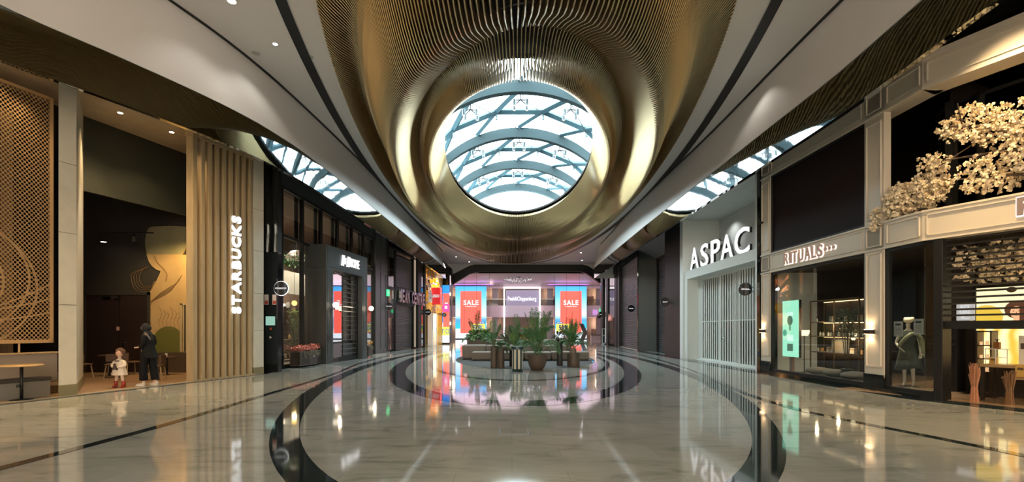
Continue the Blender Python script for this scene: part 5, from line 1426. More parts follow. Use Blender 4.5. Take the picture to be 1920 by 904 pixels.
# local frame: world axes; the tree leans along the corner front
bx, by = loc2w(C2, aS, 1.6, .65)
def S(u, y, z): p = loc2w(C2, aS, u, y); return (p[0] - bx, p[1] - by, z - 4.25)
def Rr(u, y, z): p = loc2w(C1, aR, u, y); return (p[0] - bx, p[1] - by, z - 4.25)
blossom_tree('blossom_tree', 'large white blossom tree filling the upper balcony at the right edge', (bx, by, 4.25),
    [(S(1.9, .5, 5.3), (.95, .5, .95)), (S(1.0, .45, 5.75), (.6, .45, .5)), (S(2.9, .5, 5.2), (.9, .5, 1.1)), (S(.35, .45, 5.9), (.32, .3, .28)), (S(1.0, .4, 4.75), (.7, .4, .42)), (S(.1, .35, 5.25), (.4, .3, .22)), (S(2.6, .5, 6.1), (.8, .4, .35)), (S(.7, .45, 6.2), (.3, .25, .15)), (S(3.8, .5, 5.3), (.8, .5, 1.2))], 3600, 5,
    [([S(2.2, .6, 4.17), S(2.0, .6, 4.8), S(1.5, .55, 5.4), S(.9, .5, 5.8), S(.3, .4, 6.0)], .09), ([S(2.0, .6, 4.8), S(2.6, .5, 5.6), S(2.8, .5, 6.2)], .06), ([S(1.7, .6, 5.1), S(1.0, .45, 5.2), S(.1, .4, 5.3)], .045), ([S(2.1, .6, 4.5), S(1.2, .5, 4.7), S(.4, .4, 4.8)], .04)])
q = Rr(LR - 1.0, .4, 4.25); bx2, by2 = bx + q[0], by + q[1]
def R2(u, y, z): p = loc2w(C1, aR, u, y); return (p[0] - bx2, p[1] - by2, z - 4.2)
blossom_tree('blossom_shrub', 'smaller white blossom shrub spilling over the balcony sill left of the big tree', (bx2, by2, 4.2),
    [(R2(LR - .75, .35, 4.55), (.6, .4, .4)), (R2(LR - .25, .4, 4.75), (.4, .35, .42)), (R2(LR - 1.3, .15, 4.35), (.3, .25, .33)), (R2(LR - .9, .3, 4.95), (.25, .2, .12)), (R2(LR - 1.35, -.02, 4.1), (.12, .1, .14))], 1300, 6,
    [([R2(LR - .6, .5, 4.17), R2(LR - .8, .4, 4.5), R2(LR - 1.2, .2, 4.4)], .04), ([R2(LR - .5, .5, 4.17), R2(LR - .3, .4, 4.7), R2(LR - .2, .4, 5.0)], .04)])
spot('blossom_lamp', (*loc2w(C2, aS, 1.0, .9), 6.8), 60, (1, .66, .32), 100, aim((0, 0, 6.8), (-.3, 0, 5.5)), r=.05)
spot('blossom_wash', (*loc2w(C2, aS, 1.6, -1.6), 7.9), 420, (1, .70, .38), 70, aim((*loc2w(C2, aS, 1.6, -1.6), 7.9), (*loc2w(C2, aS, 1.6, .5), 5.0)), r=.1)

# ================================================================ RIGHT: BLACK MIRROR COLUMN + WHITE SLATTED SHOP
t = thing('black_column', 'narrow black glossy column between the white slatted shop and the cream front', 'pillar', (9.05, 17.9, 0))
MB().box(-.14, .5, -.06, .14, 0, 7.45).build('column', BLACKG, t)
b = MB(); b.box(-.2, -.14, -.3, -.06, 5.3, 5.36); b.box(-.2, .0, -.14, -.06, 4.55, 4.65); b.sphere((-.16, -.12, 4.0), .06, 10, 8); b.build('fittings', BLACK, t)
E1 = (8.87, 26.2); E2 = (8.91, 18.05)
orgE, aE, LE = frame(E1, E2)
asp = thing('white_shop_front', 'tall white shop front with folding slatted doors and big standing lit letters', 'shopfront', orgE, aE)
WS = mat('satin_white', (.62, .66, .63), .35)
ZE = 7.35
b = MB(); b.box(0, .42, 0, 2.2, 0, ZE); b.box(LE - .12, LE, 0, 2.2, 0, ZE); b.box(0, LE, 0, .12, ZE - .14, ZE); b.box(.42, LE - .12, .1, .85, 4.1, 4.52)
b.build('white_frame', WS, asp)
b = MB(); b.box(0, LE, 1.9, 2.0, 4.5, ZE); b.box(0, LE, .1, 2.0, ZE - .14, ZE - .05); b.build('niche', mat('niche_white', (.55, .58, .57), .6), asp)
b = MB(); b.box(.42, .8, .1, .8, 0, 4.1); b.build('left_jamb', WS, asp)
# folding slatted doors
pts = [(.8, .78)] + [(UF(E1, aE, q_, .72), yy_) for q_, yy_ in ((1311, .66), (1318, .70), (1344, .82), (1352, .70), (1371, .80), (1391, .64))] + [(LE - .12, .78)]
for i in range(len(pts) - 1):
    (x0, y0), (x1, y1) = pts[i], pts[i + 1]; n_ = max(3, int(math.hypot(x1 - x0, y1 - y0) / .19)); solid = i in (1, 3)
    b = MB(); f_ = thing if False else None
    an_ = math.atan2(y1 - y0, x1 - x0); Ld = math.hypot(x1 - x0, y1 - y0)
    if solid: b.box(0, Ld, -.02, .02, .03, 4.1)
    else:
        for k in range(n_ + 1): xx = Ld * k / n_; b.box(xx - .045, xx + .045, -.008, .008, .03, 4.1)
        b.box(0, Ld, -.025, .025, .03, .1); b.box(0, Ld, -.025, .025, 4.0, 4.1); b.box(0, Ld, -.012, .012, 1.9, 1.94)
    o = b.build('folding_panel', WS, asp); o.location = (x0, y0, 0); o.rotation_euler = (0, 0, an_)
b = MB(); b.sphere((4.1, .55, 1.12), .06, 12, 8); b.build('lock', mat('chrome'), asp)
b = MB(); b.box(.8, LE - .12, .5, .95, 0, .03); b.build('white_sill', WS, asp)
MB().box(.8, LE - .1, 1.3, 1.31, 0, 4.1).build('shop_glass', GLASS, asp)
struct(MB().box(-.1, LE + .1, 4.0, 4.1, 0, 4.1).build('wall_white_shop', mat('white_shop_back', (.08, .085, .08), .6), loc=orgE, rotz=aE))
struct(MB().box(-.1, LE + .1, 2.0, 4.1, 4.1, 4.2).build('ceiling_white_shop', WHITE, loc=orgE, rotz=aE))
MB().box(.8, LE - .12, .98, 1.02, 1.95, 4.1).build('white_upper_backing', mat('backing_white', (.22, .24, .23), .5), asp)
point('white_shop_light', (*loc2w(E1, aE, 4, 2.6), 3.6), 8, (.9, 1, .95), .1)
spot('niche_lamp', (*loc2w(E1, aE, 2.2, 1.2), 7.1), 45, (1, 1, .98), 130, r=.05); spot('niche_lamp', (*loc2w(E1, aE, 5.6, 1.2), 7.1), 45, (1, 1, .98), 130, r=.05)
for (u_, lab) in ((2.0, 'tiny recessed light in the white niche ceiling, farthest of three'), (4.0, 'tiny recessed light in the white niche ceiling, middle of three'), (5.8, 'tiny recessed light in the white niche ceiling, nearest of three')):
    x_, y_ = loc2w(E1, aE, u_, 1.0); downlight(x_, y_, lab, .06, mat('lens_off', (.4, .42, .42), .3), ZE - .14)
# letters standing on the beam
sg = thing('illuminated_sign', 'huge glowing white block letters standing on the white beam of the slatted shop', 'sign', (*loc2w(E1, aE, 0, .25), 4.52), aE)
def UE(px, y=.25):
    k = (px - 960) / 930; du, dv = math.cos(aE), math.sin(aE); ox, oy = E1[0] - y * math.sin(aE), E1[1] + y * math.cos(aE)
    return (oy * k - ox) / (du - dv * k)
for (ch, p0, p1, hh) in (('A', 1294, 1310, 1.1), ('S', 1313.5, 1328, 1.08), ('P', 1333, 1350, 1.06), ('A', 1351, 1374, 1.06), ('C', 1377, 1405, 1.06)):
    a_, b_ = UE(p0), UE(p1)
    for (mt, nm, dd, yo, bo, ex) in ((WLETTER, 'letter_face', .02, 0, .01, 0), (mat('letter_side', (.02, .02, .02), .4), 'letter_return', .10, .062, .02, .008)):
        v, f = text_geo(ch, 1, 1, bo, 'LEFT'); lo = min(p[0] for p in v); hi = max(p[0] for p in v); zl = min(p[2] for p in v); zh = max(p[2] for p in v)
        v = [((p[0] - lo) / (hi - lo) * (b_ - a_ + ex * 2) + a_ - ex, p[1] * dd + yo, (p[2] - zl) / (zh - zl) * (hh + ex)) for p in v]
        MB().add(v, f).build(nm, mt, sg)
disc_sign((8.6, 27.9, 3.07), .26, 'ASPACT', 'round black projecting sign in front of the dark shutter next to the white slatted shop', 1, False, reach=.4)
# painted reflection of a red screen on the black side face
t = thing('side_screen', 'thin vertical strip of a red and pink video screen beside the white shop frame', 'screen', (9.55, 28.6, 0))
MB().box(-.12, .2, 0, .1, 0, 3.95).build('screen_body', BLACK, t); MB().box(-.11, .19, -.02, 0, 1.2, 3.9).build('red_field', EM_RED, t); MB().box(-.11, .19, -.025, -.02, 2.7, 3.4).build('dark_mark', BLACK, t); MB().box(-.11, .19, -.025, -.02, .9, 1.2).build('blue_field', EM_BLUE, t)

# ================================================================ RIGHT: DARK SHUTTERED STORES
def right_front(name, lab, Pa, Pb):
    o, a, L_ = frame(Pa, Pb); return thing(name, lab, 'shopfront', o, a), a, L_
G1 = (9.8, 33.5); G2 = (9.8, 28.9)
t, a_, L_ = right_front('shuttered_shopfront', 'dark ribbed roller shutter next to the white shop, deeply recessed, right side', G1, G2)
ribbed(0, L_, .04, 6.25, .1, .13, .035).build('roller_shutter', RIB2, t)
b = MB(); b.box(-.05, .12, -.05, .2, 0, 6.4); b.box(0, L_, -.03, .2, 6.25, 6.5); b.box(L_, L_ + 2.7, -.9, .2, 0, 7.3); b.build('black_frame', BLACK, t)
b = MB(); b.add([(-2.2, -.95, 7.3), (L_, -.95, 7.3), (L_, 0, 6.3), (0, 0, 6.3), (-.0, 0, 6.3)], [(0, 1, 2, 3)])
b.build('sloping_canopy', CHARD, t)
b = MB()
for i in range(5): x = .2 + i * 1.0; b.add([(x - .6, -.952, 7.29), (x - .56, -.952, 7.29), (x + .44, -.004, 6.29), (x + .40, -.004, 6.29)], [(0, 1, 2, 3)])
b.build('canopy_joints', BLACK, t)
t = thing('timber_pier', 'broad dark green-black timber clad pier between two ribbed shutters, right side', 'pillar', (9.0, 35.3, 0))
MB().prism([(-.05, 0), (.85, -1.8), (1.4, -1.8), (1.4, .3), (0, .3)], 0, 7.0).build('clad_body', CHARD, t)
b = MB(); b.prism([(-.07, .02), (-.04, -.06), (.02, -.04), (0, .1)], 0, 7.05); b.build('polished_edge', BLACKG, t)
G3 = (9.4, 44.0); G4 = (8.98, 35.5)
t, a_, L_ = right_front('shuttered_shopfront', 'farther dark ribbed roller shutter beyond the timber clad pier, right side', G3, G4)
ribbed(.9, L_ - .2, .04, 6.9, .2, .14, .035).build('roller_shutter', RIB2, t)
b = MB(); b.box(.02, .9, -.05, .6, 0, 7.3); b.box(.02, L_, -.0, .4, 6.9, 7.3); b.build('black_frame', BLACK, t)
MB().box(.9, L_ - .2, .0, .3, 0, .04).build('stone_threshold', mat('threshold_pale', (.45, .38, .3), .4), t)
disc_sign((8.72, 36.3, 3.05), .255, 'DENHAM', 'round black projecting sign at the timber clad pier, in front of the farther shutter', 1, False, reach=.1)
G5 = (9.35, 51.5); G6 = (9.4, 44.2)
t, a_, L_ = right_front('dark_glazed_shopfront', 'dark glazed shop front at the far right end beside the arch', G5, G6)
b = MB(); b.box(-.3, .8, -.1, .6, 0, 7.3); b.box(2.3, 3.2, -.05, .5, 0, 7.3); b.box(6.2, L_ - .1, -.05, .5, 0, 7.3); b.box(0, L_, 0, .4, 6.6, 7.3); b.build('black_frame', BLACK, t)
MB().box(.8, L_, .05, .07, .1, 6.6).build('glass', GLASS, t)
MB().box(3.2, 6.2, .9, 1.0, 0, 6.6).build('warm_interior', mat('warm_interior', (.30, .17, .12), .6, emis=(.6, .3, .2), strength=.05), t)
MB().box(.8, 2.3, .9, 1.0, 0, 6.6).build('dim_interior', VOID, t)
b = MB(); b.prism([(3.5, 2.4), (3.7, 3.0), (3.9, 2.5), (4.3, 2.9), (4.6, 2.3), (4.2, 2.6), (3.8, 2.3)], -.06, -.03, 'y'); b.build('script_logo', emit_mat('logo_red', (.9, .35, .3), .8), t)
point('far_right_glow', (*loc2w(G5, a_, 4.5, .5), 1.8), 15, (1, .7, .5), .1)
disc_sign((9.1, 50.9, 3.05), .27, 'bobbi', 'round black projecting sign at the far dark glazed front on the right', 1, False, reach=.0)
disc_sign((10.2, 58, 3.1), .27, 'EYEWISH', 'smallest round black projecting sign hanging in the hall beyond the arch', 1, False, reach=.75)
for nm, (x0, x1, y0, y1) in (('wall_right_gap', (9.05, 9.2, 26.25, 28.9)),):
    struct(MB().box(x0 + .1, x1 + .1, y0, y1, 0, 7.3).build(nm, BLACK))

# ================================================================ THE FAR END: ARCH AND HALL
ar = thing('black_arch', 'wide black chamfered arch spanning the far end of the mall', 'arch', (0, 59.6, 0))
def AP(px, py): return ((px - 960) * 59.6 / 930, 1.55 + (617 - py) * 59.6 / 930)
outer = [(838, 540), (838, 521), (846, 516), (880, 498.5), (890, 496), (1092, 496), (1102, 498.5), (1132, 517), (1150, 525), (1150, 545)]
inner_ = [(1130, 534), (1112, 521), (1098, 512), (1088, 509), (905, 509), (893, 510), (880, 514), (846, 535.5)]
b = MB()
oo = [AP(*p) for p in [(838, 521), (846, 516), (880, 498.5), (890, 496), (1092, 496), (1102, 498.5), (1132, 517), (1150, 525)]]
ii = [AP(*p) for p in [(838, 540), (846, 535.5), (880, 514), (900, 509), (1088, 509), (1100, 513), (1128, 533), (1150, 548)]]
for i in range(len(oo) - 1):
    b.prism([ii[i], ii[i + 1], oo[i + 1], oo[i]], 0, .7, 'y')
b.build('arch_beam', BLACK, ar)
b = MB(); b.box(10.8, 12.0, 0, .7, 0, 7.2); b.build('right_leg', BLACK, ar)
b = MB(); b.box(-8.4, -7.5, 0, .7, 0, 7.2); b.build('left_leg', BLACK, ar)
b = MB(); b.box(10.6, 10.8, -.3, 0, 4.5, 8.0); b.build('corner_fin', BLACKG, ar)
struct(MB().box(-7.3, -7.15, 50.6, 59.6, 0, 8.7).build('wall_left_far', BLACK)); struct(MB().prism([(9.4, 51.6), (10.7, 59.6), (10.9, 59.6), (9.6, 51.6)], 0, 8.7).build('wall_right_far', BLACK))
# wall above the arch
wp = [AP(*p) for p in [(838, 521), (846, 516), (880, 498.5), (890, 496), (1092, 496), (1102, 498.5), (1132, 517), (1150, 525)]]
b = MB()
for i in range(len(wp) - 1): b.prism([wp[i], wp[i + 1], (wp[i + 1][0], 9.45), (wp[i][0], 9.45)], .05, .3, 'y')
b.build('wall_far_header', WHITE, loc=(0, 59.6, 0))['kind'] = 'structure'
struct(MB().box(-10.5, -7.85, 59.7, 59.9, 0, 9.45).build('wall_far_left_return', BLACK))
struct(MB().box(12.1, 13, 59.7, 59.9, 0, 9.45).build('wall_far_right_return', BLACK))
PK = mat('hall_plaster', (.58, .47, .50), .5)
struct(MB().box(-14, 16, 60.3, 78.7, 8.25, 8.35).build('ceiling_hall', PK))
struct(MB().box(-13, -12.8, 60, 78.5, 0, 8.25).build('wall_hall_left', PK)); struct(MB().box(15, 15.2, 60, 78.5, 0, 8.25).build('wall_hall_right', PK))
Q = 76 / 930
def HP(px, py): return ((px - 960) * Q, 1.55 + (617 - py) * Q)
struct(MB().box(-13, 15, 78.5, 78.7, 0, 8.25).build('wall_hall_back', mat('hall_back', (.20, .15, .13), .6)))
struct(MB().box(-13, 15, 76, 78.5, 3.35, 5.15).build('trim_balcony', PK))
struct(MB().box(-13, 15, 75.9, 76, 7.75, 8.25).build('trim_bulkhead', PK))
for i, px in enumerate((928, 1032, 1125)):
    x0, _ = HP(px, 600); struct(MB().box(x0 - .45, x0 + .45, 76.4, 77, 0, 8.25).build('wall_hall_pier_%s' % 'abc'[i], mat('pier_grey', (.28, .25, .25), .5)))
t = thing('balustrade', 'clear glass balustrade on the upper floor at the far end of the hall', 'balustrade', (1.4, 76.0, 5.15))
MB().box(-13, 13, 0, .02, 0, .95).build('glass_panel', GLASS, t); MB().box(-13, 13, -.03, .05, .95, 1.0).build('handrail', mat('chrome'), t)
for (px, lab) in ((848, 'far-left'), (921, 'left of centre'), (1033, 'right of centre'), (1122, 'far-right')):
    x0, _ = HP(px, 0); point('hall_shop_light', (x0, 77.4, 7.0), 60, (1, .7, .45), .2); point('hall_shop_light', (x0, 77.4, 2.4), 70, (1, .72, .5), .2)
rr = random.Random(77)
for i in range(9):
    px = [852, 920, 938, 1020, 1036, 1110, 1118, 928, 1028][i]; x0, _ = HP(px, 0); z = [5.17, 5.17, 0.01, 0.01, 5.17, 5.17, .01, .01, .01][i]
    t = thing('clothes_rack', ['dark clothes rack on the upper floor beyond the left screen edge', 'clothes rack on the upper floor just right of the left screen', 'clothes rack on the ground floor left of the white portal', 'lit clothes rack on the ground floor right of the white portal', 'clothes rack on the upper floor just left of the right screen', 'clothes rack on the upper floor right of the right screen', 'dark display rack on the ground floor right of the right screen', 'shelf rack on the ground floor beside the left screen', 'rack with orange clothing on the ground floor near the big palm'][i], 'clothes rack', (x0, 77.6, z))
    b = MB(); b.tube([(-.5, 0, 0), (-.5, 0, 1.5), (.5, 0, 1.5), (.5, 0, 0)], .025, 5); b.build('rail', BLACK, t)
    g = MB()
    for k in range(7): x = -.42 + k * .14; g.box(x, x + .08, -.18, .18, 1.45 - rr.uniform(.7, 1.1), 1.45)
    g.build('garments', mat('garment_%d' % (i % 4), [(.05, .04, .04), (.25, .15, .1), (.4, .3, .25), (.8, .22, .05)][i % 4 if i != 8 else 3], .8), t)
# department store portal
pt = thing('department_store_portal', 'white glowing rectangular portal frame with lettering at the centre of the far hall', 'store entrance', (0, 75.6, 0))
K2 = 75.6 / 930
def H2(px, py): return ((px - 960) * K2, 1.55 + (617 - py) * K2)
x0, zt = H2(944, 538); x1, _ = H2(1013.5, 538)
b = MB(); b.box(x0, x0 + .22, 0, .6, 0, zt); b.box(x1 - .22, x1, 0, .6, 0, zt); b.box(x0, x1, 0, .6, zt - .25, zt); b.build('lit_frame', emit_mat('frame_glow', (1, .95, 1), 1.6), pt)
_, za = H2(0, 544); _, zb_ = H2(0, 573); _, zc_ = H2(0, 594)
MB().box(x0 + .4, x1 - .3, .3, .4, zb_, za).build('grey_board', mat('board_mauve', (.22, .20, .27), .5, emis=(.3, .27, .4), strength=.25), pt)
MB().box(x0 + .22, x1 - .22, .2, .4, zc_, zb_).build('lower_board', mat('board_pale', (.40, .37, .42), .5, emis=(.4, .35, .42), strength=.2), pt)
b = MB(); _, zs = H2(0, 561); text(b, 'Peek&Cloppenburg', (x0 + x1) / 2, .2, zs, .8, .05, .01, hh=.8, sx=.66); b.build('lettering', WLETTER, pt)
# sale screens
def sale_screen(px0, px1, lab):
    t = thing('sale_screen', lab, 'screen', (0, 75.2, 0)); k = 75.2 / 930
    f = lambda px, py: ((px - 960) * k, 1.55 + (617 - py) * k)
    X0, ZT_ = f(px0, 537); X1, ZB = f(px1, 634); wd = X1 - X0
    MB().box(X0, X1, .05, .5, .0, ZT_).build('screen_body', BLACK, t)
    m = bpy.data.materials.get('screen_beach')
    if m is None:
        m = bpy.data.materials.new('screen_beach'); m.use_nodes = True; nt = m.node_tree; pb = nt.nodes['Principled BSDF']; pb.inputs['Base Color'].default_value = (.02, .02, .02, 1)
        tc_ = nt.nodes.new('ShaderNodeTexCoord'); sp_ = nt.nodes.new('ShaderNodeSeparateXYZ'); mr = nt.nodes.new('ShaderNodeMapRange'); rp = nt.nodes.new('ShaderNodeValToRGB')
        mr.inputs[1].default_value = 0.1; mr.inputs[2].default_value = 8.0
        e = rp.color_ramp.elements; e[0].position = 0; e[0].color = (.85, .92, 1, 1); e[1].position = 1; e[1].color = (.04, .42, .95, 1)
        for pos, c in ((.17, (.8, .9, 1, 1)), (.20, (.02, .55, .9, 1)), (.30, (.05, .45, .85, 1)), (.36, (.1, .35, .8, 1)), (.42, (.4, .75, 1, 1)), (.44, (.75, .92, 1, 1)), (.8, (.15, .6, 1, 1))):
            x = e.new(pos); x.color = c
        nt.links.new(tc_.outputs['Object'], sp_.inputs[0]); nt.links.new(sp_.outputs[2], mr.inputs[0]); nt.links.new(mr.outputs[0], rp.inputs[0]); nt.links.new(rp.outputs[0], pb.inputs['Emission Color']); pb.inputs['Emission Strength'].default_value = .62
    MB().box(X0, X1, 0, .05, .12, ZT_).build('beach_picture', m, t)
    R0 = X0 + wd * .16; R1 = X0 + wd * .84
    MB().box(R0, R1, -.03, 0, f(0, 625)[1], f(0, 546)[1]).build('coral_panel', EM_SALE, t)
    b = MB(); text(b, 'SALE', (R0 + R1) / 2, -.05, f(0, 567.5)[1], 1, .02, .03, hh=.75, sx=.95, spacing=1.2); text(b, 'in selected stores', (R0 + R1) / 2, -.05, f(0, 574.5)[1], .2, .02, .005, hh=.16, sx=1.15); b.build('sale_lettering', EM_WHITE, t)
    lx = X0 + (wd * .50 if px0 < 900 else wd * .03)
    yw = wd * .46
    MB().box(lx, lx + yw, -.06, -.03, f(0, 622)[1], f(0, 607.5)[1]).build('yellow_label', EM_YEL, t)
    b = MB(); text(b, '50%', lx + yw / 2, -.08, f(0, 614.8)[1], 1, .02, .03, hh=.85, sx=.8); b.build('percent_lettering', EM_NAVY, t)
    ux = lx + (yw * .55 if px0 < 900 else 0)
    b = MB(); b.box(ux, ux + yw * .45, -.06, -.03, f(0, 607)[1], f(0, 603.5)[1]); b.box(ux + .1, ux + yw * .4, -.06, -.03, f(0, 626.5)[1], f(0, 623)[1]); b.build('navy_labels', EM_NAVY, t)
    b = MB(); text(b, 'UP TO', ux + yw * .22, -.08, f(0, 605.2)[1], .3, .02, .01, hh=.17, sx=1.1); text(b, 'OFF', ux + yw * .24, -.08, f(0, 624.7)[1], .3, .02, .01, hh=.17, sx=1.1); b.build('small_lettering', EM_WHITE, t)
sale_screen(854, 912, 'tall bright video screen with coral sale panel, left of the white portal')
sale_screen(1041, 1100, 'tall bright video screen with coral sale panel, right of the white portal')
# violet cove line
t = thing('violet_cove_light', 'long thin violet light line under the hall ceiling, left half', 'light strip', (-6.0, 74.5, 8.2)); MB().box(-3.4, 3.2, -.05, .05, 0, .05).build('tube', emit_mat('violet_glow', (.42, .12, 1), 2.4), t)
t = thing('violet_cove_light', 'long thin violet light line under the hall ceiling, right half', 'light strip', (9.0, 74.5, 8.2)); MB().box(-3.6, 2.5, -.05, .05, 0, .05).build('tube', emit_mat('violet_glow', (.42, .12, 1), 2.4), t)
area('violet_wash', (-4.5, 70, 7.3), 6, 1, 22, (.55, .3, 1), (PI, 0, 0)); area('violet_wash', (8.0, 70, 7.3), 6, 1, 20, (.55, .3, 1), (PI, 0, 0))
# suspended cables (rows of thin hanging wires with glints) and the sparkling lamp
t = thing('hanging_cables', 'row of thin vertical cables hanging from the black arch', 'cables', (0, 59.95, 0))
for px in (870, 893, 917, 1041, 1063, 1087, 1111): x_, _ = AP(px, 0); MB().tube([(x_, 0, 8.2), (x_, 0, .02)], .012, 4).build('cable', mat('cable_grey', (.14, .12, .13), .5), t)
t = thing('chandelier', 'wide sparkling chandelier of many tiny lights hanging in the hall beyond the arch', 'chandelier', (.8, 64, 8.25)); rr = random.Random(12)
b = MB(); g = MB(); b.lathe([(.3, -.0), (.3, -.08)], 20)
for i in range(130):
    a = rr.uniform(0, 2 * PI); q = 1.9 * math.sqrt(rr.random()); l = .15 + .75 * (1 - q / 1.9) * rr.random() + .1
    x, y = q * 1.0 * math.cos(a), q * math.sin(a); b.tube([(x, y, 0), (x, y, -l)], .006, 3); g.sphere((x, y, -l), .022, 6, 4)
b.build('wires', mat('cable_grey'), t); g.build('light_points', emit_mat('spark', (.95, 1, .92), 1.6), t)

# ---- small white stand at the right of the arch, and hall planter
t = thing('white_stand', 'small white metal barrier stand by the far right glazed front', 'stand', (9.6 * .98, 50.0, 0))
b = MB()
for x in (-.28, 0, .28): b.box(x - .035, x + .035, -.03, .03, .08, 1.6)
for z in (.1, .85, 1.55): b.box(-.31, .31, -.03, .03, z, z + .06)
b.build('frame', mat('stand_white', (.7, .76, .76), .4), t); b = MB(); b.box(-.34, -.1, -.2, .2, 0, .09); b.box(.1, .34, -.2, .2, 0, .09); b.build('feet', mat('stand_white'), t)
bpy.data.objects[t.name].location = (9.6, 49.8, 0)
t.location = ((1134.5 - 960) * 49.8 / 930, 49.8, 0)
t = thing('hall_bench', 'small pale planter bench on the ground floor right of the right sale screen', 'bench', ((1120 - 960) * 70 / 930, 70, 0)); MB().box(-.9, .9, -.4, .4, 0, .65).build('box_body', mat('bench_pale', (.4, .35, .32), .6), t); MB().box(-.95, .95, -.45, .45, .65, .75).build('seat_top', POTB, t)
t = thing('direction_arrow_board', 'grey chevron shaped board standing before the right sale screen', 'board', ((1094 - 960) * 60 / 930, 60, 0))
MB().prism([(-.5, 2.2), (.0, 2.2), (.5, 1.1), (.0, .0), (-.5, .0), (-.05, 1.1)], 0, .15, 'y').build('chevron', mat('chevron_grey', (.22, .2, .2), .6), t)
t = thing('hall_screen', 'small violet screen on the balcony edge right of the right sale screen', 'screen', ((1116.5 - 960) * 75.7 / 930, 75.9, 4.1)); MB().box(-.38, .38, -.05, .1, -.4, .4).build('screen_face', emit_mat('violet_screen', (.62, .30, .68), .8), t)
t = thing('exit_sign', 'small lit green exit sign beside the right end of the hall balcony', 'sign', ((1126.5 - 960) * 75.7 / 930, 75.9, 4.4)); MB().box(-.15, .15, -.05, .1, -.25, .25).build('sign_body', emit_mat('exit_green'), t)

# ================================================================ SEATING ISLAND
SOFA = TAUPE
def gpos(px, py): Y = 1441.5 / (py - 617); return ((px - 960) * Y / 930, Y)
def block(name, lab, x0, x1, y0, y1, h, cat='bench', m=SOFA, grp=None, z0=0.06, rz=0):
    t = thing(name, lab, cat, ((x0 + x1) / 2, (y0 + y1) / 2, .006), rz, grp); w_, d_ = (x1 - x0) / 2, (y1 - y0) / 2
    MB().box(-w_, w_, -d_, d_, z0, h).build('cushion', m, t, bevel=.05)
    MB().box(-w_ + .05, w_ - .05, -d_ + .05, d_ - .05, 0, z0 + .02).build('plinth', BLACK, t)
    return t
block('sofa_backrest_block', 'tall square taupe upholstered block at the left end of the seating island', -2.5, -1.35, 24.9, 26.2, .73)
block('sofa_backrest_block', 'tall taupe backrest block just right of the left end block, behind the twin pots', -1.33, .25, 25.1, 26.0, .72)
block('sofa_backrest_block', 'tall taupe backrest block behind the striped bin', .27, 1.5, 25.1, 26.0, .71)
block('sofa_backrest_block', 'tall taupe backrest block to the right behind the big palm bowl', 1.52, 2.75, 25.1, 26.2, .72)
block('seat_block', 'low taupe seat cushion at the left front of the seating island', -1.95, -.45, 23.9, 24.85, .43)
block('seat_block', 'low taupe seat cushion between the twin pots and the striped bin', -.43, .6, 24.0, 24.95, .42)
block('seat_block', 'low taupe seat cushion behind the striped bin and palm bowl', .62, 1.9, 24.0, 24.95, .42)
block('seat_block', 'low taupe seat cushion at the right end of the seating island', 1.92, 3.75, 24.0, 25.0, .44)
block('sofa_backrest_block', 'rear taupe backrest row, left half, behind the leafy planters', -1.9, .6, 27.6, 28.5, .95)
block('sofa_backrest_block', 'rear taupe backrest row, right half, behind the big palm', .65, 3.3, 27.6, 28.5, .95)
block('seat_block', 'dark planter bench at the back left of the seating island holding low plants', -2.4, -.9, 26.4, 27.3, 1.0, 'planter', POTB)

def cyl_pot(loc, r, h, lab, m=POTB, soil=True):
    t = thing('cylinder_planter', lab, 'planter', loc)
    MB().lathe([(r * .97, 0), (r, .02), (r, h - .01), (r * .98, h), (r * .9, h), (r * .9, h - .06)], 28).build('pot', m, t, True)
    if soil: MB().lathe([(r * .88, h - .06), (r * .88, h - .05)], 20).build('soil', SOIL, t)
    return t
def frond(b, s_, base, az, L_, rise, droop, rr, leafw=.012, n=22, leafl=.28):
    d = Vector((math.cos(az), math.sin(az), 0)); pts = []
    for i in range(n + 1):
        u_ = i / n; pts.append(Vector(base) + d * (L_ * (u_ ** 1.15) * (1 - .12 * u_)) + Vector((0, 0, rise * u_ - droop * u_ ** 2.6)))
    s_.tube(pts, .008, 4, rs=[.009 * (1 - .8 * i / n) + .001 for i in range(n + 1)])
    side = Vector((-d.y, d.x, 0))
    for i in range(int(n * .3), n):
        u_ = i / n; t_ = (pts[i + 1] - pts[i]).normalized(); ll = leafl * math.sin(PI * min(1, (u_ - .22) / .85)) ** .6 + .03
        for sg_ in (-1, 1):
            for hf in (0, .5):
                p = pts[i].lerp(pts[i + 1], hf)
                v = (t_ * .75 + side * sg_ * (.75 + rr.uniform(-.1, .1)) + Vector((0, 0, rr.uniform(-.25, .05)))).normalized() * ll * rr.uniform(.85, 1.1)
                k = t_ * leafw
                e = p + v + Vector((0, 0, -.18 * ll)); m_ = p + v * .55 + Vector((0, 0, .02))
                b.add([p, m_ + k, e, m_ - k], [(0, 1, 2, 3)])
def palm(name, loc, z0, nf, L_, rise, droop, lab, seed, m=LEAF, stems=5, sp_=.1, leafl=.28, tilt=1.0, leafw=.012):
    t = thing(name, lab, 'palm', (loc[0], loc[1], loc[2] + z0)); rr = random.Random(seed); b = MB(); s_ = MB()
    for k in range(nf):
        az = 2 * PI * (k * .382) + rr.uniform(-.2, .2); f_ = rr.uniform(.55, 1.0); up_ = (k % 3) / 2
        bx_ = rr.uniform(-sp_, sp_); by_ = rr.uniform(-sp_, sp_)
        frond(b, s_, (bx_, by_, rr.uniform(0, rise * .15)), az, L_ * (.35 + .65 * (1 - up_) * f_ + .1), rise * (.55 + .45 * up_) * rr.uniform(.85, 1.05), droop * (1 - .7 * up_) * tilt, rr, leafw, leafl=leafl)
    b.build('fronds', m, t); s_.build('stems', mat('frond_stem', (.09, .13, .04), .5), t)
    return t
Zc = .006
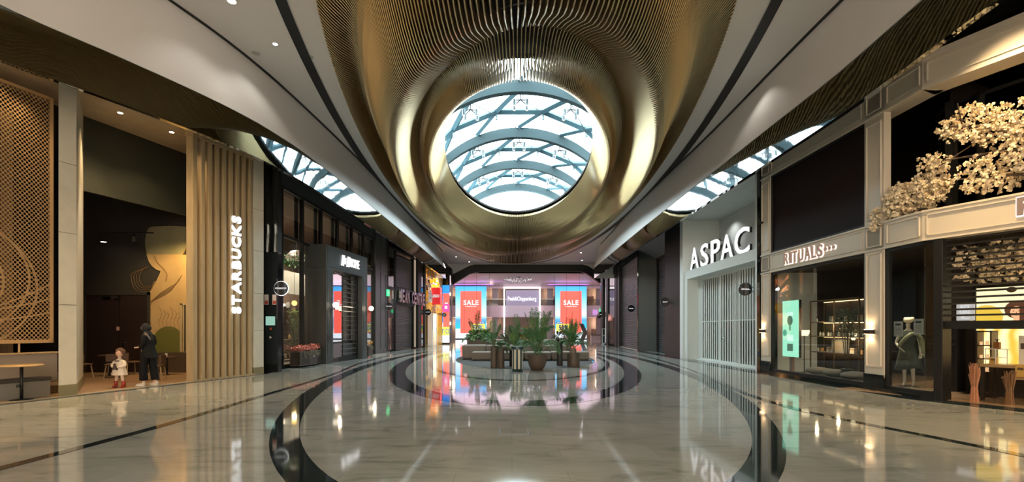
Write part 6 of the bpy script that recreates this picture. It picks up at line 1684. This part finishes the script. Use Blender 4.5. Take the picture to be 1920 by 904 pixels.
cyl_pot((-.72, 19.85, 0), .135, .82, 'left of the twin tall brown cylinder planters on the carpet edge')
cyl_pot((-.44, 19.72, 0), .135, .82, 'right of the twin tall brown cylinder planters on the carpet edge')
palm('small_palm', (-.72, 19.85, 0), .76, 11, .6, 1.05, .4, 'spiky palm growing from the left twin cylinder planter', 3, LEAF, leafl=.2)
palm('trailing_plant', (-.44, 19.72, 0), .76, 9, .4, .28, .35, 'low dark trailing plant in the right twin cylinder planter', 4, mat('dull_green'), leafl=.12)
# striped bin
t = thing('striped_litter_bin', 'round litter bin with vertical cream and dark green stripes in front of the seating', 'litter bin', (.2, 18.2, 0))
MB().lathe([(.185, 0), (.195, .02), (.195, .88), (.2, .9), (.17, .9), (.17, .8)], 32).build('bin_body', mat('bin_green', (.015, .045, .05), .35), t, True)
b = MB()
for k in range(8):
    a0 = 2 * PI * k / 8 + .1; 
    for q in range(4):
        a1, a2_ = a0 + .105 * q, a0 + .105 * (q + 1); r_ = .2
        b.add([(r_ * math.cos(a1), r_ * math.sin(a1), .09), (r_ * math.cos(a2_), r_ * math.sin(a2_), .09), (r_ * math.cos(a2_), r_ * math.sin(a2_), .8), (r_ * math.cos(a1), r_ * math.sin(a1), .8)], [(0, 1, 2, 3)])
b.build('cream_stripes', mat('bin_cream', (.55, .52, .42), .4), t); MB().lathe([(.205, .8), (.21, .82), (.21, .9), (.2, .91)], 32).build('rim', mat('bin_green'), t)
cyl_pot((.02, 20.5, 0), .13, .66, 'dark slim cylinder planter half hidden behind the striped bin', BLACK)
palm('leafy_planter_plant', (.02, 20.5, 0), .6, 12, .6, .75, .35, 'loose light green plant rising behind the striped bin', 6, LEAFL, leafl=.18, leafw=.018)
# bowl with big palm
t = thing('bowl_planter', 'large dark brown round bowl planter carrying the tallest palm', 'planter', (.96, 18.95, 0))
MB().lathe([(.20, 0), (.22, .01), (.30, .12), (.36, .3), (.375, .5), (.375, .58), (.36, .6), (.34, .6), (.33, .52)], 40).build('bowl', POTB, t, True); MB().lathe([(.33, .52), (.33, .53)], 24).build('soil', SOIL, t)
MB().lathe([(.25, 0), (.25, .006)], 30).build('base_disc', BLACK, t)
palm('large_palm', (.96, 18.95, 0), .53, 34, .95, 1.75, .75, 'tallest bushy dark green palm in the bowl planter at the centre', 10, LEAF, sp_=.16, leafl=.26, leafw=.012)
cyl_pot((2.02, 21.0, 0), .13, 1.15, 'tallest slim dark cylinder planter right of the big palm', mat('pot_dark', (.035, .032, .03), .5))
palm('spindly_plant', (2.02, 21.0, 0), 1.1, 8, .4, .4, .35, 'thin sparse plant on top of the tallest slim cylinder planter', 12, mat('dull_green'), leafl=.14)
cyl_pot((2.52, 20.35, 0), .26, .57, 'wide round brown planter right of the tallest slim planter')
t = cyl_pot((2.5, 20.35, .45), .14, .3, 'small inner pot standing inside the wide round brown planter', TAUPE, True)
palm('potted_palm', (2.5, 20.35, 0), .72, 26, .62, 1.15, .45, 'green palm in the wide round planter in front of the right sale screen', 13, LEAF, leafl=.2)
# plants at the back
for (x, y, z, nf, L_, rs_, lab, m, sd) in ((-2.1, 26.8, 1.0, 16, .6, .55, 'leftmost leafy light green plant on the back planter bench', LEAFL, 21), (-1.5, 26.85, 1.0, 18, .6, .6, 'broad-leaved light green plant beside the leftmost one on the back planter bench', LEAFL, 22), (-1.95, 26.95, 1.0, 9, .5, 1.5, 'tall thin palm rising above the back planter bench before the left screen', mat('palm_pale', (.25, .16, .08), .5), 23), (.15, 27.0, 0, 11, .6, 1.75, 'tall arching palm behind the backrests left of centre', LEAF, 24), (.75, 26.9, 0, 11, .55, 1.4, 'yellowish leafy plant behind the striped bin and seating', LEAFY, 25), (3.0, 26.9, 0, 9, .6, 1.9, 'reddish-edged tall palm in front of the right sale screen', mat('palm_red', (.2, .07, .03), .5), 26), (-.3, 27.1, 0, 8, .5, 1.2, 'airy grey-green plant behind the middle of the backrests', mat('dusty_green'), 27)):
    if z == 0:
        cyl_pot((x, y, 0), .2, .5, 'hidden-looking low planter under the ' + lab.split(' behind')[0].split(' in front')[0]); z = .45
    palm('leafy_plant' if 'palm' not in lab else 'tall_palm', (x, y, 0), z, nf, L_, rs_, .4, lab, sd, m, leafl=.22, leafw=.025 if m is LEAFL else .014)
for (px, py, lab) in ((1112, 679, 'tiny blue lit button on the floor at the carpet edge, right side'),):
    x_, y_ = gpos(px, py); t = thing('floor_marker', lab, 'marker', (x_, y_, .006)); MB().lathe([(.04, 0), (.04, .03)], 12).build('dome', emit_mat('marker_blue', (.05, .5, 1), 1.2), t)

# ================================================================ PEOPLE
def skin_mesh(nodes, edges, radii, root=0, sub=2):
    me = bpy.data.meshes.new('s'); me.from_pydata([tuple(n) for n in nodes], edges, []); me.update()
    o = bpy.data.objects.new('s', me); COL.objects.link(o)
    sk = o.modifiers.new('skin', 'SKIN'); sk.use_smooth_shade = True
    d = me.skin_vertices[0].data if me.skin_vertices else None
    if d is None:
        bm = bmesh.new(); bm.from_mesh(me); bm.verts.layers.skin.verify(); bm.to_mesh(me); bm.free(); d = me.skin_vertices[0].data
    for i, r in enumerate(radii):
        d[i].radius = r if isinstance(r, tuple) else (r, r); d[i].use_root = (i == root)
    s_ = o.modifiers.new('sub', 'SUBSURF'); s_.levels = sub; s_.render_levels = sub
    dg = bpy.context.evaluated_depsgraph_get(); dg.update()
    m2 = bpy.data.meshes.new_from_object(o.evaluated_get(dg)); vs = [tuple(v.co) for v in m2.vertices]; fs = [tuple(p.vertices) for p in m2.polygons]
    bpy.data.objects.remove(o); bpy.data.meshes.remove(me); bpy.data.meshes.remove(m2)
    return vs, fs
def skinned(name, parts, m, parent):
    """parts: list of chains [(point, radius), ...]; the first point may reuse one already placed"""
    nodes = []; rad = []; edges = []; idx = {}
    for ch in parts:
        prev = None
        for (p, r) in ch:
            k = tuple(round(c, 4) for c in p)
            if k not in idx: idx[k] = len(nodes); nodes.append(p); rad.append(r)
            if prev is not None and prev != idx[k]: edges.append((prev, idx[k]))
            prev = idx[k]
    vs, fs = skin_mesh(nodes, edges, rad)
    return MB().add(vs, fs).build(name, m, parent, True)
def hand(w_, d_, s=1.0, curl=.5, side=1, up=Vector((0, 0, 1))):
    """finger chains rooted in the palm; w_ wrist, d_ pointing direction"""
    d_ = Vector(d_).normalized(); sd = d_.cross(up).normalized(); nn = sd.cross(d_)
    palm_c = Vector(w_) + d_ * .05 * s; out = []
    for i, (off, L_) in enumerate(((-.03, .062), (-.01, .075), (.01, .07), (.028, .055))):
        b0 = Vector(w_) + d_ * .085 * s + sd * off * s; dd = d_
        b1 = b0 + dd * L_ * .45 * s; dd2 = (d_ * math.cos(curl) - nn * math.sin(curl)); b2 = b1 + dd2 * L_ * .35 * s; dd3 = (d_ * math.cos(curl * 2) - nn * math.sin(curl * 2)); b3 = b2 + dd3 * L_ * .3 * s
        out.append([(tuple(palm_c), .022 * s), (tuple(b0), .0095 * s), (tuple(b1), .009 * s), (tuple(b2), .0082 * s), (tuple(b3), .007 * s)])
    t0 = Vector(w_) + d_ * .03 * s + sd * -.03 * s * side; t1 = t0 + (d_ * .6 - sd * side * .8).normalized() * .03 * s; t2 = t1 + (d_ * .9 - sd * side * .3).normalized() * .03 * s
    out.append([(tuple(palm_c), .022 * s), (tuple(t0), .012 * s), (tuple(t1), .010 * s), (tuple(t2), .008 * s)])
    return [[(tuple(w_), .02 * s), (tuple(palm_c), .022 * s)]] + out
# ---- woman in black, back three-quarter view, facing left (-x)
WX, WY = -9.82, 13.38
wm = thing('person', 'adult in black headscarf, black jacket, wide black trousers and white shoes, walking left', 'person', (WX, WY, .014), 0)
def v(*a): return tuple(a)
hipc = (0.0, 0, .92)
body = [[(hipc, (.13, .12)), ((0, 0, 1.08), (.12, .105)), ((-.01, 0, 1.24), (.13, .105)), ((-.02, 0, 1.36), (.11, .09)), ((-.04, 0, 1.44), .05), ((-.06, 0, 1.50), .048), ((-.075, 0, 1.56), .085)],
        [(hipc, (.13, .12)), ((-.03, -.09, .84), .09), ((-.06, -.10, .48), .06), ((-.03, -.10, .10), .04), ((-.14, -.11, .035), .03)],
        [(hipc, (.13, .12)), ((.04, .09, .84), .09), ((.08, .10, .48), .06), ((.14, .10, .11), .04), ((.04, .11, .035), .03)],
        [((-.02, 0, 1.36), (.11, .09)), ((.0, -.17, 1.34), .05), ((.04, -.225, 1.12), .038), ((-.17, -.135, 1.04), .024)],
        [((-.02, 0, 1.36), (.11, .09)), ((-.02, .17, 1.34), .05), ((.03, .225, 1.12), .038), ((-.19, .125, 1.05), .024)]]
skinned('body', body + hand((-.17, -.135, 1.04), (-.85, .5, .05), .95, .7, 1) + hand((-.19, .125, 1.05), (-.85, -.5, .1), .95, .7, -1), SKIN, wm)
JK = mat('jacket_black', (.007, .0075, .008), .8, spec=.2, bump=.15, bscale=30); TRS = mat('trouser_black', (.005, .005, .006), .8, spec=.2)
SC = mat('scarf_black', (.010, .010, .012), .8)
b = MB(); n_ = 40; vs = []; fs = []
prof = [(.060, .052, -.035, 1.455), (.105, .115, -.02, 1.42), (.125, .175, -.01, 1.37), (.128, .175, .0, 1.30), (.125, .158, .005, 1.18), (.128, .152, .01, 1.08), (.155, .172, .02, .96), (.185, .195, .03, .84), (.195, .205, .035, .775), (.18, .19, .035, .775)]
for (rx, ry, cx_, z) in prof:
    for k in range(n_):
        a = 2 * PI * k / n_; q = 1 + .03 * math.sin(a * 6 + z * 5) * (z < 1.1); vs.append((cx_ + rx * q * math.cos(a), ry * q * math.sin(a), z + (.03 * math.cos(a) * -1 if z < .9 else 0)))
for i in range(len(prof) - 1):
    for k in range(n_): fs.append((i * n_ + k, i * n_ + (k + 1) % n_, (i + 1) * n_ + (k + 1) % n_, (i + 1) * n_ + k))
jk_ = b.add(vs, fs).build('jacket', JK, wm, True); sm_ = jk_.modifiers.new('sub', 'SUBSURF'); sm_.levels = 1; sm_.render_levels = 1
for s_, e_, w_ in ((-1, (.04, -.225, 1.12), (-.12, -.15, 1.05)), (1, (.03, .225, 1.12), (-.14, .14, 1.06))):
    skinned('sleeve', [[((-.005, s_ * .12, 1.365), .065), ((.0, s_ * .185, 1.33), .066), (e_, .056), (w_, .044)]], JK, wm)
for (hx, s_, kx, fx) in ((-.01, -1, -.05, -.035), (.02, 1, .07, .12)):
    skinned('trouser_leg', [[((hx, s_ * .065, .98), .10), ((hx, s_ * .085, .84), .108), ((kx, s_ * .11, .48), .098), ((fx, s_ * .11, .18), .104), ((fx, s_ * .11, .15), .104)]], TRS, wm)
b = MB(); b.sphere((-.07, 0, 1.575), .105, 24, 16, (1.0, .86, 1.1)); hs_ = b.build('headscarf', SC, wm, True)
# open the scarf at the face by pushing it back
for vv in hs_.data.vertices:
    c = vv.co
    if c.x < -.13: c.x = -.13 - (c.x + .13) * -.25
b = MB(); b.sphere((.035, .0, 1.56), .06, 16, 10, (.9, .9, 1.1)); b.build('scarf_bun', SC, wm, True)
skinned('scarf_drape', [[((-.06, 0, 1.50), .075), ((-.045, 0, 1.44), .105), ((.01, 0, 1.40), .10), ((.09, -.02, 1.33), .045), ((.125, -.04, 1.22), .03)]], SC, wm)
b = MB(); b.sphere((-.115, 0, 1.565), .068, 20, 14, (.9, .92, 1.22)); b.sphere((-.18, 0, 1.555), .013, 10, 8, (1.1, .8, 1.4)); b.build('face', SKIN, wm, True)
b = MB()
for s_ in (-1, 1): b.sphere((-.170, s_ * .026, 1.583), .008, 8, 6, (.5, 1.3, .7))
b.sphere((-.171, 0, 1.523), .012, 8, 6, (.4, 1.5, .4)); b.build('eyes_and_mouth', mat('dark_feature', (.12, .03, .03), .5), wm)
skinned('hood_lining', [[((-.02, -.105, 1.44), .018), ((.06, -.125, 1.39), .022), ((.11, -.11, 1.31), .018), ((.135, -.09, 1.24), .01)]], mat('hood_grey', (.18, .16, .15), .7), wm)
for (x, y, rz) in ((-.10, -.11, .0), (.09, .11, .0)):
    b = MB(); b.sphere((x - .02, y, .04), .05, 16, 10, (2.5, .9, .8)); b.sphere((x + .06, y, .07), .05, 12, 8, (1.0, .85, 1.2)); b.box(x - .14, x + .1, y - .042, y + .042, 0, .025); b.build('shoe', mat('shoe_white', (.6, .56, .5), .5), wm, True)
# ---- small child facing the viewer
KX, KY = -10.32, 13.05
kd = thing('person', 'small curly-haired child in white coat dress, pale tights and red boots, holding a toy', 'person', (KX, KY, .014), 0)
hp = (0, 0, .43)
skinned('body', [[(hp, (.085, .075)), ((0, 0, .56), (.08, .07)), ((0, 0, .68), (.085, .065)), ((0, 0, .76), .04), ((0, 0, .80), .035), ((0, 0, .88), .07)],
    [(hp, (.085, .075)), ((-.06, 0, .38), .055), ((-.085, 0, .22), .04), ((-.10, 0, .05), .03), ((-.11, -.07, .025), .022)],
    [(hp, (.085, .075)), ((.06, 0, .38), .055), ((.09, -.02, .22), .04), ((.12, -.02, .05), .03), ((.13, -.09, .025), .022)],
    [((0, 0, .68), (.085, .065)), ((-.11, 0, .67), .035), ((-.15, -.05, .55), .028), ((-.05, -.13, .54), .02)],
    [((0, 0, .68), (.085, .065)), ((.11, 0, .67), .035), ((.15, -.05, .55), .028), ((.05, -.13, .53), .02)]]
    + hand((-.05, -.13, .54), (.8, -.5, .0), .6, .7, 1) + hand((.05, -.13, .53), (-.8, -.5, .0), .6, .7, -1), mat('tights_pale', (.62, .48, .38), .6), kd)
b = MB(); n_ = 36; vs = []; fs = []
prof = [(.075, .735), (.10, .70), (.125, .60), (.15, .48), (.185, .34), (.19, .325), (.17, .325)]
for (r_, z) in prof:
    for k in range(n_):
        a = 2 * PI * k / n_; q = r_ * (1 + .035 * math.sin(a * 9) * (1 if z < .5 else 0)); vs.append((q * math.cos(a), q * .8 * math.sin(a), z))
for i in range(len(prof) - 1):
    for k in range(n_): fs.append((i * n_ + k, i * n_ + (k + 1) % n_, (i + 1) * n_ + (k + 1) % n_, (i + 1) * n_ + k))
CW = mat('coat_white', (.70, .62, .52), .75, bump=.25, bscale=60)
b.add(vs, fs).build('coat_dress', CW, kd, True)
skinned('sleeves', [[((-.03, 0, .69), .06), ((-.12, 0, .67), .055), ((-.165, -.04, .56), .05), ((-.075, -.115, .545), .035)]], CW, kd)
skinned('sleeves', [[((.03, 0, .69), .06), ((.12, 0, .67), .055), ((.165, -.04, .56), .05), ((.075, -.115, .535), .035)]], CW, kd)
b = MB(); b.sphere((0, -.01, .895), .088, 20, 14, (.88, .92, 1.08)); b.sphere((0, -.093, .885), .011, 8, 6); b.sphere((-.078, 0, .89), .016, 8, 6, (.6, 1, 1.3)); b.sphere((.078, 0, .89), .016, 8, 6, (.6, 1, 1.3)); b.build('face', mat('skin_light', (.68, .42, .30), .5), kd, True)
b = MB()
for s_ in (-1, 1): b.sphere((s_ * .032, -.086, .905), .010, 8, 6, (1.2, .5, .8))
b.sphere((0, -.088, .853), .016, 8, 6, (1.5, .4, .5)); b.build('eyes_and_mouth', mat('dark_feature'), kd)
rr = random.Random(2); b = MB(); b.sphere((0, .02, .925), .094, 18, 12, (1.0, .95, 1.0))
for i in range(110):
    a = rr.uniform(0, 2 * PI); e = rr.uniform(-.5, 1.5); d = Vector((math.cos(a) * math.cos(e), math.sin(a) * math.cos(e), math.sin(e)))
    if d.y < -.45 and d.z < .35: continue
    b.sphere(tuple(Vector((0, .015, .92)) + d * .098), rr.uniform(.014, .026), 7, 5)
b.build('curly_hair', mat('hair_brown', (.17, .09, .05), .7), kd, True)
for (x, y) in ((-.10, -.0), (.12, -.02)):
    b = MB(); b.lathe([(.045, .02), (.042, .10), (.05, .17), (.04, .172)], 16, (x, y, 0)); b.sphere((x, y - .055, .03), .042, 14, 8, (.9, 1.7, .75)); b.build('boot', mat('boot_red', (.32, .035, .02), .4), kd, True)
b = MB(); b.sphere((0, -.165, .55), .045, 12, 8, (1, .7, 1.1)); b.sphere((.0, -.17, .61), .032, 10, 8); b.sphere((.04, -.16, .5), .025, 8, 6, (1, 1, 1.6)); b.sphere((-.03, -.16, .5), .02, 8, 6, (1, 1, 1.6)); b.build('toy', mat('toy_dark', (.06, .035, .03), .6), kd, True)
b = MB(); b.sphere((-.03, -.10, .70), .028, 8, 6, (1.2, .5, .7)); b.sphere((.03, -.10, .70), .028, 8, 6, (1.2, .5, .7)); b.build('bow', mat('toy_dark'), kd, True)

# ---- dressed mannequin in the window
ux = UR(1703, .75); mx, my = loc2w(C1, aR, ux, .75)
mq = thing('mannequin', 'pale mannequin in a dark olive draped dress with white turban behind the narrow window', 'mannequin', (mx, my, .14), 2.3 - PI)
MB().lathe([(.22, -.02), (.22, 0)], 24).build('base_plate', mat('chrome'), mq)
skinned('body', [[((0, 0, .88), (.12, .1)), ((0, 0, 1.02), (.09, .08)), ((0, 0, 1.20), (.12, .09)), ((0, 0, 1.33), (.09, .07)), ((0, 0, 1.42), .04), ((0, -.01, 1.48), .04), ((0, -.02, 1.56), .08)],
    [((0, 0, .88), (.12, .1)), ((-.07, 0, .80), .085), ((-.07, -.03, .45), .05), ((-.08, .02, .1), .03), ((-.08, -.07, .04), .024), ((-.08, -.12, .02), .018)],
    [((0, 0, .88), (.12, .1)), ((.07, 0, .80), .085), ((.10, -.08, .45), .05), ((.10, .0, .1), .03), ((.10, -.09, .04), .024), ((.10, -.14, .02), .018)],
    [((0, 0, 1.33), (.09, .07)), ((-.16, 0, 1.30), .045), ((-.25, .02, 1.06), .035), ((-.14, -.08, .92), .024)],
    [((0, 0, 1.33), (.09, .07)), ((.16, 0, 1.30), .045), ((.22, .02, 1.06), .035), ((.24, -.04, .83), .024)]]
    + hand((-.14, -.08, .92), (.7, -.3, -.5), .95, .3, 1) + hand((.24, -.04, .83), (0, -.1, -1), .95, .3, -1, Vector((0, 1, 0))), PLASTIC, mq)
b = MB(); n_ = 40; vs = []; fs = []
prof = [(.10, 1.36), (.135, 1.28), (.14, 1.18), (.115, 1.04), (.15, .92), (.18, .75), (.21, .55), (.24, .42), (.22, .42)]
for (r_, z) in prof:
    for k in range(n_):
        a = 2 * PI * k / n_; q = r_ * (1 + .07 * math.sin(a * 7) * (1 if z < .95 else .2)); vs.append((q * math.cos(a) * 1.15, q * .85 * math.sin(a), z - .03 * math.sin(a * 2) * (z < .5)))
for i in range(len(prof) - 1):
    for k in range(n_): fs.append((i * n_ + k, i * n_ + (k + 1) % n_, (i + 1) * n_ + (k + 1) % n_, (i + 1) * n_ + k))
b.add(vs, fs).build('dress', mat('dress_olive', (.045, .05, .028), .7, bump=.3), mq, True)
skinned('draped_shawl', [[((.12, -.06, 1.33), .05), ((.0, -.15, 1.22), .05), ((-.12, -.12, 1.06), .045), ((-.18, -.02, .95), .05)], [((.12, -.06, 1.33), .05), ((.24, .0, 1.2), .055), ((.28, .0, .95), .05), ((.30, .0, .7), .035)]], mat('shawl_olive', (.22, .23, .13), .7), mq)
b = MB(); b.sphere((0, .0, 1.63), .10, 18, 12, (1, 1, .75)); b.sphere((.07, .03, 1.66), .05, 12, 8); b.sphere((-.06, .04, 1.66), .045, 12, 8); b.build('turban', mat('turban_cream', (.75, .66, .45), .6), mq, True)
